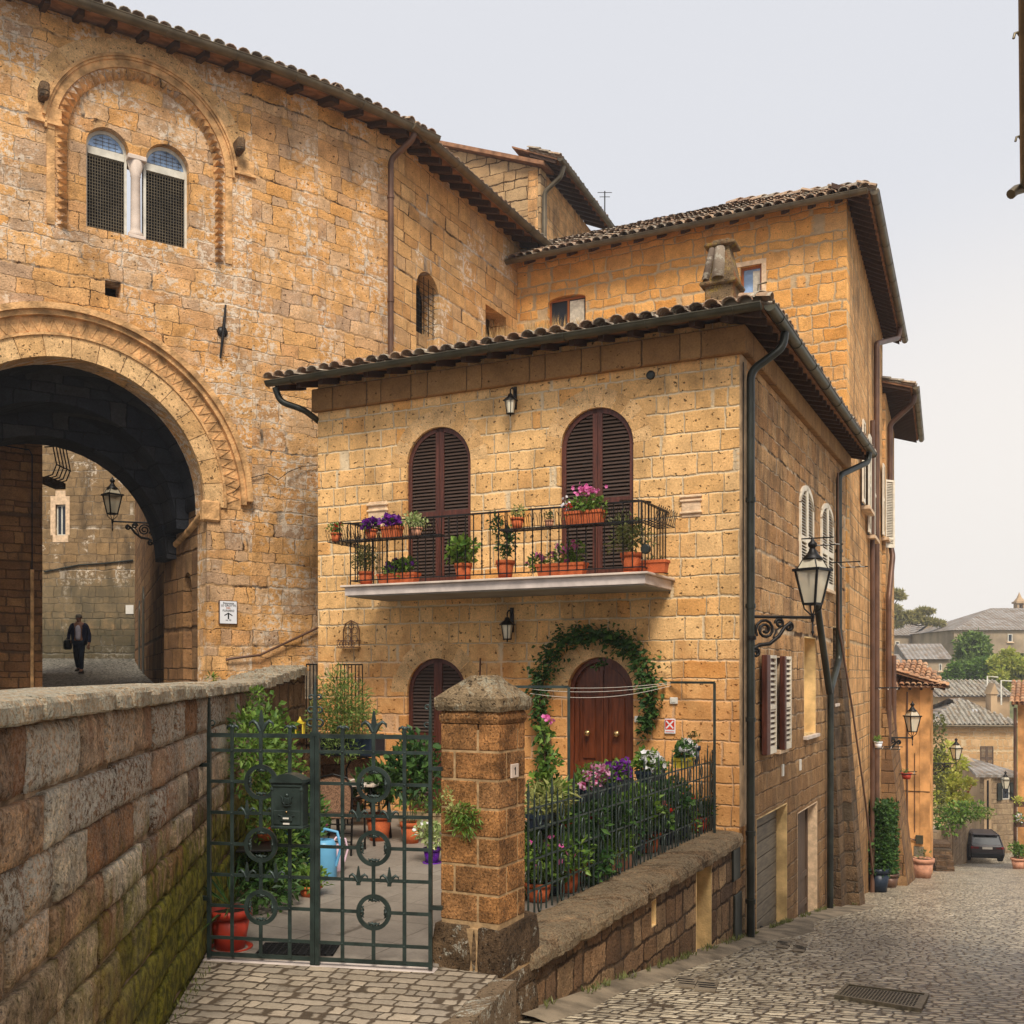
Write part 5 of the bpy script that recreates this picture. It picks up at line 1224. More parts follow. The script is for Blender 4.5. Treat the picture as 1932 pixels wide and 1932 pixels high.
for (a, b), (c, d) in (((1228, 1352), (1206, 1404)), ((1195, 1230), (1158, 1210)), ((1052, 1215), (1060, 1180)), ((1018, 1290), (1006, 1262)), ((1120, 1262), (1150, 1240)), ((1080, 1200), (1088, 1185))):
    A_, B_ = hf.uv(a, b, -.1), hf.uv(c, d, -.1)
    for _ in range(34): q = R.random(); mb.leaf(V((A_[0] * (1 - q) + B_[0] * q + R.gauss(0, .03), -R.uniform(.03, .15), A_[1] * (1 - q) + B_[1] * q + R.gauss(0, .03))), V((R.uniform(-1, 1), -.6, R.uniform(-1, .4))), .07, .045)
part('leaves', mb, 'leafB', t, hf.M())
# ---------------------------------------------------------------- tall house behind
t = thing('tall_tuff_house', 'tall tuff house with tiled hipped eaves rising behind the balcony house', 'house', b2f.M(4, 0, 0)); B2 = t
L2 = 8.4; ZB = 9.72
q1 = (b2f.uv(1034, 563), b2f.uv(1105, 640)); q2 = (b2f.uv(1397, 504), b2f.uv(1437, 575))
part('front_wall', wall_mesh(rect(0, L2, -2, ZB + .29), [arch_poly(q1[0][0], q1[1][0], q1[1][1], q1[0][1] - .12, rise=.12), rect(q2[0][0], q2[1][0], q2[1][1], q2[0][1])], .4), 'b2', t, b2f.M())
w = window(t, b2f, q1[0][0], q1[1][0], q1[1][1], q1[0][1] - .04, .1, 'woodfr')
mb = MB(); um = (q1[0][0] + q1[1][0]) / 2; mb.box(um + .04, .105, q1[1][1], q1[1][0] - .08, .115, q1[0][1] - .12); part('curtain', mb, 'curtain', w, b2f.M())
w = window(t, b2f, q2[0][0], q2[1][0], q2[1][1], q2[0][1], .1, 'woodfr', 'skyglass', False)
mb = MB(); mb.box(q2[0][0] + .25, .112, q2[1][1] + .1, q2[1][0] - .06, .118, q2[0][1] - .1); part('curtain', mb, 'curtain', w, b2f.M())
mb = MB(); mb.box(q2[0][0] - .1, -.012, q2[0][1], q2[1][0] + .1, .02, q2[0][1] + .1); mb.box(q2[1][0], -.01, q2[1][1], q2[1][0] + .1, .02, q2[0][1]); part('window_surround', mb, 'relief', t, b2f.M())
S2 = 9.5
sy = [(1625, 800, 1633, 965), (1636, 830, 1641, 1015), (1663, 880, 1668, 1020)]
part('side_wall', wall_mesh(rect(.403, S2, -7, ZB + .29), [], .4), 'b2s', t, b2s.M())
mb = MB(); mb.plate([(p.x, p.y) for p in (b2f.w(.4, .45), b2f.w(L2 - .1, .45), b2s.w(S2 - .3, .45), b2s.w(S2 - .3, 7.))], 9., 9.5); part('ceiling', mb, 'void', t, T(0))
roof_side(t, b2f, -.0, L2 + .5, ZB + .04, .5, 3.8, .47, hipR=1, rd=.085, step=.55)
roof_side(t, b2s, -.5, S2 + .3, ZB + .04, .5, 3.8, .47, hipL=1, rd=.085, step=.32, rz=(.07, .1), maxrows=5, gmat='gutter')
mb = MB(); c0 = b2f.w(L2 + .45, -.45, ZB + .2); c1 = b2f.w(L2 - 3.3, 3.3, ZB + .2 + 3.8 * math.tan(.47))
for i in range(10):
    a = c0 + (c1 - c0) * (i / 10); b = c0 + (c1 - c0) * ((i + 1.15) / 10); coppo(mb, a + V((0, 0, .03)), b, (c1 - c0).cross(V((0, 0, 1))).normalized(), V((0, 0, 1)), .14, .11)
part('hip_tiles', mb, 'tile', t, T(0))
# shutters standing open on the side wall
for (xa, ya, xb, yb) in sy:
    ua, za = b2s.uv(xa, ya); ub_, zb_ = b2s.uv(xb, yb)
    for uu_ in (ua - .5, ua + 1.12):
        fm, sl = leaf_geo(uu_, uu_ + .5, zb_, za, 0, .2, .06, ((za + zb_) / 2,), y=-.1)
        p_ = part('shutter', fm, 'shutw', t, b2s.M()); part('louvres', sl, 'slatw', p_, b2s.M())
    mb = MB(); mb.box(ua + .05, -.012, zb_, ua + 1.1, .0, za); part('window', mb, 'void', t, b2s.M())
    mb = MB(); mb.box(ua - .05, -.2, zb_ - .1, ua + 1.25, .0, zb_ - .02); part('window_sill', mb, 'relief', t, b2s.M())
ud = b2s.u(1654, -.1); zt = ZB
downpipe(t, b2s, smooth_path([(S2 - 1.2, -.55, zt), (S2 - 1.25, -.5, zt - .3), (ud, -.1, zt - 1.0), (ud, -.1, -6.)]), .075, 'pipebrown')
ud = b2s.u(1646, -.1)
mb = MB(); mb.tube([(ud, -.1, 6.4), (ud, -.1, -6.5)], .06, 8); part('downpipe', mb, 'pipebrown', t, b2s.M())
# buttress between the two houses
bf = Fr(*hs.w(7.9, 0).xy, hs.dx, hs.dy)
mb = MB()
ux0, ux1 = U(1568) + .1, LS + .6
def but(xa, xb, y0t, y0b, zt_, zb_):
    return [(xa, y0b, zb_), (xb, y0b, zb_), (xb, y0t, zt_), (xa, y0t, zt_), (xa, .2, zb_), (xb, .2, zb_), (xb, .2, zt_), (xa, .2, zt_)]
qf = [(0, 1, 2, 3), (5, 4, 7, 6), (4, 0, 3, 7), (1, 5, 6, 2), (3, 2, 6, 7)]
mb.add(but(7.05, 7.75, -.02, -.3, .3, -6.8), qf); mb.add(but(7.747, 8.45, -.02, -.62, .9, -6.8), qf)
single('stone_buttress', mb, 'dark2', 'dark sloping stone buttress at the foot of the street walls', 'buttress', hs.M())
mb = MB(); bx = 7.8
mb.tube([(bx - .5, -.1, 3.9), (bx - .5, -.12, .9), (bx - .1, -.3, -.6), (bx + .3, -.5, -2.5), (bx + .55, -.62, -4.)], .02, 5); single('conduit_cable', mb, 'pipebrown', 'thin brown conduit running down the buttress beside the drain pipe', 'conduit', hs.M())

# ---------------------------------------------------------------- narrow house beyond, and the long wall down the street
t = thing('narrow_eaves_house', 'narrow house with boarded overhanging eaves beyond the tall house', 'house', b3s.M(2, 0, 0))
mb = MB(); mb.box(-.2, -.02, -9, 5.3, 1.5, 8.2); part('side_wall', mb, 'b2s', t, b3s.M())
roof_side(t, b3s, -.4, 6.9, 8.22, .75, 3., .3, rd=.09, step=.22, rz=(.06, .09), maxrows=3)
mb = MB(); a_ = b3s.w(-.4, -.7, 8.25); 
downpipe(t, b3s, smooth_path([(.3, -.8, 8.2), (.3, -.75, 7.95), (.35, -.12, 7.4), (.35, -.12, 3.9), (.25, -.2, 3.5), (-.4, -.12, 2.2), (-.4, -.1, -8)]), .08, 'pipebrown')
downpipe(t, b3s, [(3.2, -.1, .6), (3.2, -.1, -8)], .08, 'pipebrown')
mb = MB(); mb.add(but(-.5, 4.6, -.05, -.9, -1., -8.5), qf); part('battered_base', mb, 'jamb', t, b3s.M())
for (xa, ya, xb, yb) in ((1664, 885, 1668, 1020),):
    fm, sl = leaf_geo(0, .4, b3s.uv(xa, yb)[1], b3s.uv(xa, ya)[1], 0, .2, .06, (4.,), y=0)
    o1 = b3s.w(.0, 0); o2 = b3s.w(.3, -.25); fr = Fr(o1.x, o1.y, o2.x - o1.x, o2.y - o1.y)
    p_ = part('shutter', fm, 'shutw', t, fr.M()); part('louvres', sl, 'slatw', p_, fr.M())
# tower-like roofed block behind the palace
tf = Fr(.83 - .8955 * 3.57 * 1.5, 30 + .445 * 3.57 * 1.5, .8955, -.445); ts = Fr(.83, 30, .4245, 1.)
t = thing('rear_stone_block', 'grey stone block with a lean-to roof rising behind the palace eaves', 'building', tf.M(2, 0, 5)); TL = 3.57 * 1.5
mb = MB(); mb.prism([(0, 4), (TL, 4), (TL, 14.7), (0, 14.7 + 1.5 * 1.45)], 0, .4); part('front_wall', mb, 'tower', t, tf.M())
mb = MB(); mb.box(.005, .003, 4, 5., .4, 14.7); part('side_wall', mb, 'b2s', t, ts.M())
mb = MB(); mb.add([(0, -.22, 16.88), (TL + .2, -.22, 14.66), (TL + .2, .5, 14.66), (0, .5, 16.88), (0, -.22, 17.0), (TL + .2, -.22, 14.78), (TL + .2, .5, 14.78), (0, .5, 17.0)], [(0, 3, 2, 1), (4, 5, 6, 7), (0, 1, 5, 4), (1, 2, 6, 5), (2, 3, 7, 6), (3, 0, 4, 7)]); part('verge', mb, 'plank', t, tf.M())
roof_side(t, ts, -.25, 4.7, 14.72, .6, 1.4, .42, rd=.09, step=.4, maxrows=3)
downpipe(t, ts, smooth_path([(.1, -.68, 14.7), (.1, -.6, 14.4), (.05, -.1, 14.0), (.05, -.1, 9.)]), .07, 'gutter')
mb = MB(); p = at(1141, 412, 36); mb.tube([p + V((0, 0, -1)), p + V((0, 0, .95))], .022, 5)
for dz, w_ in ((.9, .25), (.75, .18), (.1, .1)): mb.tube([p + V((-w_, 0, dz)), p + V((w_, 0, dz))], .012, 4)
single('roof_aerial', mb, 'iron', 'thin roof aerial on the skyline between the rear block and the tall house', 'aerial')

# ---------------------------------------------------------------- orange house down the street
Y4 = 39.; c4 = at(1757, 1272, Y4); o4 = Fr(c4.x - .8955 * 3.4, c4.y + .445 * 3.4, .8955, -.445); s4 = Fr(c4.x, c4.y, .425, 1.)
t = thing('orange_street_house', 'narrow orange ochre plastered house with low tiled roof down the street', 'house', o4.M(2, 0, -7))
tl, tr_ = o4.uv(1683, 1300)[1], o4.uv(1757, 1312)[1]
mb = MB(); mb.box(0, 0, -9, 3.4, .4, tl + .1); part('front_wall', mb, 'ochre', t, o4.M())
mb = MB(); mb.box(0.003, .003, -9, 4.5, .4, tl + .05); part('side_wall', mb, 'ochre', t, s4.M())
roof_side(t, o4, .2, 3.95, tl + .06, .45, 2.9, .30, tmat='tileorange', hi=False, step=.4, gut=False, hipR=.35)
roof_side(t, s4, -.4, 5.2, tl + .06, .5, 2.4, .3, tmat='tileorange', hi=False, step=.4, rd=.07, brk=False)
u1_, z1_ = o4.uv(1712, 1310); mb = MB(); mb.tube([(u1_, -.06, tl - .1), (u1_, -.06, o4.uv(1715, 1580)[1]), (o4.u(1728), -.06, o4.uv(1715, 1584)[1])], .03, 5); mb.tube([(o4.u(1726), -.03, -3), (o4.u(1726), -.03, o4.uv(1726, 1570)[1])], .015, 4); part('downpipe', mb, 'pipebrown', t, o4.M())
mb = MB(); a_, b_ = o4.uv(1728, 1575), o4.uv(1742, 1592); mb.box(a_[0], -.12, b_[1], b_[0], 0, a_[1], .01); part('meter_box', mb, 'guttergreen', t, o4.M())
mb = MB(); a_, b_ = o4.uv(1724, 1596), o4.uv(1743, 1628); mb.box(a_[0], -.02, b_[1], b_[0], 0, a_[1], .01); mb.box(a_[0] + .05, -.03, b_[1] + .05, b_[0] - .05, -.02, a_[1] - .05, .004); part('wall_grate', mb, 'steel', t, o4.M())
mb = MB(); mb.tube([(.1, -.02, o4.uv(1730, 1493)[1]), (3.35, -.02, o4.uv(1730, 1493)[1])], .015, 4); part('wall_cable', mb, 'iron', t, o4.M())
def tub(px, py, r, h, lab, mat='terrpale', **k):
    p = road(px, py); return potted(V((p.x, p.y, zr(p.y) + .03)), r, h, lab, pmat=mat, n=k.get('n', 40), L=k.get('L', .12), W=.06, spread=k.get('spread', .8), tall=k.get('tall', .5), leaf=k.get('leaf', 'leafD'), group='pots along the street', blobs=k.get('blobs'))
tub(1741, 1657, .36, .66, 'large square-looking terracotta tub against the orange house')
tub(1716, 1655, .34, .5, 'squat pale tub left of the large tub at the orange house')
# big green shrubs in pots at the bend
pp = V((at(1657, 1272, 26.2).x, 26.2, zr(26.2)))
potted(pp, .28, .62, 'tall dense green climber in a dark square planter at the street bend', 'leafB', None, pmat='darkpot', n=2300, L=.12, W=.07, blobs=[((R.uniform(-.1, .1), 0, .62 + .25 * k), (R.uniform(.24, .42), .28, R.uniform(.18, .3))) for k in range(7)], group='pots along the street')
pp = V((at(1678, 1272, 28.6).x, 28.6, zr(28.6)))
potted(pp, .25, .4, 'shorter green bush in a brown planter behind the tall climber', 'leafB', None, pmat='pipebrown', n=1800, L=.11, W=.07, blobs=[((0, 0, .5 + .28 * k), (.24, .24, .26)) for k in range(7)], group='pots along the street')

# ---------------------------------------------------------------- lower end of the street
def gable_house(name, label, fr, L, D, z0, z1, rise, wm, rm, wins=(), hip=False, group=None, side=None):
    t = thing(name, label, 'house', fr.M(L / 2, 0, z0), group)
    mb = MB(); mb.box(0, 0, z0, L, D, z1); part('wall', mb, wm, t, fr.M())
    mb = MB(); o = .4
    if hip: vs = [(-o, -o, z1), (L + o, -o, z1), (L + o, D + o, z1), (-o, D + o, z1), (D / 2, D / 2, z1 + rise), (L - D / 2, D / 2, z1 + rise)]
    else: vs = [(-o, -o, z1), (L + o, -o, z1), (L + o, D + o, z1), (-o, D + o, z1), (-o, D / 2, z1 + rise), (L + o, D / 2, z1 + rise)]
    vs = [(a, b, c + .02) for a, b, c in vs]
    mb.add(vs, [(0, 1, 5, 4), (2, 3, 4, 5), (0, 4, 3), (1, 2, 5), (0, 3, 2, 1)]); rf = part('roof', mb, rm, t, fr.M())
    for (a, b) in wins:
        p0 = fr.uv(*a); p1 = fr.uv(*b); mb = MB(); mb.box(p0[0], -.06, p1[1], p1[0], 0., p0[1]); f = part('window', mb, 'shutw' if R.random() < .4 else 'winwhite', t, fr.M())
        mb = MB(); mb.box(p0[0] + .12, -.075, p1[1] + .1, p1[0] - .12, -.06, p0[1] - .1); part('pane', mb, 'glass', f, fr.M()); mb = MB(); mb.box(p0[0] - .15, -.2, p1[1] - .15, p1[0] + .15, 0, p1[1]); part('sill', mb, 'relief', f, fr.M())
    return t, rf
# building facing the camera (rubble wall, brown shutter)
f5 = Fr(*at(1760, 1272, 76).xy, 1, -.06)
z5 = f5.uv(1830, 1369)[1]; L5 = f5.u(1915)
t, rf = gable_house('rubble_stone_house', 'pale rubble stone house with hipped tile roof facing up the street', f5, L5, 7., -16, z5, 1.9, 'b5', 'farroof', (), True)
mb = MB(); slope_tiles(mb, -.3, L5 + .3, .45, z5 + .05, 3.9, .49, 1.0, 1.0, step=.34, hi=False, L=.5); part('roof_tiles', mb, 'tilegrey', rf, f5.M())
a_, b_ = f5.uv(1849, 1408), f5.uv(1874, 1452); fm, sl = leaf_geo(a_[0], (a_[0] + b_[0]) / 2, b_[1], a_[1], 0, 0, .08, ((a_[1] + b_[1]) / 2,), y=-.04, pitch=.1); f2_, s2_ = leaf_geo((a_[0] + b_[0]) / 2, b_[0], b_[1], a_[1], 0, 0, .08, ((a_[1] + b_[1]) / 2,), y=-.04, pitch=.1)
for x, y in ((fm, sl), (f2_, s2_)): p_ = part('shutter', x, 'olddoor', t, f5.M()); part('louvres', y, 'slat', p_, f5.M())
mb = MB(); mb.box(f5.u(1880), 1., z5, f5.u(1892), 2., z5 + 2.3); mb.prism([(f5.u(1878), z5 + 2.3), (f5.u(1894), z5 + 2.3), (f5.u(1886), z5 + 3.1)], .9, 2.1); part('chimney', mb, 'farplaster2', rf, f5.M())
mb = MB(); mb.box(f5.u(1847), 1.2, z5 + .9, f5.u(1856), 1.9, z5 + 1.15); part('skylight', mb, 'white', rf, f5.M())
mb = MB(); mb.tube([(0, -.5, z5), (L5, -.5, z5)], .1, 6); part('gutter', mb, 'gutter', t, f5.M())
f5b = Fr(*at(1770, 1272, 92).xy, 1, -.02)
t, rf = gable_house('flat_roofed_house', 'low tiled house just behind the hipped roof, under the trees', f5b, f5b.u(1905), 6, -14, f5b.uv(1800, 1315)[1], 1.2, 'farplaster2', 'farroof')
mb = MB(); slope_tiles(mb, 0, f5b.u(1905), .4, f5b.uv(1800, 1315)[1] + .05, 3.3, .4, step=.4, hi=False, L=.6); part('roof_tiles', mb, 'tilegrey', rf, f5b.M())
# grey house with dark shutters by the car
f6 = Fr(*at(1838, 1272, 62).xy, 1., .25); 
z6 = f6.uv(1857, 1466)[1]; L6 = f6.u(1918)
t = thing('grey_stone_house', 'grey stone house with dark green shutters behind the parked car', 'house', f6.M(2, 0, -11))
hl, hr = f6.u(1857), L6
mb = MB(); mb.box(hl - .0, 0, -12, hr, .4, z6 - .0); part('front_wall', mb, 'b6', t, f6.M())
g6 = Fr(*(at(1812, 1272, 68).xy), *((f6.w(hl, 0) - at(1812, 1272, 68)).xy)); Lg = (f6.w(hl, 0).xy - at(1812, 1272, 68).xy).length
mb = MB(); mb.prism([(0, -12), (Lg, -12), (Lg, z6 + .0), (0, z6 + .9)], .0, .4); part('side_wall', mb, 'farplaster2', t, g6.M())
A_ = g6.w(0, -.3, z6 + .9); B_ = g6.w(Lg, -.4, z6); C_ = f6.w(hr + .4, -.5, z6 - .05); D_ = f6.w(hr + .4, 6, z6 + .75)
mb = MB(); vs = [B_ + V((-.2, -.3, 0)), C_, D_, A_]; vs2 = [v_ + V((0, 0, .16)) for v_ in vs]; mb.add(vs + vs2, [(0, 3, 2, 1), (4, 5, 6, 7), (0, 1, 5, 4), (1, 2, 6, 5), (2, 3, 7, 6), (3, 0, 4, 7)]); part('roof', mb, 'farroof', t, T(0))
a_, b_ = f6.uv(1889, 1480), f6.uv(1904, 1508)
mb = MB(); mb.box(a_[0], -.03, b_[1], b_[0], 0, a_[1]); wn_ = part('window', mb, 'winwhite', t, f6.M()); mb = MB(); mb.box(a_[0] + .08, -.04, b_[1] + .08, b_[0] - .08, -.03, a_[1] - .08); part('pane', mb, 'glass', wn_, f6.M())
for x0, x1 in ((f6.u(1880), a_[0]), (b_[0], f6.u(1914))): mb = MB(); mb.box(x0, -.12, b_[1] - .05, x1, -.05, a_[1] + .1, .01); part('shutter', mb, 'pipegreen', t, f6.M())
a_, b_ = f6.uv(1872, 1574), f6.uv(1887, 1605); mb = MB(); mb.prism(arch_poly(a_[0], b_[0], -12, a_[1] - (b_[0] - a_[0]) / 2), -.03, 0); part('arched_door', mb, 'void', t, f6.M())
mb = MB(); mb.tube([(f6.u(1862), -.08, z6 - .2), (f6.u(1862), -.08, -11)], .06, 6); part('downpipe', mb, 'iron', t, f6.M())
# garden wall left of the car, steps and greenery
gw = Fr(*at(1768, 1272, 47).xy, *(at(1836, 1272, 60.5) - at(1768, 1272, 47)).xy); Lw = (at(1836, 1272, 60.5) - at(1768, 1272, 47)).xy.length
t = thing('garden_wall', 'rough stone garden wall running down to the parked car', 'wall', gw.M(3, 0, -9))
mb = MB(); mb.add([(0, 0, -12), (Lw, 0, -12), (Lw, 0, gw.uv(1836, 1540)[1]), (0, 0, gw.uv(1790, 1548)[1]), (0, .4, -12), (Lw, .4, -12), (Lw, .4, gw.uv(1836, 1540)[1]), (0, .4, gw.uv(1790, 1548)[1])], [(0, 1, 2, 3), (5, 4, 7, 6), (1, 5, 6, 2), (4, 0, 3, 7), (3, 2, 6, 7)]); part('masonry', mb, 'b6', t, gw.M())
mb = MB(); s0 = at(1764, 1640, 44.)
for i in range(5): mb.box(0, -.0 + i * .34, -1., .72, 2.6, .0 + .19 * (i + 1))
single('outside_steps', mb, 'dark2', 'short flight of dark stone steps right of the orange house', 'steps', T(at(1766, 1272, 43).x, 43, zr(43), -.3))
def bush(name, label, cat, c, blobs, n, L, W, mat, trunk=None, group=None):
    t = thing(name, label, cat, T(V(c)), group)
    mb = MB(); foliage(mb, blobs, n, L, W, .1); part('crown' if trunk else 'leaves', mb, mat, t)
    if trunk:
        mb = MB(); mb.tube([(0, 0, 0), (trunk[1] * .1, 0, trunk[0] * .5), (0, 0, trunk[0])], [trunk[1], trunk[1] * .8, trunk[1] * .5], 7)
        for b in blobs: mb.tube([(0, 0, trunk[0] * .7), (b[0][0] * .5, b[0][1] * .5, (trunk[0] + b[0][2]) / 2), b[0]], [trunk[1] * .5, trunk[1] * .35, trunk[1] * .15], 5)
        part('trunk', mb, 'bark', t)
    return t
c = at(1795, 1600, 52); c.z = -9.2
bush('garden_tree', 'small yellow green tree above the garden wall, sunlight put into its leaf colour', 'tree', c, [((-.2, 0, 3.9), (.6, .6, .55)), ((.45, 0, 4.7), (.35, .4, .4)), ((-.5, 0, 4.9), (.35, .4, .5)), ((-.1, 0, 5.5), (.22, .3, .35)), ((.7, 0, 3.7), (.45, .4, .3)), ((-.3, 0, 3.0), (.6, .5, .4)), ((.6, 0, 2.9), (.4, .4, .3))], 1500, .26, .17, 'leafG', (4.2, .09))
c = at(1790, 1545, 50); 
bush('wall_bush', 'bright green trailing bush at the near end of the garden wall', 'shrub', at(1783, 1552, 48.5), [((0, 0, 0), (.9, .6, .6)), ((.6, 0, .5), (1., .6, .5)), ((1.3, 0, .6), (.8, .6, .4))], 900, .2, .12, 'leafA')
bush('flowering_shrub', 'pale green shrub trailing over the far garden wall top', 'shrub', at(1815, 1540, 56), [((0, 0, 0), (1.2, .6, .35)), ((1.1, 0, .2), (.7, .5, .35)), ((-1., 0, .5), (.7, .5, .5))], 700, .2, .12, 'leafpale')
mb = MB()
for a, b in (((1806, 1536), (1832, 1482)), ((1788, 1542), (1812, 1490))): mb.tube([at(a[0], a[1], 55.), at(b[0], b[1], 54.)], .06, 5)
single('wooden_stakes', mb, 'woodfr', 'two slanting pale wooden props over the garden wall', 'stakes')
# dark creeper and brackets on the corner between
bush('wall_creeper', 'brown and green creeper on the wall edge right of the orange house', 'creeper', at(1769, 1500, 44), [((0, 0, 2.6), (.35, .3, .9)), ((.1, 0, 1.2), (.4, .3, .9)), ((.0, 0, -.1), (.35, .3, .8))], 700, .17, .11, 'leafD')

# right-hand edge: building slice down the street, and the near roof edge
f7 = Fr(*at(1920, 1272, 47).xy, 1, -.53)
t = thing('right_edge_house', 'sunlit ochre house slice at the right edge of the street', 'house', f7.M(1, 0, -9))
mb = MB(); mb.box(0, 0, -10.5, 4, 5, f7.uv(1916, 1330)[1]); part('wall', mb, 'ochre', t, f7.M())
roof_side(t, f7, -.25, 4, f7.uv(1916, 1330)[1] + .02, .4, 2.6, .35, tmat='tileorange', hi=False, gut=False, step=.5)
mb = MB(); mb.tube([(-.1, -.1, -10), (-.1, -.1, f7.uv(1916, 1335)[1])], .07, 6); part('downpipe', mb, 'pipebrown', t, f7.M())
for py in (1560, 1522): 
    p = at(1926, py, 46.2); potted(p, .2, .22, 'window box of %s on the right edge house' % ('white flowers' if py == 1560 else 'pale trailing green plants'), 'leafG' if py == 1522 else 'leafA', 'flW' if py == 1560 else None, pmat='pipebrown', w=.5, d=.22, n=120, L=.12, W=.07, spread=1.2, nf=20, fr_=.05, group='window boxes')
p = at(1921, 1628, 46.5); potted(V((p.x, p.y, zr(p.y))), .3, .5, 'leafy pot standing at the foot of the right edge house', 'leafA', None, pmat='terrpale', n=260, L=.16, W=.1, tall=1.6, spread=1.3, group='pots along the street')
rg = Fr(3.85 + .12, 7.9, .497, 1.)  # near roof edge passing overhead on the right
t = thing('near_roof_edge', 'brown gutter and spout end of a near roof at the top right edge', 'gutter', rg.M(1, 0, 5))
yg = 10.9; xg = at(1927, 1272, yg).x; zg_ = -(350 - CY) / F * yg
d_ = V((.497, 1, 0)).normalized()
mb = MB(); p0 = V((xg, yg, zg_)) - d_ * 7; p1 = V((xg, yg, zg_)) + d_ * .05
off = V((.045, 0, 0)); mb.tube([p0 + off, p1 + off], .055, 10); mb.tube([p0 + off + V((.03, 0, .06)), p1 + off + V((.03, 0, .06))], .05, 8)
part('gutter', mb, 'gutter', t, T(0)); mb = MB(); mb.tube([p1 + V((.05, 0, 0)), p1 + V((.0, -.03, -.02)), p1 + V((-.08, -.05, -.05)), p1 + V((-.15, -.08, -.11))], .052, 10); part('spout', mb, 'gutter', t, T(0))
for k in (1.1, 2.9): q = p1 - d_ * k; mb = MB(); mb.tube([q, q + V((-.02, 0, .03)), q + V((-.045, 0, .02)), q + V((-.055, 0, -.02))], .012, 5); part('gutter_hook', mb, 'gutter', t, T(0))
mb = MB(); n_ = V((1, -.497, 0)).normalized(); a = p0 + n_ * .12; b = p1 + n_ * .12
mb.add([a + V((0, 0, .05)), b + V((0, 0, .05)), b + n_ * 3 + V((0, 0, .9)), a + n_ * 3 + V((0, 0, .9)), a + V((0, 0, .12)), b + V((0, 0, .12)), b + n_ * 3 + V((0, 0, .97)), a + n_ * 3 + V((0, 0, .97))], [(0, 3, 2, 1), (4, 5, 6, 7), (0, 1, 5, 4), (1, 2, 6, 5), (2, 3, 7, 6), (3, 0, 4, 7)]); part('roof', mb, 'plank', t, T(0))
q0 = p0 + n_ * .75; q1 = p1 + n_ * .75; mb = MB(); mb.add([(q0.x, q0.y, -3.4), (q1.x, q1.y, -3.4), (q1.x, q1.y, 5.2), (q0.x, q0.y, 5.2)] + [(q.x + n_.x * .4, q.y + n_.y * .4, z) for q, z in ((q0, -3.4), (q1, -3.4), (q1, 5.2), (q0, 5.2))], [(0, 3, 2, 1), (4, 5, 6, 7), (0, 1, 5, 4), (1, 2, 6, 5), (2, 3, 7, 6), (3, 0, 4, 7)]); part('wall', mb, 'b2s', t, T(0))

# ---------------------------------------------------------------- far hillside town
G = 'houses on the far hillside'
fa = Fr(*at(1672, 1272, 150).xy, 1, 0); zf = fa.uv(1700, 1201)[1]
t, _ = gable_house('far_gabled_house', 'far beige gabled house under the pine, left of the big grey-roofed house', fa, fa.u(1786), 16, -6, fa.uv(1700, 1199)[1], 2.6, 'farplaster', 'farroof', (((1689, 1210), (1697, 1226)), ((1742, 1203), (1756, 1213))), False, G)
mb = MB(); p0, p1, p2 = fa.uv(1725, 1198), fa.uv(1783, 1198), fa.uv(1754, 1174); mb.prism([(p0[0], p0[1] - 4), (p1[0], p1[1] - 4), (p1[0], p1[1]), (p2[0], p2[1]), (p0[0], p0[1])], -1., 2.); part('gable', mb, 'farplaster', t, fa.M())
mb = MB(); mb.add([(p0[0] - .6, -1.4, p0[1] + .1), (p2[0], -1.4, p2[1] + .3), (p2[0], 6, p2[1] + .3), (p0[0] - .6, 6, p0[1] + .1), (p1[0] + .6, -1.4, p1[1] + .1), (p1[0] + .6, 6, p1[1] + .1)], [(0, 1, 2, 3), (1, 4, 5, 2)]); part('gable_roof', mb, 'farroof', t, fa.M())
fb = Fr(*at(1800, 1272, 135).xy, 1, -.02); 
t, _ = gable_house('far_large_house', 'far large grey building with long pale roof behind the trees', fb, 26, 17, -8, fb.uv(1850, 1189)[1], 3.4, 'farplaster', 'farroof', (((1901, 1196), (1910, 1211)), ((1855, 1197), (1862, 1209)), ((1820, 1199), (1826, 1211))), True, G)
fc = Fr(*at(1716, 1272, 118).xy, 1, -.12); zc = fc.uv(1760, 1243)[1]
t, _ = gable_house('far_stucco_house', 'far stained stucco house with blue grey lean-to roof below the gabled one', fc, fc.u(1790), 9, -12, fc.uv(1760, 1244)[1], 1.9, 'farplaster', 'farroof', (((1743, 1257), (1751, 1276)), ((1771, 1252), (1777, 1266))), False, G)
fd = Fr(*at(1676, 1272, 112).xy, 1, 0)
t, _ = gable_house('far_stone_cottage', 'far low stone cottage beside the eaves of the orange house', fd, fd.u(1714), 8, -12, fd.uv(1700, 1268)[1], 2., 'farplaster2', 'farroof', (), False, G)
bt = at(1923, 1168, 160); t = thing('bell_turret', 'small brick bell turret on the far hilltop at the right edge', 'bell tower', T(bt.x, bt.y, bt.z - 3))
mb = MB(); mb.box(-.9, -.9, 0, .9, .9, 4.2); mb.box(-.6, -.6, 4.2, -.3, .6, 5.4); mb.box(.3, -.6, 4.2, .6, .6, 5.4); mb.box(-.8, -.8, 5.4, .8, .8, 5.7); mb.lathe([(.9, 5.7), (.4, 6.3), (.0, 7.2)], n=4, smooth=False); mb.box(-.9, -.7, -3, 3, .7, 1.); mb.box(.9, -.9, -3, 3.2, .9, 1.6); part('tower', mb, 'farplaster2', t)
GT = 'trees below the far hillside houses'
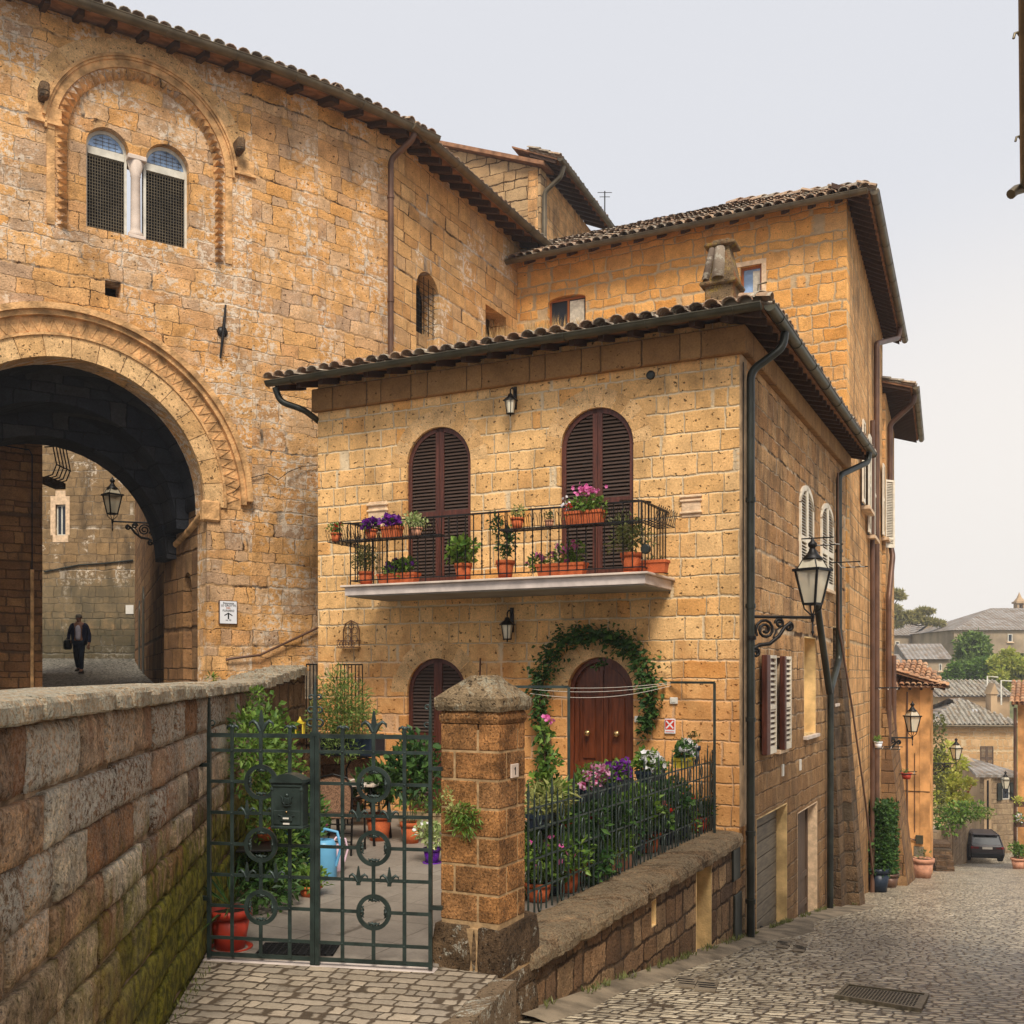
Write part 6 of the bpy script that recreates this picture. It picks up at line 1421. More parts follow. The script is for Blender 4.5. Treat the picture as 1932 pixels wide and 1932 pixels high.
def far_tree(px, py, Y, w_, h_, lab, mat, nb, n, L, name='broadleaf_tree'):
    base = at(px, py, Y); s = Y / F; W_ = w_ * s / 2; H = h_ * s
    bl = []
    for k in range(nb):
        a = R.uniform(0, 1); r = math.sin(PI * min(.97, .18 + a * .75)) ** .8
        bl.append(((R.uniform(-.7, .7) * W_ * r, R.uniform(-.7, .7) * W_ * r, H * (.12 + a * .8)), (W_ * .38, W_ * .38, H * .13)))
    return bush(name, lab, 'tree', base, bl, n, L, L * .6, mat, (H * .5, W_ * .1), GT)
far_tree(1830, 1306, 112, 84, 112, 'tall dark green rounded tree left of the group under the far grey roof', 'leafE', 34, 6500, .5)
far_tree(1852, 1306, 108, 66, 70, 'mid green bushy tree in front of the tall dark one', 'leafA', 22, 3600, .45)
far_tree(1800, 1304, 108, 40, 50, 'small bright green tree at the left foot of the tall dark one', 'leafA', 14, 1800, .42)
far_tree(1893, 1310, 106, 80, 84, 'yellow green spreading tree behind the clothes poles', 'leafF', 26, 4600, .45)
far_tree(1928, 1306, 110, 46, 66, 'dull green tree cut by the right edge', 'leafD', 14, 1800, .45)
pn = at(1672, 1200, 142); t = thing('umbrella_pine', 'flat-topped pine over the far roofs, backlight put into its colour', 'tree', T(pn))
mb, tk = MB(), MB(); s = 142 / F
tk.tube([(0, 0, -4), (0, 0, 2), (1., 0, 5.5)], [.4, .34, .2], 7)
for (a, b, c_, d_) in ((1690, 1118, 16, 5), (1697, 1126, 14, 4), (1700, 1160, 26, 8), (1722, 1160, 22, 6), (1740, 1152, 16, 4), (1752, 1154, 10, 3), (1712, 1170, 30, 6), (1735, 1168, 18, 4), (1755, 1173, 20, 5), (1772, 1176, 12, 3), (1688, 1148, 14, 7), (1690, 1178, 18, 6)):
    q = V(((a - 1672) * s, 0, (1200 - b) * s)); foliage(mb, [(q, (c_ * s * .85, c_ * s * .6, d_ * s * .55))], 300, .62, .22, .1); tk.tube([(1., 0, 3.), (q.x * .6, 0, q.z * .8), q], [.13, .09, .05], 5)
part('crown', mb, 'pine', t); part('trunk', tk, 'bark', t)
for px, pt_, dx, lab in ((1863, 1184 + 92, 20, 'left pale clothes pole with a short arm among the far trees'), (1889, 1302 - 18, 34, 'middle pale clothes pole with an arm before the yellow tree')):
    pa = at(px, 1330, 86); pb_ = at(px, pt_, 86); pc = at(px + dx, pt_ + 2, 86); mb = MB(); mb.tube([pa, pb_, pc], .07, 5); single('clothes_pole', mb, 'winwhite', lab, 'pole', group='clothes poles')

# ---------------------------------------------------------------- street lanterns
def lantern(t, s, c=(0, 0, 0)):
    """square street lantern, s = height of the glazed body"""
    X = T(V(c)); Mw = WM[t] @ X @ Matrix.Rotation(.5, 4, 'Z')
    fr_ = MB(); b, a = .19 * s, .36 * s; h = s
    for k in range(4):
        an = PI / 4 + k * PI / 2; c_, s_ = math.cos(an) * 1.414, math.sin(an) * 1.414; an2 = an + PI / 2; c2, s2 = math.cos(an2) * 1.414, math.sin(an2) * 1.414
        fr_.tube([(b * c_, b * s_, 0), (a * c_, a * s_, h)], .04 * s, 4)
        fr_.tube([(b * c_, b * s_, .0), (b * c2, b * s2, .0)], .045 * s, 4); fr_.tube([(a * c_ * 1.12, a * s_ * 1.12, h), (a * c2 * 1.12, a * s2 * 1.12, h)], .055 * s, 4)
        fr_.tube([(a * .92 * c_, a * .92 * s_, h), (a * .55 * c_, a * .55 * s_, h * 1.32)], .025 * s, 4)
        fr_.tube([(b * c_, b * s_, 0), (b * .9 * c_, b * .9 * s_, -.14 * s), (.05 * s * c_, .05 * s * s_, -.3 * s), (0, 0, -.32 * s)], .022 * s, 4)
    fr_.lathe([(a * .82, h * 1.3), (a * .84, h * 1.34), (a * .5, h * 1.46), (a * .26, h * 1.6), (a * .22, h * 1.66), (a * .36, h * 1.7), (a * .38, h * 1.78), (a * .16, h * 1.86), (a * .12, h * 1.9), (0, h * 1.98)], n=12)
    fr_.tube([(0, 0, -.28 * s), (0, 0, -.52 * s)], .05 * s, 8); fr_.ball((0, 0, -.36 * s), .07 * s, 8); fr_.lathe([(0, -.95 * s), (.05 * s, -.82 * s), (.025 * s, -.78 * s), (.03 * s, -.5 * s)], n=8)
    part('lantern_frame', fr_, 'iron', t, Mw)
    g = MB(); n4 = [(1, 1), (-1, 1), (-1, -1), (1, -1)]
    for (q, z0, q2, z1) in ((b * .96, .02 * s, a * .97, h * .98), (a * .93, h * 1.01, a * .58, h * 1.31)):
        vs = [(x * q, y * q, z0) for x, y in n4] + [(x * q2, y * q2, z1) for x, y in n4]; g.add(vs, [(k, (k + 1) % 4, 4 + (k + 1) % 4, 4 + k) for k in range(4)])
    part('glass', g, 'lglass', t, Mw)
    g = MB(); g.lathe([(0, .06 * s), (.07 * s, .08 * s), (.06 * s, .2 * s), (.1 * s, .32 * s), (.11 * s, .45 * s), (.06 * s, .58 * s), (0, .62 * s)], n=10); part('bulb', g, 'frost', t, Mw)
def street_lamp(base, tip, s, label, group='wrought iron street lamps'):
    """bracket from wall point base to lantern axis tip (same height), lantern body height s"""
    base, tip = V(base), V(tip); d = tip - base; L = d.length; rz = math.atan2(d.y, d.x)
    t = thing('street_lamp', label, 'street lamp', T(base.x, base.y, base.z, rz), group); q = L / 1.05
    mb = MB(); mb.tube([(-.02, 0, 0), (L + .02, 0, 0)], .024 * q, 6)
    def spiral(cx_, cz_, r, a0, turns, sg, w_=.016): return [(cx_ + r * (1 - .8 * k / 22) * math.cos(a0 + sg * 2 * PI * turns * k / 22), 0, cz_ + r * (1 - .8 * k / 22) * math.sin(a0 + sg * 2 * PI * turns * k / 22)) for k in range(23)]
    mb.tube([(0.02 * q, 0, -.5 * q), (.12 * q, 0, -.44 * q), (.3 * q, 0, -.42 * q), (.46 * q, 0, -.3 * q), (.56 * q, 0, -.16 * q), (.66 * q, 0, -.09 * q)], .032 * q, 6)
    for sp in (spiral(.22 * q, -.2 * q, .17 * q, PI * 1.2, 2.0, -1), spiral(.47 * q, -.1 * q, .08 * q, PI, 1.5, -1), spiral(.64 * q, -.15 * q, .07 * q, PI * .5, 1.5, -1), spiral(.06 * q, -.56 * q, .07 * q, PI * .5, 1.4, -1)): mb.tube(sp, .024 * q, 5)
    mb.tube([(.36 * q, 0, -.33 * q), (.42 * q, 0, -.2 * q), (.52 * q, 0, -.14 * q)], .014 * q, 5)
    mb.box(-.03 * q, -.02 * q, -.6 * q, .0, .02 * q, .04 * q); mb.tube([(-.01, 0, -.3 * q), (-.01, 0, -.36 * q)], .075 * q, 8); part('bracket', mb, 'iron', t)
    lantern(t, s, (L, 0, .4 * s)); return t
M['lglass'] = None
lg = NT('lantern_glass'); lg.col(s2l((232, 222, 196))); lg.b.inputs['Roughness'].default_value = .2; lg.b.inputs['Alpha'].default_value = .62; lg.b.inputs['Specular IOR Level'].default_value = .6; M['lglass'] = lg.m
b0 = hs.w(.2, -.12); zL = -(1164 - CY) / F * 13.7
yT = 13.95; street_lamp((b0.x, b0.y, zL), V((at(1529, 1160, yT).x, yT - .1, zL)), .455, 'large near street lamp on the corner drain pipe of the balcony house')
Yb = 30.5; bb = at(1655, 1391, Yb); tt = at(1714, 1391, Yb); street_lamp(bb, (tt.x, tt.y - .3, bb.z), .455, 'second street lamp, in front of the orange house')
bb = at(1762, 1440, 42.5); tt = at(1800, 1440, 42.5); street_lamp(bb, (tt.x, tt.y - .2, bb.z), .455, 'third street lamp, against the pale rubble wall')
bb = at(1916, 1496, 47); tt = at(1897, 1496, 56); tt = at(1897, 1496, 47.2); street_lamp(bb, (tt.x, tt.y, bb.z), .42, 'fourth street lamp at the right edge above the parked car')
bb = at(288, 987, 25.2); tt = at(212, 987, 24.9); street_lamp(bb, (tt.x, tt.y, bb.z), .455, 'street lamp seen through the big arch, over the walking man')

# laundry poles
GL = 'laundry rods on the street walls'
for k, (px0, px1, py, Y, lab) in enumerate(((1508, 1552, 1183 + 111 - 60, 17.0, ''),)): pass
def rods(fr, u0, z, ln, lab, lines=True):
    t = thing('laundry_rod', lab, 'laundry rod', fr.M(u0, 0, z), GL)
    mb = MB(); mb.tube([(0, 0, 0), (0, -ln, 0)], .012, 5); mb.tube([(1., 0, 0), (1., -ln, 0)], .012, 5); part('rods', mb, 'iron', t)
    if lines:
        mb = MB()
        for q in (.3, .6, .9): mb.tube([(0, -ln * q, 0), (.5, -ln * q, -.05), (1., -ln * q, 0)], .006, 4)
        part('lines', mb, 'plasticw', t)
rods(hs, U(1508), hs.uv(1508, 1017)[1], .55, 'laundry rods below the nearer white shuttered window')
rods(hs, U(1561), hs.uv(1561, 1062)[1], .6, 'laundry rods below the farther white shuttered window')
rods(b2s, b2s.u(1640), -.35, .7, 'laundry rods at mid height between the brown drain pipes')
rods(b2s, b2s.u(1645), -1.95, .7, 'lower laundry rods beside the white flower pot')
rods(b3s, 2.1, -3.1, .8, 'lowest laundry rods over the battered wall')
p = b2s.w(b2s.u(1636) + .2, -.25, -1.85); potted(p, .1, .16, 'small white pot on the street wall bracket', 'leafA', None, pmat='white', n=60, L=.06, W=.04, spread=1.3, tall=.8, group='pots along the street')
p = b3s.w(2.6, -.5, -3.3); potted(p, .16, .2, 'orange bowl hanging off the street wall left of the orange house', 'leafA', None, pmat='terrred', n=40, L=.06, W=.04, spread=.9, tall=.6, group='pots along the street')

# ---------------------------------------------------------------- parked car
Yc = 57.; cc = at(1863, 1272, Yc); t = thing('parked_car', 'dark grey estate car seen from behind, parked at the foot of the street', 'car', T(cc.x, cc.y, zr(Yc) + .0, -.22))
mb = MB()   # body: sections along y (length), x half width
def sec(y, hw, z0, z1, r=.12): return [(-hw + r, y, z0), (hw - r, y, z0), (hw, y, z0 + r), (hw, y, z1 - r), (hw - r, y, z1), (-hw + r, y, z1), (-hw, y, z1 - r), (-hw, y, z0 + r)]
S = [sec(0, .80, .38, .92), sec(.06, .9, .3, 1.0), sec(.5, .93, .28, 1.04), sec(2.6, .94, .28, 1.02), sec(3.8, .92, .3, .98), sec(4.5, .84, .32, .82), sec(4.62, .7, .4, .7)]
vs = [p for s_ in S for p in s_]; mb.add(vs, [(i * 8 + k, i * 8 + (k + 1) % 8, (i + 1) * 8 + (k + 1) % 8, (i + 1) * 8 + k) for i in range(len(S) - 1) for k in range(8)] + [tuple(range(7, -1, -1)), tuple(range(48, 56))], False); part('body', mb, 'carp', t)
mb = MB(); C_ = [(.12, .80, 1.0), (.5, .68, 1.5), (2.3, .68, 1.54), (3.4, .80, 1.0)]
vs = []
for y, hw, z in C_: vs += [(-hw, y, z), (hw, y, z)]
vs += [(-.82, .12, .98), (.82, .12, .98), (-.82, 3.4, .98), (.82, 3.4, .98)]
mb.add(vs, [(0, 1, 3, 2), (4, 5, 7, 6), (0, 2, 4, 6), (1, 7, 5, 3)]); gh = part('glasshouse', mb, 'glass', t)
mb = MB(); mb.box(-.7, .42, 1.5, .7, 2.4, 1.57, .03); mb.box(-.62, .3, 1.5, .62, .46, 1.555, .015)
for s_ in (-1, 1):
    mb.tube([(s_ * .8, .1, 1.0), (s_ * .69, .48, 1.5), (s_ * .69, 2.3, 1.54), (s_ * .81, 3.4, 1.0)], .04, 5); mb.tube([(s_ * .82, 1.5, 1.0), (s_ * .69, 1.5, 1.53)], .03, 4); mb.tube([(s_ * .62, .6, 1.6), (s_ * .62, 2.1, 1.62)], .018, 5)
part('roof', mb, 'carp', t)
for s_ in (-1, 1):
    for y in (.85, 3.7):
        mb = MB(); mb.lathe([(.24, -.11), (.33, -.11), (.345, -.06), (.345, .06), (.33, .11), (.24, .11)], n=20); w_ = part('wheel', mb, 'tyre', t, WM[t] @ T(s_ * .83, y, .345) @ Matrix.Rotation(PI / 2, 4, 'Y')); mb = MB(); mb.lathe([(0, s_ * .07), (.22, s_ * .09), (.245, s_ * .1), (.245, -.05)], n=16); part('rim', mb, 'rim', w_)
    mb = MB(); mb.box(min(s_ * .42, s_ * .84), -.0, .78, max(s_ * .42, s_ * .84), .08, .92, .02); part('tail_light', mb, 'tail', t)
    mb = MB(); mb.box(min(s_ * .9, s_ * 1.06), 2.9, 1.0, max(s_ * .9, s_ * 1.06), 3.05, 1.14, .03); part('mirror', mb, 'carp', t)
mb = MB(); mb.box(-.85, -.06, .3, .85, .1, .56, .04); part('bumper', mb, 'tyre', t)
mb = MB(); mb.box(-.26, -.012, .78, .26, .0, .9); part('number_plate', mb, 'plasticw', t)

# ---------------------------------------------------------------- street furniture on the ground
def on_road(p): return V((p.x, p.y, zr(p.y) + .012))
a, b, c, d = [on_road(road(*q)) for q in ((1596.6, 1861.6), (1753.5, 1880.4), (1738, 1911), (1574, 1883.8))]
t = thing('drain_grate', 'large rectangular cast iron grate set in the cobbles at lower right', 'drain cover', T((a + b + c + d) / 4))
mb = MB(); Z = V((0, 0, .006)); cen = (a + b + c + d) / 4
def quad(mb, pts, h=.012):
    mb.add([p - V((0, 0, .03)) for p in pts] + [p + V((0, 0, h)) for p in pts], [(0, 3, 2, 1), (4, 5, 6, 7), (0, 1, 5, 4), (1, 2, 6, 5), (2, 3, 7, 6), (3, 0, 4, 7)])
def L4(s, t_): return a * (1 - s) * (1 - t_) + b * s * (1 - t_) + c * s * t_ + d * (1 - s) * t_
quad(mb, [L4(0, 0), L4(1, 0), L4(1, .07), L4(0, .07)], .02); quad(mb, [L4(0, .93), L4(1, .93), L4(1, 1), L4(0, 1)], .02); quad(mb, [L4(0, .07), L4(.045, .07), L4(.045, .93), L4(0, .93)], .02); quad(mb, [L4(.955, .07), L4(1, .07), L4(1, .93), L4(.955, .93)], .02)
part('frame', mb, 'steel', t, T(0))
mb = MB(); quad(mb, [L4(.05, .08), L4(.95, .08), L4(.95, .92), L4(.05, .92)], .008); part('cover', mb, 'steel', t, T(0))
mb = MB()
for i in range(22):
    for j in range(8): s0, t0 = .08 + i * .0385, .14 + j * .094; quad(mb, [L4(s0, t0), L4(s0 + .022, t0), L4(s0 + .022, t0 + .055), L4(s0, t0 + .055)], .0095)
part('holes', mb, 'slot', t, T(0))
for gi, (x0, y0_, x1, y1_) in enumerate(((1272, 1847, 1314, 1861), (1310, 1854, 1353, 1868), (1464, 1776, 1490, 1786), (1494, 1783, 1520, 1793))):
    mb = MB(); mb2 = MB()
    for k in range(3):
        p = on_road(road(x0 + 3 + k * 2 + 2, y0_ + 2 + k * (y1_ - y0_ - 3) / 2.6)); q = on_road(road(x1 - 6 + k * 2, y0_ + 5 + k * (y1_ - y0_ - 3) / 2.6)); n_ = (q - p).cross(V((0, 0, 1))).normalized() * .014
        quad(mb, [p - n_, q - n_, q + n_, p + n_], .006)
    P4 = [on_road(road(*q)) for q in ((x0, y1_ + 2), (x1 - 4, y1_ + 5), (x1 + 4, y0_ + 1), (x0 + 8, y0_ - 3))]; quad(mb2, P4, .002)
    g_ = thing('slotted_drain', ['leftmost slotted stone drain beside the terrace wall', 'second slotted stone drain from the left beside the terrace wall', 'third slotted drain, near the garage ramp', 'fourth slotted drain, nearest the garage ramp'][gi], 'drain', T(sum(P4, V((0, 0, 0))) / 4), 'slotted drains in the street')
    part('slab', mb2, 'apron', g_, T(0)); part('slots', mb, 'slot', g_, T(0))
# worn cement apron along the foot of the walls
mb = MB(); pts = [(-6.6, -.3), (-5.9, -.34), (-5, -.26), (-4.1, -.36), (-3., -.28), (-1.9, -.36), (-.6, -.3), (.4, -.4), (1.3, -.62), (2., -.7), (2.7, -.5), (3.6, -.35), (5, -.5), (6, -.6), (7, -.75), (8.5, -.8)]
vs = []
for u, w_ in pts:
    for k, (ww_, dz) in enumerate(((0.05, .06), (w_ * .5, .035), (w_, -.01))): q = hs.w(u, ww_ + (.05 * mn.noise(V((u * 1.7, 0, 0))) if k else 0)); vs.append((q.x, q.y, zr(q.y) + dz))
mb.add(vs, [(i * 3 + k, i * 3 + k + 1, i * 3 + 4 + k, i * 3 + 3 + k) for i in range(len(pts) - 1) for k in range(2)], True); struct('pavement', mb, 'apron')

# ---------------------------------------------------------------- walking man
zm = zu(30.2); pm_ = at(149, 1272, 30.2); t = thing('person', 'man in navy jacket and pale shirt walking towards us under the arch', 'person', T(pm_.x, pm_.y, zm, .12))
def skinmesh(name, verts, edges, radii, mat, parent, Mw=None, sub=2):
    me = bpy.data.meshes.new('sk'); me.from_pydata(verts, edges, []); ob = bpy.data.objects.new('sk', me); COL.objects.link(ob)
    sk = ob.modifiers.new('s', 'SKIN'); sk.use_smooth_shade = True
    for i, r in enumerate(radii): me.skin_vertices[0].data[i].radius = (r, r) if isinstance(r, float) else r
    me.skin_vertices[0].data[0].use_root = True
    ss_ = ob.modifiers.new('b', 'SUBSURF'); ss_.levels = sub; ss_.render_levels = sub
    bpy.context.view_layer.update(); m2 = bpy.data.meshes.new_from_object(ob.evaluated_get(bpy.context.evaluated_depsgraph_get())); bpy.data.objects.remove(ob)
    for p in m2.polygons: p.use_smooth = True
    return part(name, m2, mat, parent, Mw)
# faces -y. left/right are the figure's own x
bv = [(0, 0, .93), (0, .01, 1.12), (0, .0, 1.32), (0, .01, 1.46), (0, -.01, 1.53), (0, -.02, 1.62), (0, -.015, 1.70),
      (.09, 0, .88), (.10, -.12, .50), (.10, -.10, .12), (.10, -.22, .05), (-.09, 0, .88), (-.09, .06, .50), (-.09, .24, .16), (-.09, .2, .06),
      (.19, 0, 1.42), (.27, .05, 1.14), (.29, -.02, .90), (.285, -.06, .80), (-.19, 0, 1.42), (-.28, .02, 1.14), (-.24, -.16, .96), (-.20, -.22, .93)]
be = [(0, 1), (1, 2), (2, 3), (3, 4), (4, 5), (5, 6), (0, 7), (7, 8), (8, 9), (9, 10), (0, 11), (11, 12), (12, 13), (13, 14), (3, 15), (15, 16), (16, 17), (17, 18), (3, 19), (19, 20), (20, 21), (21, 22)]
brd = [.13, .12, .14, .07, .05, .085, .07, .085, .06, .045, .04, .085, .06, .045, .04, .06, .042, .03, .03, .06, .042, .03, .03]
bd = skinmesh('body', bv, be, brd, 'skin', t)
fb = MB()
for sx, hx, hy, hz in ((1, .285, -.06, .80), (-1, -.20, -.22, .93)):
    for k in range(4): fb.tube([(hx - .025 + k * .017, hy, hz), (hx - .027 + k * .018, hy - .012, hz - .045 - (.008 if k in (1, 2) else 0)), (hx - .026 + k * .017, hy + .004, hz - .08 - (.01 if k in (1, 2) else 0))], [.011, .009, .007], 6)
    fb.tube([(hx - sx * .03, hy - .01, hz + .02), (hx - sx * .048, hy - .025, hz - .015), (hx - sx * .04, hy - .03, hz - .045)], [.012, .01, .008], 6)
part('hands', fb, 'skin', t)
fb = MB(); fb.tube([(0, -.1, 1.63), (0, -.125, 1.6), (0, -.105, 1.595)], [.008, .016, .012], 6); fb.tube([(-.028, -.098, 1.567), (0, -.106, 1.565), (.028, -.098, 1.567)], .007, 5)
for sx in (-1, 1): fb.ball((sx * .03, -.095, 1.635), .011, 6); fb.ball((sx * .088, -.005, 1.62), .022, 6, (.5, 1, 1.5))
part('face', fb, 'skin', t)
hb = MB(); hb.ball((0, .0, 1.672), .098, 12, (1, 1.08, .8)); part('hair', hb, 'hair', t)
skinmesh('trousers', [bv[0], bv[7], bv[8], (.10, -.11, .11), bv[11], bv[12], (-.09, .235, .17)], [(0, 1), (1, 2), (2, 3), (0, 4), (4, 5), (5, 6)], [.15, .105, .078, .065, .105, .078, .065], 'jeans', t)
skinmesh('shirt', [(0, -.07, .97), (0, -.075, 1.15), (0, -.07, 1.33), (0, -.03, 1.44)], [(0, 1), (1, 2), (2, 3)], [(.075, .075), (.085, .085), (.1, .1), (.06, .06)], 'shirt', t)
j = [(.09, .03, .86), (.11, .03, 1.1), (.11, .02, 1.33), (.15, .01, 1.44), (.20, .0, 1.42), (.28, .05, 1.14), (.295, -.02, .90)]
for sx in (1, -1):
    vv = [(sx * x, y, z) for x, y, z in j]
    if sx < 0: vv[-2] = (-.29, .02, 1.14); vv[-1] = (-.25, -.14, .97)
    skinmesh('jacket', vv, [(k, k + 1) for k in range(6)], [(.105, .14), (.095, .13), (.11, .13), (.07, .09), (.072, .072), (.058, .058), (.05, .05)], 'navy', t)
mb = MB(); mb.box(-.21, .06, .84, .21, .15, 1.42, .04); part('jacket', mb, 'navy', t)
mb = MB()
for sx, fy_, fz in ((1, -.12, .0), (-1, .22, .06)): mb.add([(sx * .1 - .045, fy_ - .17, fz + .005), (sx * .1 + .045, fy_ - .17, fz + .005), (sx * .1 + .05, fy_ + .09, fz + .005), (sx * .1 - .05, fy_ + .09, fz + .005), (sx * .1 - .035, fy_ - .15, fz + .05), (sx * .1 + .035, fy_ - .15, fz + .05), (sx * .1 + .045, fy_ + .08, fz + .11), (sx * .1 - .045, fy_ + .08, fz + .11)], [(0, 3, 2, 1), (4, 5, 6, 7), (0, 1, 5, 4), (1, 2, 6, 5), (2, 3, 7, 6), (3, 0, 4, 7)])
part('shoes', mb, 'leather', t)
bg = thing('shoulder_bag', 'dark jacket or bag carried over the arm of the walking man', 'bag', WM[t] @ T(-.24, -.2, .72)); mb = MB(); mb.box(-.13, -.06, -.02, .1, .06, .26, .04); part('pouch', mb, 'leather', bg); mb = MB(); mb.tube([(-.08, 0, .25), (-.02, -.01, .34), (.04, 0, .25)], .014, 5); part('handle', mb, 'leather', bg)
# ---------------------------------------------------------------- terrace wall along the street
US0 = (7.3 - 13.5) / .8955   # where the pillar starts, in side-wall units
t = thing('terrace_wall', 'dark mossy stone wall carrying the iron railing beside the street', 'wall', hs.M(-3, 0, -3))
za, zb_ = -2.06, -2.06
o1 = (hs.uv(1313, 1630), hs.uv(1342, 1815)); o2 = (hs.uv(1229, 1700), hs.uv(1238, 1745))
part('masonry', wall_mesh([(US0 - .0, -3.2), (US0 + .5, -3.4), (0, -5.2), (0, -2.2), (US0, -2.2)], [rect(o1[0][0], o1[1][0], -3.7, -2.205), rect(o2[0][0], o2[1][0], o2[1][1] + .0, o2[0][1])], .4), 'dark', t, hs.M())
mb = MB(); mb.box(US0, .3, -5.2, 0., .4, -2.22); part('core', mb, 'dark', t, hs.M(0, .12))
mb = lining(o1[0][0], o1[1][0], -3.7, -2.205, -.004, .39, .02, True); mb.box(o1[0][0], .30, -4.2, o1[1][0], .4, -2.205); part('blocked_doorway', mb, 'cream', t, hs.M())
mb = lining(o2[0][0], o2[1][0], o2[1][1], o2[0][1], .0, .3, .012, True); part('slit_lining', mb, 'cream', t, hs.M())
mb = MB(); u = US0 + .48
while u < -.02:
    w_ = R.uniform(.5, .95); e = min(u + w_, .0)
    if e - u > .1: mb.coping(u + .004, e - .002, [(-.03, -2.24), (-.07, -2.21), (-.075, -2.14), (-.04, -2.075), (.06, -2.045), (.34, -2.04), (.42, -2.06), (.42, -2.24)][::-1], max(5, int(w_ / .07)), .022)
    u = e
part('coping', mb, 'cop2', t, hs.M())

# ---------------------------------------------------------------- gate pillar
pf_ = Fr(-.093 - .8955 * .477, 7.3 + .445 * .477, .8955, -.445); PW, PD = .477, .43
t = thing('gate_pillar', 'brown tuff gate pillar with a pale lichened pyramid cap', 'pillar', pf_.M(PW / 2, PD / 2, -2.1))
mb = MB(); mb.box(.006, .006, -2.3, PW - .006, PD - .006, -.4); part('mortar_core', mb, 'mortar', t, pf_.M())
mb = MB(); zt, h = -.35, .2045
zz = zt
for k in range(7):
    z1, z0 = zz, zz - h; sx = .64 if k % 2 == 0 else .24; sy_ = .3 if k % 2 else .72; g = .007
    for (a, b) in ((0, sx), (sx, 1)):
        for (c, d) in ((0, sy_), (sy_, 1)): 
            if R.random() < 2: mb.box(PW * a + (g if a else 0), PD * c + (g if c else 0), z0 + g, PW * b - (g if b < 1 else 0), PD * d - (g if d < 1 else 0), z1 - g, .008)
    zz -= h
# one stone per corner position reads too fine on the front, so fuse each front pair's colour by building fronts as whole blocks
part('shaft', mb, 'pillar', t, pf_.M())
def rough_box(mb, x0, x1, y0, y1, z0, z1, n=7, amp=.014, top=None):
    """box with uneven, slightly rounded faces; top=(inset, height) makes a pyramid cap"""
    vs, fs = [], []
    lev = [z0 + (z1 - z0) * k / 3 for k in range(4)]
    rings = [(0., z) for z in lev]
    if top: rings += [(top[0] * q, z1 + top[1] * q) for q in (.2, .45, .7, .9, 1.)]
    for inset, z in rings:
        X0, X1, Y0, Y1 = x0 + inset, x1 - inset, y0 + inset * (y1 - y0) / (x1 - x0), y1 - inset * (y1 - y0) / (x1 - x0)
        e = .012 if z in (z0, z1) and not top else (.012 if z == z0 else 0); X0 += e; X1 -= e; Y0 += e; Y1 -= e
        for (ax, ay, bx, by) in ((X0, Y0, X1, Y0), (X1, Y0, X1, Y1), (X1, Y1, X0, Y1), (X0, Y1, X0, Y0)):
            for k in range(n):
                x, y = ax + (bx - ax) * k / n, ay + (by - ay) * k / n; d = amp * (mn.noise(V((x * 9, y * 9, z * 9))) + .6 * mn.noise(V((x * 26, y * 26, z * 26)))) - (.008 if k == 0 else 0)
                cx, cy = (x0 + x1) / 2, (y0 + y1) / 2; q = V((x - cx, y - cy)); L = max(q.length, .02); q *= 1 + d / L; vs.append((cx + q.x, cy + q.y, z + d * .7))
    m = 4 * n
    fs = [(i * m + k, i * m + (k + 1) % m, (i + 1) * m + (k + 1) % m, (i + 1) * m + k) for i in range(len(rings) - 1) for k in range(m)]
    fs += [tuple(range(m - 1, -1, -1)), tuple((len(rings) - 1) * m + k for k in range(m))]; mb.add(vs, fs)
mb = MB(); rough_box(mb, -.015, PW + .015, -.015, PD + .015, -.352, -.262, 7, .006); part('neck', mb, 'pillar', t, pf_.M())
mb = MB(); rough_box(mb, -.038, PW + .038, -.038, PD + .038, -.262, -.17, 9, .01, (.19, .16)); part('cap', mb, 'cap', t, pf_.M())
mb = MB(); rough_box(mb, -.05, PW * .55, -.04, PD, -2.16, -1.80, 6, .02); rough_box(mb, PW * .565, PW * .64, -.035, .3, -2.12, -1.82, 4, .01); rough_box(mb, PW * .655, PW + .03, -.04, PD + .2, -2.14, -1.81, 6, .02); rough_box(mb, -.045, PW * .3, -.03, PD, -2.3, -2.17, 5, .012); rough_box(mb, PW * .42, PW + .025, -.03, PD + .2, -2.3, -2.165, 6, .014); rough_box(mb, PW * .1, PW + .02, -.0, PD + .2, -2.75, -2.31, 6, .014)
part('base_stones', mb, 'pillarb', t, pf_.M())
mb = MB(); mb.box(-.03, -.02, -2.3, PW + .01, PD + .1, -1.82); mb.box(.0, .02, -2.9, PW - .0, PD + .1, -2.28); part('base_mortar', mb, 'mortar', t, pf_.M())
# number plate
pr = Fr(*pf_.w(PW, 0).xy, pf_.nx, pf_.ny)
u0_, z0_ = pr.uv(961, 1441); u1_, z1_ = pr.uv(977, 1467); t = thing('house_number_plate', 'small pale plate with the number one on the pillar side', 'number plate', pr.M((u0_ + u1_) / 2, 0, (z0_ + z1_) / 2))
mb = MB(); mb.box(-.058, -.014, -.05, .058, .0, .05, .003); part('plate', mb, 'marble', t); mb = MB(); mb.box(-.005, -.0165, -.028, .005, -.0145, .028); mb.prism([(-.005, .028), (-.018, .014), (-.014, .01), (-.005, .018)], -.0165, -.0145); part('numeral', mb, 'black', t)
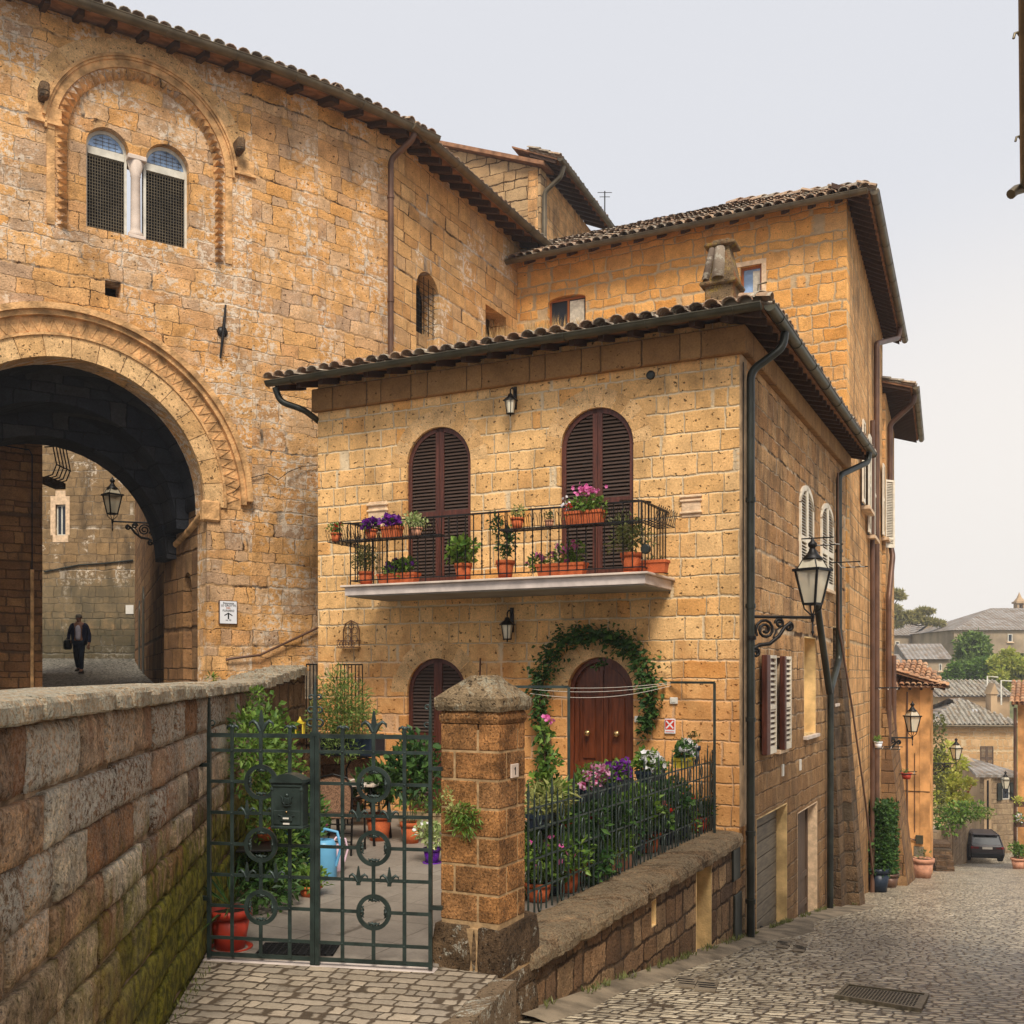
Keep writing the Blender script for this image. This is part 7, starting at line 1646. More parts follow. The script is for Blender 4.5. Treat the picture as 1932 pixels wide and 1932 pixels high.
# ferns growing from the pillar
c = pf_.w(.2, -.05, -1.0); t = thing('pillar_fern', 'tuft of bright green fern and succulents growing out of the pillar joint', 'plant', T(c))
mb = MB(); foliage(mb, [((0, 0, 0), (.11, .06, .07)), ((.03, 0, -.08), (.09, .06, .08)), ((.09, 0, -.02), (.06, .05, .05))], 420, .06, .012, -.5); part('fronds', mb, 'leafA', t)
mb = MB(); foliage(mb, [((-.1, -.01, .12), (.035, .03, .07)), ((-.05, 0, .03), (.05, .04, .04))], 90, .035, .02, .2); part('succulent', mb, 'leafpale', t)

# ---------------------------------------------------------------- iron gate, two leaves
gf = Fr(-2.245, 7.655, 1.665, -.305); GW = math.hypot(1.665, .305)
sc_ = GW / 1.68; ys = [1765, 1655, 1445, 1240, 1035, 830, 625, 420, 320]
Zt = -.45; Zb = -2.07; zk = lambda y: Zt + (y - 320) / (1765 - 320) * (Zb - Zt)
rails = [zk(y) for y in ys]
def bar(mb, p, q, w_=.011, d=.006):
    w_ *= 1.2
    (x0, z0), (x1, z1) = p, q
    if abs(x1 - x0) < 1e-6: mb.box(x0 - w_, -d, min(z0, z1), x0 + w_, d, max(z0, z1))
    else: mb.box(min(x0, x1), -d, z0 - w_, max(x0, x1), d, z0 + w_)
def scroll(mb, x, z, r, s_, w_=.012):
    mb.tube([(x + s_ * (r * .9 * math.sin(a) * (1 - a / 9)) , 0, z + r * (1 - math.cos(a)) * .7 * (1 - a / 12)) for a in [k * 4.6 / 10 for k in range(11)]], [w_ * (1 - .04 * k) for k in range(11)], 6)
def fleur(mb, x, z, s_, stem=True):
    mb.prism([(x - .009 * s_, z), (x + .009 * s_, z), (x + .02 * s_, z + .055 * s_), (x + .004 * s_, z + .15 * s_), (x - .004 * s_, z + .15 * s_), (x - .02 * s_, z + .055 * s_)], -.005, .005)
    for q in (-1, 1): mb.tube([(x + q * .008 * s_, 0, z + .015 * s_), (x + q * .03 * s_, 0, z + .06 * s_), (x + q * .055 * s_, 0, z + .08 * s_), (x + q * .078 * s_, 0, z + .065 * s_), (x + q * .082 * s_, 0, z + .045 * s_)], [.013 * s_, .014 * s_, .012 * s_, .008 * s_, .004 * s_], 6)
    mb.box(x - .016 * s_, -.007, z - .012 * s_, x + .016 * s_, .007, z + .008 * s_)
def bloom(mb, x, z, dx, dz):
    """curled collar where a bar ends inside a ring"""
    nx, nz = -dz, dx
    for q in (-1, 1): mb.tube([(x, 0, z), (x + dx * .018 + nx * q * .014, 0, z + dz * .018 + nz * q * .014), (x + dx * .012 + nx * q * .034, 0, z + dz * .012 + nz * q * .034), (x + dx * .026 + nx * q * .042, 0, z + dz * .026 + nz * q * .042)], [.012, .012, .009, .003], 6)
    mb.ball((x + dx * .012, -.004, z + dz * .012), .013, 7)
def gate_leaf(x0, x1, cols, name, label, left):
    t = thing('gate_leaf', label, 'gate', gf.M(x0 if left else x1, 0, Zb), 'two leaves of the garden gate'); Mw = gf.M()
    a, b = x0, x1; cc_ = cols[1]
    mb = MB()
    px = x0 if left else x1
    mb.box(px - .013, -.013, Zb - .03, px + .013, .013, Zt + .02); mb.tube([(px, 0, Zt), (px, 0, Zt + .2), (px, 0, Zt + .37)], [.017, .013, .002], 4)
    cx0 = x1 if left else x0; s_ = -1 if left else 1
    mb.box(min(cx0, cx0 + s_ * .033), -.015, Zb - .04, max(cx0, cx0 + s_ * .033), .015, Zt + .03); part('frame', mb, 'gate', t, Mw)
    ring_rows = (rails[2], rails[4], rails[6]); RR = .115
    mb = MB()
    for i, z in enumerate(rails):
        w_ = .013 if i in (0, 8) else .010
        if i in (2, 4, 6): bar(mb, (a, z), (cc_ - RR, z), w_); bar(mb, (cc_ + RR, z), (b, z), w_)
        else: bar(mb, (a, z), (b, z), w_)
    part('rails', mb, 'gate', t, Mw)
    mb = MB()
    for i, x in enumerate(cols):
        if i == 1:
            zs_ = [Zb] + sum([[zr_ - RR, zr_ + RR] for zr_ in ring_rows], []) + [Zt + .03]
            for k in range(0, len(zs_), 2): mb.box(x - .0135, -.0135, zs_[k], x + .0135, -.0062, zs_[k + 1])
        else: mb.box(x - .0135, -.0135, Zb, x + .0135, -.0062, Zt + .05)
        for z in rails[1:8]:
            if i == 1 and any(abs(z - q) < .01 for q in ring_rows): continue
            mb.ball((x, -.015, z), .0075, 6)
    part('bars', mb, 'gate', t, Mw)
    for zr_ in ring_rows:
        mb = MB(); n = 30
        for rr_, yy0 in ((RR, 0),):
            for k in range(n):
                p, q = 2 * PI * k / n, 2 * PI * (k + 1) / n
                mb.prism([(cc_ + (RR - .015) * math.cos(p), zr_ + (RR - .015) * math.sin(p)), (cc_ + (RR + .015) * math.cos(p), zr_ + (RR + .015) * math.sin(p)), (cc_ + (RR + .015) * math.cos(q), zr_ + (RR + .015) * math.sin(q)), (cc_ + (RR - .015) * math.cos(q), zr_ + (RR - .015) * math.sin(q))], -.014, .003)
        for dx, dz in ((1, 0), (-1, 0), (0, 1), (0, -1)): bloom(mb, cc_ + dx * (RR - .015), zr_ + dz * (RR - .015), -dx, -dz)
        part('ring', mb, 'gate', t, Mw)
    mb = MB()
    fleur(mb, cc_, Zt + .015, 1.15); part('finial', mb, 'gate', t, Mw)
    for x in (cols[0], cols[2]):
        mb = MB()
        for q in (-1, 1): mb.tube([(x, 0, Zt + .045), (x + q * .02, 0, Zt + .072), (x + q * .04, 0, Zt + .062), (x + q * .045, 0, Zt + .047)], [.012, .012, .009, .005], 6)
        mb.ball((x, 0, Zt + .06), .018, 8); part('scroll', mb, 'gate', t, Mw)
    mb = MB(); scroll(mb, px + (.02 if left else -.02), Zt + .07, .035, 1 if left else -1, .007)
    if not left: scroll(mb, px - .018, Zt + .2, .03, -1, .007)
    for z in (rails[3], rails[5]):
        for x in ((cols[0] + cols[1]) / 2, (cols[1] + cols[2]) / 2): mb2 = MB(); fleur(mb2, x, z - .03, .85); part('fleuron', mb2, 'gate', t, Mw)
    part('scroll', mb, 'gate', t, Mw)
    for z in (rails[7] - .11, rails[2] + .05):
        mb = MB()
        if left: mb.box(px - .12, -.02, z - .014, px + .01, .02, z + .014)
        else: mb.box(px - .01, -.02, z - .014, px + .09, .02, z + .014)
        part('hinge', mb, 'gate', t, Mw)
    return t
k = GW
cL = [.110 * k, .243 * k, .376 * k]; cR = [.614 * k, .752 * k, .888 * k]
GLf = gate_leaf(0., .488 * k, cL, 'l', 'left leaf of the dark green iron gate, with the mailbox', True)
GRt = gate_leaf(.490 * k, k, cR, 'r', 'right leaf of the dark green iron gate, next to the pillar', False)
mb = MB(); x = .489 * k; mb.tube([(x, 0, Zt), (x, 0, Zt + .2), (x, 0, Zt + .44)], [.026, .02, .003], 4)
for z, r in ((.07, .05), (.17, .04), (.27, .028)):
    for q in (-1, 1): scroll(mb, x + q * .025, Zt + z, r, q, .009)
part('spear_finial', mb, 'gate', GRt, gf.M())
# mailbox
mx0, mx1 = .327 * k, .462 * k; mz0, mz1 = zk(908), zk(612); t = thing('mailbox', 'dark green cast letterbox with a crest and two name slips hung on the gate', 'mailbox', gf.M((mx0 + mx1) / 2, -.1, mz0)); hw = (mx1 - mx0) / 2; H = mz1 - mz0
mb = MB(); mb.prism([(-hw, 0), (hw, 0), (hw, H), (-hw, H)], -.04, .08); mb.box(-hw - .008, -.05, 0, hw + .008, .08, .02, .004); mb.box(-hw - .006, -.046, 0, -hw + .012, -.03, H * .9, .004); mb.box(hw - .012, -.046, 0, hw + .006, -.03, H * .9, .004)
mb.box(-hw - .008, -.052, H * .82, -hw + .014, -.03, H * .88, .004); mb.box(hw - .014, -.052, H * .82, hw + .008, -.03, H * .88, .004); part('box', mb, 'gate', t)
mb = MB(); n = 12; top = [(-hw - .014 + (2 * hw + .028) * i / n, H + .02 + .045 * math.sin(PI * i / n)) for i in range(n + 1)]; mb.prism([(hw + .014, H), (-hw - .014, H)] + [] + top, -.055, .085); mb.box(-hw + .01, -.048, H - .03, hw - .01, -.04, H - .018, .002); part('lid', mb, 'gate', t)
mb = MB(); mb.box(-hw + .016, -.046, .03, hw - .016, -.04, H * .4, .003); mb.box(-.045, -.058, H * .17, .045, -.046, H * .27, .004); mb.tube([(-.06, -.05, H * .3), (-.03, -.052, H * .27), (.03, -.052, H * .27), (.06, -.05, H * .3)], .005, 5); part('flap', mb, 'gate', t)
mb = MB(); cz = H * .62; mb.lathe([(.03, 0), (.026, .006), (0, .009)], n=10); mb.X = None
cr = MB(); cr.box(-.02, -.05, cz - .028, .02, -.04, cz + .02, .004); cr.ball((0, -.046, cz + .035), .014, 7, (1, .4, 1))
for q in (-1, 1): cr.tube([(q * .012, -.045, cz - .03), (q * .035, -.046, cz - .01), (q * .03, -.046, cz + .015), (q * .045, -.045, cz + .03)], .005, 5)
cr.tube([(-.03, -.045, cz - .035), (0, -.048, cz - .042), (.03, -.045, cz - .035)], .005, 5); part('crest', cr, 'gate', t)
mb = MB(); mb.box(-.022, -.0605, H * .22, .022, -.058, H * .255); mb.box(-.024, -.052, H * .1, .024, -.049, H * .135); part('name_slip', mb, 'plasticw', t)
mb = MB(); mb.ball((0, -.048, H * .37), .008, 8); part('lock', mb, 'brass', t)
mb = MB(); mb.box(-.05, -.02, Zb - .08, GW + .03, .1, Zb - .045, .004); single('gate_threshold', mb, 'slab', 'worn pale stone threshold strip under the iron gate', 'threshold', gf.M())

# ---------------------------------------------------------------- iron railing on the terrace wall
fF = Fr(.13, 8.72, 2.55, 4.93); FL = math.hypot(2.55, 4.93); z0 = -2.045
t = thing('terrace_railing', 'dark wrought iron railing with spikes and linked rings on the terrace wall', 'railing', fF.M(FL / 2, 0, z0)); Mw = fF.M()
mb = MB()
def fu(px): return fF.u(px)
for px in (1042, 1119, 1205, 1282, 1346):
    mb = MB(); x = fu(px); mb.box(x - .016, -.016, z0, x + .016, .016, z0 + .98); fleur(mb, x, z0 + .97, .9)
part('posts', mb, 'gate', t, Mw)
mb = MB()
for h in (.2, .46, .72, .9): mb.box(0, -.006, z0 + h - .008, FL, .006, z0 + h + .008)
part('rails', mb, 'gate', t, Mw)
mb = MB(); rg_ = MB(); n = int(FL / .118)
for i in range(n + 1):
    x = i * FL / n; tall = i % 4 == 0
    if i % 4 == 2:
        for c in (.09, .33, .59, .81):
            r0, r1 = .034, (.1 if c < .8 else .075)
            rg_ = MB(); rg_.tube([(x + r0 * math.sin(a), 0, z0 + c + r1 * math.cos(a)) for a in [2 * PI * q / 12 for q in range(13)]], .0088, 5, False); part('ring', rg_, 'gate', t, Mw)
        mb.tube([(x, 0, z0 + .88), (x, 0, z0 + 1.0)], [.006, .001], 4)
    else:
        mb.tube([(x, -.008, z0), (x, -.008, z0 + .96 + .1 * tall), (x, -.008, z0 + 1.04 + .12 * tall)], [.0095, .0095, .001], 4)
    if tall:
        for q in (-1, 1): mb.tube([(x, -.008, z0 + .95), (x + q * .02, -.008, z0 + 1.0), (x + q * .03, -.008, z0 + 1.05)], [.006, .005, .002], 4)
part('bars', mb, 'gate', t, Mw)

# railing by the stair between house and palace, with a low block
sf = Fr(*at(578, 1272, 14.6).xy, *(at(700, 1272, 15.3) - at(578, 1272, 14.6)).xy)
t = thing('stair_railing', 'black iron railing at the top of the terrace steps behind the big shrub', 'railing', sf.M(.4, 0, -1.2))
mb = MB()
for x0, x1 in ((0, .17), (.5, .93)):
    mb.box(x0, -.01, .13, x1, .01, .15)
    n = int((x1 - x0) / .055)
    for i in range(n + 1): x = x0 + (x1 - x0) * i / n; mb.box(x - .006, -.006, -1.05, x + .006, .006, .13)
part('bars', mb, 'iron', t, sf.M())
mb = MB(); mb.box(-.05, .03, -2.3, .95, .9, -1.0, .01); mb.box(-.06, .0, -1.0, .97, .92, -.95, .008)
single('stair_block', mb, 'dark', 'low stone block under the stair railing in the back corner of the terrace', 'masonry', sf.M())

# ---------------------------------------------------------------- laundry frames and lines in front of the door
def lframe(p0, p1, p2, lab):
    mb = MB(); mb.tube([p0, p1], .022, 4); mb.tube([p1, p2], .022, 4); return single('laundry_post', mb, 'gate', lab, 'laundry post', group='laundry frames on the terrace')
Pd = at(1073, 1296, 11.8); lframe(V((Pd.x, Pd.y, -2.1)), Pd, at(985, 1296, 11.8) + V((-.3, .2, 0)), 'green metal laundry frame standing right behind the pillar')
Pd = at(1348, 1288, 13.3); lframe(V((Pd.x, Pd.y, -2.05)), Pd, hf.w(hf.u(1265, -.05), -.05, Pd.z), 'green metal laundry frame near the house corner by the street')
mb = MB()
for dz in (0, -.06, .04):
    a = at(1000, 1300 - dz * 140, 11.9); b = at(1265, 1290 - dz * 60, 13.6); m_ = (a + b) / 2 + V((0, 0, -.13 + dz)); mb.tube([a * (1 - s_) ** 2 + m_ * 2 * s_ * (1 - s_) + b * s_ * s_ for s_ in [q / 10 for q in range(11)]], .0035, 4)
single('clothes_line', mb, 'plasticw', 'sagging pale clothes lines strung across the front door', 'clothes line')
mb = MB(); p = hf.w(hf.u(905, -.1), -.1, -(1270 - CY) / F * 15); mb.tube([p + V((0, 0, -.3)), p + V((.01, 0, .22))], .014, 5); single('rusty_rod', mb, 'pipebrown', 'short rusty rod sticking up behind the pillar cap', 'rod')

# ---------------------------------------------------------------- terrace furniture
def chair(px, Yc, rz, lab):
    p = at(px, 1272, Yc); t = thing('wicker_chair', lab, 'chair', T(p.x, p.y, -2.1, rz), 'wicker terrace chairs')
    mb = MB(); mb.box(-.22, -.2, .42, .22, .22, .45, .01); part('seat', mb, 'wicker', t)
    mb = MB(); mb.prism([(-.2, .5), (.2, .5), (.22, .78), (.17, .88), (.08, .92), (-.08, .92), (-.17, .88), (-.22, .78)], .21, .23); part('backrest', mb, 'wicker', t)
    mb = MB()
    for s_ in (-1, 1):
        mb.tube([(s_ * .22, .24, 0), (s_ * .22, .2, .45), (s_ * .23, .24, .78), (s_ * .17, .24, .9), (0, .24, .94)], .013, 6); mb.tube([(s_ * .23, -.22, 0), (s_ * .23, -.2, .45), (s_ * .25, -.19, .62), (s_ * .25, .0, .66), (s_ * .24, .22, .66)], .013, 6)
    for z in (.16, .26, .36): mb.tube([(-.22, .23, z), (.22, .23, z)], .009, 5)
    part('tube_frame', mb, 'iron', t); return t
chair(642, 12.2, 2.95, 'wicker chair with black tube frame on the near side of the table')
chair(606, 13.3, 1.7, 'wicker chair half hidden behind the gate post')
chair(684, 14.2, .1, 'black framed chair behind the striped table')
p = at(662, 1272, 13.0); t = thing('terrace_table', 'small square table with striped top on the terrace', 'table', T(p.x, p.y, -2.1, -.2))
mb = MB(); mb.box(-.42, -.36, .72, .42, .36, .75, .006); part('tabletop', mb, 'tabletop', t)
for sx in (-1, 1):
    for sy2 in (-1, 1): mb = MB(); mb.tube([(sx * .36, sy2 * .3, .72), (sx * .42, sy2 * .32, 0)], .018, 6); part('leg', mb, 'iron', t)
def can(px, Y, mat, s, lab, rz):
    p = at(px, 1272, Y); t = thing('watering_can', lab, 'watering can', T(p.x, p.y, -2.1, rz), 'watering cans')
    mb = MB(); mb.lathe([(.10 * s, 0), (.115 * s, .02 * s), (.11 * s, .26 * s), (.09 * s, .30 * s), (.07 * s, .30 * s), (.08 * s, .26 * s)], n=16, sq=.8); part('body', mb, mat, t)
    mb = MB(); mb.tube([(-.1 * s, 0, .06 * s), (-.2 * s, 0, .2 * s), (-.3 * s, 0, .36 * s)], [.022 * s, .016 * s, .012 * s], 8); mb.lathe([(.012 * s, 0), (.035 * s, .03 * s), (.03 * s, .035 * s), (0, .035 * s)], (-.305 * s, 0, .36 * s), 10); part('spout', mb, mat, t)
    mb = MB(); mb.tube([(-.04 * s, 0, .3 * s), (.02 * s, 0, .38 * s), (.12 * s, 0, .36 * s), (.15 * s, 0, .24 * s), (.11 * s, 0, .1 * s)], .012 * s, 7); part('handle', mb, mat, t); return t
can(608, 10.6, 'bluecan', 1.35, 'light blue plastic watering can behind the gate centre post', -.2)
can(631, 11.0, 'pinkcan', .95, 'smaller pale pink watering can right of the blue one', 0.3)
t = thing('door_mat', 'black rubber drain mat just inside the gate', 'mat', T(hitz(565, 1792, -2.095))); mb = MB()
for i in range(12): mb.box(-.3 + i * .052, -.17, 0, -.3 + i * .052 + .012, .17, .014)
for j in range(7): mb.box(-.3, -.17 + j * .055, .001, .284, -.17 + j * .055 + .012, .013)
part('grid', mb, 'tyre', t)
p = at(566, 1388, 12.0); t = thing('garden_lantern', 'tiny yellow metal candle lantern hanging by the back wall', 'lantern', T(p)); mb = MB()
for a, b in ((-1, -1), (1, -1), (1, 1), (-1, 1)): mb.box(a * .04 - .008, b * .04 - .008, 0, a * .04 + .008, b * .04 + .008, .14)
mb.box(-.055, -.055, -.015, .055, .055, 0); mb.box(-.055, -.055, .14, .055, .055, .155); mb.lathe([(.045, .155), (.015, .19), (0, .23)], n=8); part('frame', mb, 'yellowpot', t)

# ---------------------------------------------------------------- terrace plants
G3, G4, G5 = 'pots behind the gate', 'flower boxes along the railing', 'floor pots along the railing'
def fl_(px, py, dz=0.): return hitz(px, py, -2.1 + dz)
potted(fl_(434, 1788), .155, .3, 'big red-brown plastic pot on a wheeled saucer just inside the gate with a spiky yucca', 'leafB', None, pmat='terrred', n=26, L=.36, W=.02, blobs=[((0, 0, .34), (.04, .04, .05))], up=1.2, group=G3, saucer=True)
t = bush('climbing_jasmine', 'glossy jasmine climber covering the left wall top behind the gate', 'climbing plant', lw.w(9.4, -.2, -2.1), [((0, 0, 1.6), (.2, .55, .25)), ((.05, .4, 1.3), (.22, .4, .35)), ((.05, -.2, 1.35), (.22, .4, .4)), ((.1, .1, .9), (.2, .4, .4)), ((.1, .3, .4), (.22, .4, .35)), ((.1, -.6, 1.5), (.12, .3, .16))], 1700, .075, .035, 'leafA')
bush('wall_climber', 'broad-leaved green climber on the back wall left of the big shrub', 'climbing plant', at(520, 1400, 11.9), [((0, 0, .1), (.22, .2, .3)), ((.1, 0, -.3), (.25, .2, .3)), ((-.05, 0, .45), (.1, .1, .12))], 420, .1, .06, 'leafA')
bush('big_shrub', 'large feathery dark green shrub against the house left of the shuttered door', 'shrub', at(650, 1345, 14.2), [((0, 0, .1), (.42, .35, .38)), ((-.1, 0, .4), (.25, .25, .25)), ((.15, 0, -.15), (.35, .3, .3)), ((-.2, 0, -.1), (.35, .3, .35)), ((.0, -.1, -.45), (.3, .25, .2))], 3600, .085, .016, 'leafE')
mb = MB(); mb.box(-.5, -.2, 0, .5, .2, .3, .02); single('black_planter', mb, 'darkpot', 'long black planter trough under the big shrub', 'planter', T(at(655, 1425, 14.4)) @ Matrix.Rotation(-.4, 4, 'Z'))
bush('dark_undergrowth', 'dense dark green plants filling the strip along the left wall behind the gate', 'shrub', lw.w(10.2, -.35, -2.1), [((0, 0, .3), (.3, .9, .35)), ((.05, .6, .55), (.3, .6, .4)), ((.1, -.9, .2), (.25, .5, .25))], 2400, .09, .04, 'leafB')
potted(lw.w(9.5, -.28, -1.52), .08, .13, 'orange pot with two small cacti on the wall shelf', 'leafpale', None, n=30, L=.06, W=.03, spread=.6, tall=1.0, group=G3)
mb = MB(); mb.box(-.16, -.6, -.02, .16, .6, 0, .004); single('wall_shelf', mb, 'iron', 'narrow black shelf on the left wall holding the cactus pot', 'shelf', T(lw.w(9.6, -.24, -1.525)) @ Matrix.Rotation(.14, 4, 'Z'))
def mp(px, py, r, h, lab, **k):
    k['n'] = int(k['n'] * 1.5); return potted(fl_(px, py), r, h, lab, group=k.pop('group', G3), **k)
mp(468, 1690, .13, .13, 'shallow beige bowl with trailing succulents', leaf='leafA', pmat='beige', n=150, L=.07, W=.03, spread=1.3, tall=.9)
mp(544, 1668, .11, .17, 'red pot with silvery variegated leaves', leaf='leafC', pmat='terrred', n=120, L=.08, W=.04, spread=1.4, tall=1.)
mp(500, 1655, .12, .2, 'green leafy plant between the beige bowl and the red pot', leaf='leafA', n=300, L=.08, W=.04, spread=1.8, tall=1.5)
mp(425, 1668, .12, .2, 'white flowered plant low against the left wall', leaf='leafC', fl='flW', n=260, L=.06, W=.04, spread=1.7, tall=1.4)
mp(565, 1640, .14, .2, 'bushy green plant with pink flowers left of the blue can', leaf='leafA', fl='flK', n=460, L=.075, W=.04, spread=2.0, tall=1.6, nf=14)
mp(585, 1690, .11, .1, 'low spreading green weed at the paving edge', leaf='leafA', n=240, L=.06, W=.03, spread=1.6, tall=.6)
mp(515, 1620, .14, .22, 'reddish leafed plant seen through the second gate ring', leaf='leafD', fl='flR', n=420, L=.09, W=.04, spread=2., tall=2., nf=8)
mp(480, 1600, .14, .3, 'dry brownish grass tuft seen through the upper gate ring', leaf='leafpale', n=360, L=.12, W=.02, spread=1.9, tall=2.4)
mp(560, 1600, .14, .3, 'upright green iris-like leaves right of the mailbox', leaf='leafA', n=200, L=.22, W=.02, spread=1.6, tall=1.4, up=1.)
mp(815, 1628, .095, .17, 'purple plastic pot with a white edged plant next to the pillar', leaf='leafC', pmat='purple', fl='flW', n=240, L=.06, W=.04, spread=2., tall=1.3, nf=12, saucer=True)
mp(775, 1590, .13, .26, 'camellia-like bush with glossy dark leaves left of the pillar', leaf='leafB', n=430, L=.12, W=.07, spread=2.8, tall=2.5)
mp(715, 1585, .16, .34, 'large terracotta pot with a lemon-like leafy plant behind the right gate leaf', leaf='leafB', n=240, L=.13, W=.075, spread=2., tall=2.)
mp(800, 1560, .14, .2, 'green herbs in a pale trough at the foot of the shuttered door', leaf='leafA', pmat='beige', n=300, L=.07, W=.02, w=.7, d=.2, spread=1.4, tall=1.2)
# railing flower boxes
def fb_(px, z, off=.2): u = fF.u(px, off); return fF.w(u, off, z)
rzf = math.atan2(fF.dy, fF.dx)
def rb(px, z, lab, off=.2, **k):
    k['n'] = int(k['n'] * 2.0); k['L'] *= 1.1; k['W'] *= 1.15; k['nf'] = int(k.get('nf', 0) * 3.2); k['fr_'] = k.get('fr_', .03) * .85; z += .02; return potted(fb_(px, z, off), .11, .13, lab, w=k.pop('w', .55), d=.17, rz=rzf, group=G4, **k)
rb(1035, -1.42, 'dark box of pale trailing cactus fingers hooked on the railing behind the pillar', leaf='leafpale', pmat='darkpot', n=420, L=.09, W=.024, spread=1.9, tall=1.1)
rb(1110, -1.28, 'blue box of magenta and white petunias on the railing', leaf='leafA', fl='flM', pmat='darkpot', n=260, L=.06, W=.035, spread=1.4, tall=1.2, nf=34, fr_=.042)
rb(1160, -1.28, 'box of violet petunias on the railing right of the magenta ones', leaf='leafA', fl='flP', pmat='darkpot', n=240, L=.06, W=.035, spread=1.3, tall=1.2, nf=24, fr_=.042)
rb(1228, -1.26, 'dark box of white geraniums on the railing', leaf='leafA', fl='flW', pmat='darkpot', n=260, L=.065, W=.045, spread=1.5, tall=1.3, nf=26, fr_=.042)
rb(1290, -1.2, 'yellow box of white and burgundy petunias near the corner of the railing', leaf='leafB', fl='flW', pmat='yellowpot', n=260, L=.06, W=.035, spread=1.4, tall=1.5, nf=22, fr_=.04, w=.4)
potted(fb_(1316, -1.25, .25), .08, .3, 'small cypress-like bush in a dark tube pot at the railing end', 'leafB', None, pmat='darkpot', n=300, L=.06, W=.02, spread=1.2, tall=2.2, group=G4)
def gp(px, off, r, h, lab, **k):
    k['n'] = int(k['n'] * 1.7); k['W'] *= 1.15; k['tall'] *= .8; h *= .85; k['nf'] = int(k.get('nf', 0) * 1.7); u = fF.u(px, off); return potted(fF.w(u, off, -2.09), r, h, lab, group=G5, **k)
gp(1015, .28, .13, .2, 'pink flowered bushy plant behind the near end of the railing', leaf='leafA', fl='flK', n=560, L=.075, W=.035, spread=2.2, tall=1.7, nf=16)
gp(1040, .3, .13, .24, 'plant with red trumpet flowers next to the pink bush', leaf='leafB', pmat='darkpot', fl='flR', n=400, L=.09, W=.045, spread=2., tall=2.2, nf=7, fr_=.05)
gp(1068, .22, .14, .28, 'terracotta pot with low green shoots at the second railing post', leaf='leafA', n=240, L=.08, W=.04, spread=1.5, tall=1.4)
gp(1092, .28, .13, .26, 'red pot with dark oleander leaves behind the railing', leaf='leafB', pmat='terrred', n=480, L=.11, W=.03, spread=2.2, tall=2.3)
gp(1128, .3, .15, .28, 'dark pot with a glossy bush and one big red bloom', leaf='leafB', fl='flR', pmat='darkpot', n=560, L=.09, W=.05, spread=2.1, tall=2.1, nf=5, fr_=.06)
gp(1160, .2, .16, .26, 'wide pinkish trough with fleshy green leaves', leaf='leafA', pmat='terrpale', n=260, L=.1, W=.05, w=.6, d=.22, rz=rzf, spread=1.3, tall=1.3)
gp(1192, .3, .15, .26, 'tall mixed green plant in the middle of the railing', leaf='leafA', pmat='darkpot', n=500, L=.1, W=.045, spread=2., tall=2.4)
gp(1222, .28, .15, .26, 'pot of pink and red geraniums at knee height behind the railing', leaf='leafA', fl='flR', n=460, L=.08, W=.06, spread=2., tall=2., nf=12, fr_=.04)
gp(1252, .3, .15, .26, 'round leafed green bush right of the red geraniums', leaf='leafB', pmat='darkpot', n=460, L=.09, W=.06, spread=1.9, tall=2.)
gp(1280, .28, .15, .24, 'dark blue pot of mixed foliage by the fourth railing post', leaf='leafB', pmat='darkpot', fl='flR', n=360, L=.085, W=.05, spread=1.8, tall=1.7, nf=6)
gp(1318, .2, .13, .24, 'dark red pot with spiky green leaves near the house corner', leaf='leafB', pmat='terrred', n=120, L=.16, W=.03, spread=1.2, tall=1.1, up=.8)
for k_, (px, z_, lf, fl__, lab) in enumerate(((1030, .35, 'leafA', 'flK', 'low tangle of green stems and pink flowers filling the near end of the railing'), (1085, .42, 'leafB', 'flR', 'thick dark foliage with red flowers behind the second railing post'), (1145, .45, 'leafB', 'flK', 'thick leafy mass with pink flowers below the violet petunias'), (1210, .45, 'leafB', 'flR', 'thick leafy mass with scarlet flowers below the white geraniums'), (1265, .4, 'leafA', 'flW', 'dense low greenery with small white flowers near the fourth railing post'))):
    u = fF.u(px, .38); q = fF.w(u, .38, -2.1)
    t = bush('mixed_shrub', lab, 'shrub', q, [((R.uniform(-.2, .2), R.uniform(-.25, .25), z_ * R.uniform(.3, 1.7)), (.26, .3, .2)) for _ in range(7)], 1500, .08, .045, lf, group='shrubs filling the space behind the railing')
    mb = MB()
    for _ in range(26): flower(mb, V((R.uniform(-.35, .1), R.uniform(-.35, .35), z_ * R.uniform(.3, 1.9))), .026)
    o = part('flowers', mb, fl__, t)
# tall pale geranium behind the pillar
c = at(1028, 1500, 9.6); t = bush('tall_geranium', 'tall pale green climbing geranium with pink blooms behind the pillar', 'plant', V((c.x, c.y, -2.1)), [((0, 0, 1.55), (.08, .08, .12)), ((.03, 0, 1.3), (.12, .1, .14)), ((-.02, 0, 1.05), (.15, .12, .16)), ((.13, 0, .98), (.11, .1, .13)), ((.04, 0, .8), (.17, .13, .14))], 560, .075, .05, 'leafA', (1.5, .014))
mb = MB()
for q in ((0, -.06, 1.72), (.07, -.05, 1.66), (.02, -.08, 1.69)):
    for _ in range(5): flower(mb, V(q) + rdir() * .02, .022)
part('flowers', mb, 'flK', t)
bush('parapet_weed', 'small sprig of weed growing on the parapet by the palace corner', 'weed', at(400, 1290, 13.), [((0, 0, .08), (.03, .03, .07))], 26, .09, .02, 'leafA')
bush('coping_ivy', 'ivy tips hanging over the coping above the gate', 'ivy', lw.w(10.6, -.08, -.2), [((0, 0, 0), (.06, .5, .06)), ((.02, -.3, -.2), (.06, .3, .12))], 180, .06, .035, 'leafA')
bush('kerb_weeds', 'mossy weeds at the foot of the pillar by the street kerb', 'weed', V((0.02, 7.32, -2.72)), [((0, 0, 0), (.12, .1, .1)), ((.2, .3, -.02), (.12, .1, .09))], 260, .05, .02, 'leafD')

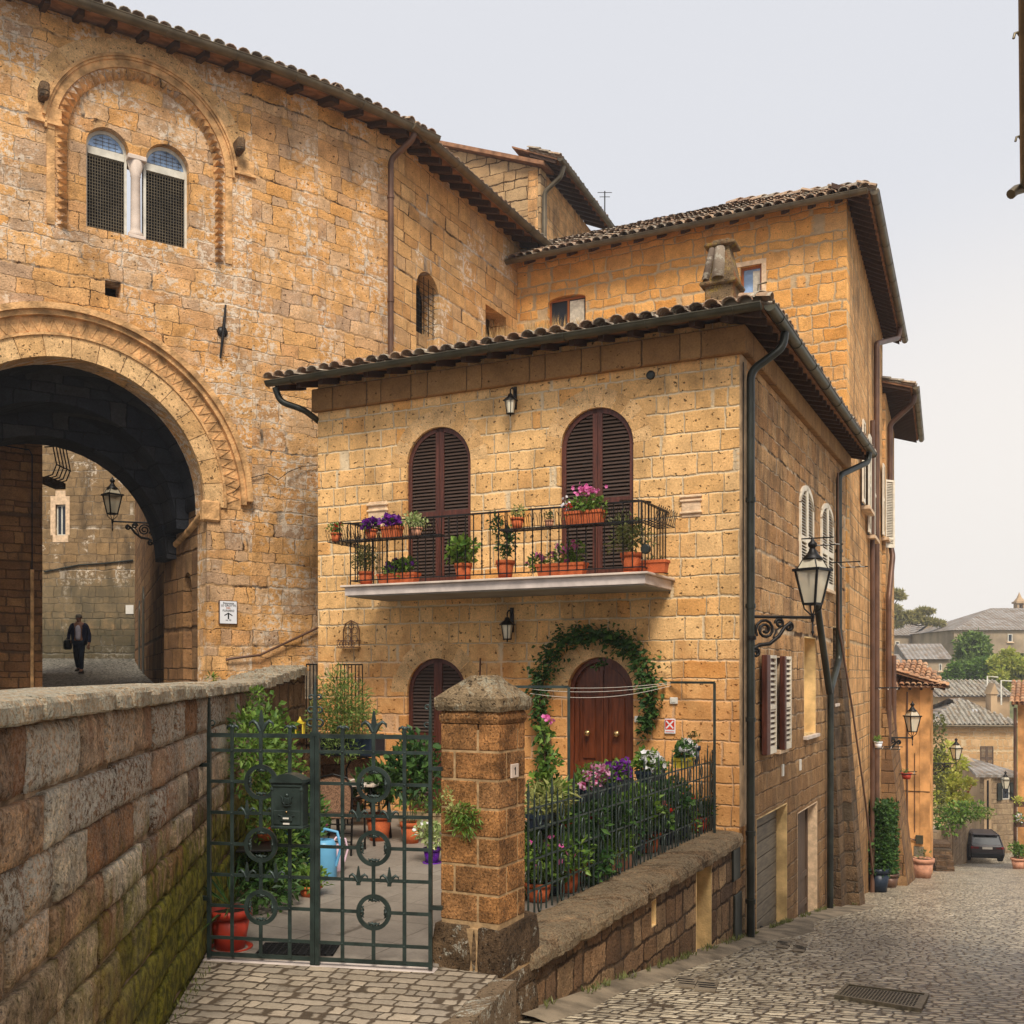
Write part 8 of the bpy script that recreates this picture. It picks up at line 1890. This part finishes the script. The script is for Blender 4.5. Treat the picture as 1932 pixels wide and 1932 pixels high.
mb = MB()
for _ in range(420):
    u = R.uniform(-6.3, 9.); k_ = mn.noise(V((u * 1.3, 4, 0)))
    if k_ < -.05: continue
    q = hs.w(u, -R.uniform(.0, .1) - (.3 if u > 7 else 0)); p = V((q.x, q.y, zr(q.y) + .04))
    for _ in range(3): mb.leaf(p, V((R.uniform(-.7, .7), R.uniform(-.7, .7), 1)), R.uniform(.03, .1), .014)
for _ in range(160):
    u = R.uniform(4., 7.6); q = lw.w(u, -R.uniform(.02, .1)); mb.leaf(V((q.x, q.y, -2.12)), V((R.uniform(-.7, .7), R.uniform(-.7, .7), 1)), R.uniform(.02, .06), .012)
o = part('weeds', mb, 'leafD'); tag(o, kind='stuff')

# ---------------------------------------------------------------- camera, light, air
cam = bpy.data.cameras.new('camera'); cam.sensor_width = 36; cam.sensor_fit = 'HORIZONTAL'; cam.lens = 36 * F / 1932; cam.shift_y = (CY - 966) / 1932; cam.clip_start = .05; cam.clip_end = 2000
co = bpy.data.objects.new('camera', cam); COL.objects.link(co); co.location = (0, 0, 0); co.rotation_euler = (PI / 2, 0, 0); sc.camera = co
el, azs = math.radians(50), math.radians(174)   # compass bearing of the sun, clockwise from +y
sd_ = V((math.sin(azs) * math.cos(el), math.cos(azs) * math.cos(el), math.sin(el)))
su = bpy.data.lights.new('sun', 'SUN'); su.energy = 3.8; su.angle = math.radians(18); su.color = (1, .92, .8)
so = bpy.data.objects.new('sun', su); COL.objects.link(so); so.rotation_euler = sd_.to_track_quat('Z', 'Y').to_euler()
w = bpy.data.worlds.new('World'); sc.world = w; w.use_nodes = True; nt = w.node_tree; bg_ = nt.nodes['Background']
sk = nt.nodes.new('ShaderNodeTexSky'); sk.sky_type = 'NISHITA'; sk.sun_disc = False; sk.sun_elevation = el; sk.sun_rotation = azs; sk.dust_density = 4.; sk.air_density = 1.; sk.altitude = 300
mx = nt.nodes.new('ShaderNodeMix'); mx.data_type = 'RGBA'; mx.inputs[0].default_value = .9
tc = nt.nodes.new('ShaderNodeTexCoord'); nz = nt.nodes.new('ShaderNodeTexNoise'); nz.inputs['Scale'].default_value = 1.2; nz.inputs['Detail'].default_value = 3
rp = nt.nodes.new('ShaderNodeValToRGB'); rp.color_ramp.elements[0].color = (7.9, 8.05, 8.65, 1); rp.color_ramp.elements[1].color = (8.35, 8.45, 8.85, 1); rp.color_ramp.elements[0].position = .3; rp.color_ramp.elements[1].position = .7
nt.links.new(tc.outputs['Generated'], nz.inputs['Vector']); nt.links.new(nz.outputs[0], rp.inputs[0])
gl = nt.nodes.new('ShaderNodeVectorMath'); gl.operation = 'DOT_PRODUCT'; gl.inputs[1].default_value = V((.46, .88, .02)).normalized(); nt.links.new(tc.outputs['Generated'], gl.inputs[0])
gr = nt.nodes.new('ShaderNodeMapRange'); gr.interpolation_type = 'SMOOTHERSTEP'; gr.inputs[1].default_value = .9; gr.inputs[2].default_value = 1.; gr.inputs[4].default_value = .6; nt.links.new(gl.outputs['Value'], gr.inputs[0])
m2_ = nt.nodes.new('ShaderNodeMix'); m2_.data_type = 'RGBA'; nt.links.new(gr.outputs[0], m2_.inputs[0]); m2_.inputs[7].default_value = (10.8, 9.9, 8.8, 1)
nt.links.new(sk.outputs[0], mx.inputs[6]); nt.links.new(rp.outputs[0], mx.inputs[7]); nt.links.new(mx.outputs[2], m2_.inputs[6]); nt.links.new(m2_.outputs[2], bg_.inputs[0]); bg_.inputs[1].default_value = .1
sc.view_settings.view_transform = 'Standard'; sc.view_settings.look = 'None'; sc.view_settings.exposure = .0; sc.view_settings.gamma = 1
sc.render.engine = 'CYCLES'; sc.cycles.max_bounces = 6; sc.cycles.transparent_max_bounces = 8

HAZE = .0008
hz = NT('haze'); hz.t.nodes.remove(hz.b); pv = hz.n('ShaderNodeVolumePrincipled'); pv.inputs['Color'].default_value = (.98, .98, .99, 1); pv.inputs['Density'].default_value = HAZE; pv.inputs['Anisotropy'].default_value = .2
hz.t.links.new(pv.outputs[0], hz.o.inputs['Volume']); M['haze'] = hz.m
mb = MB(); mb.box(-85, -20, -24, 145, 212, 24); o = part('haze', mb, 'haze'); tag(o, kind='stuff')
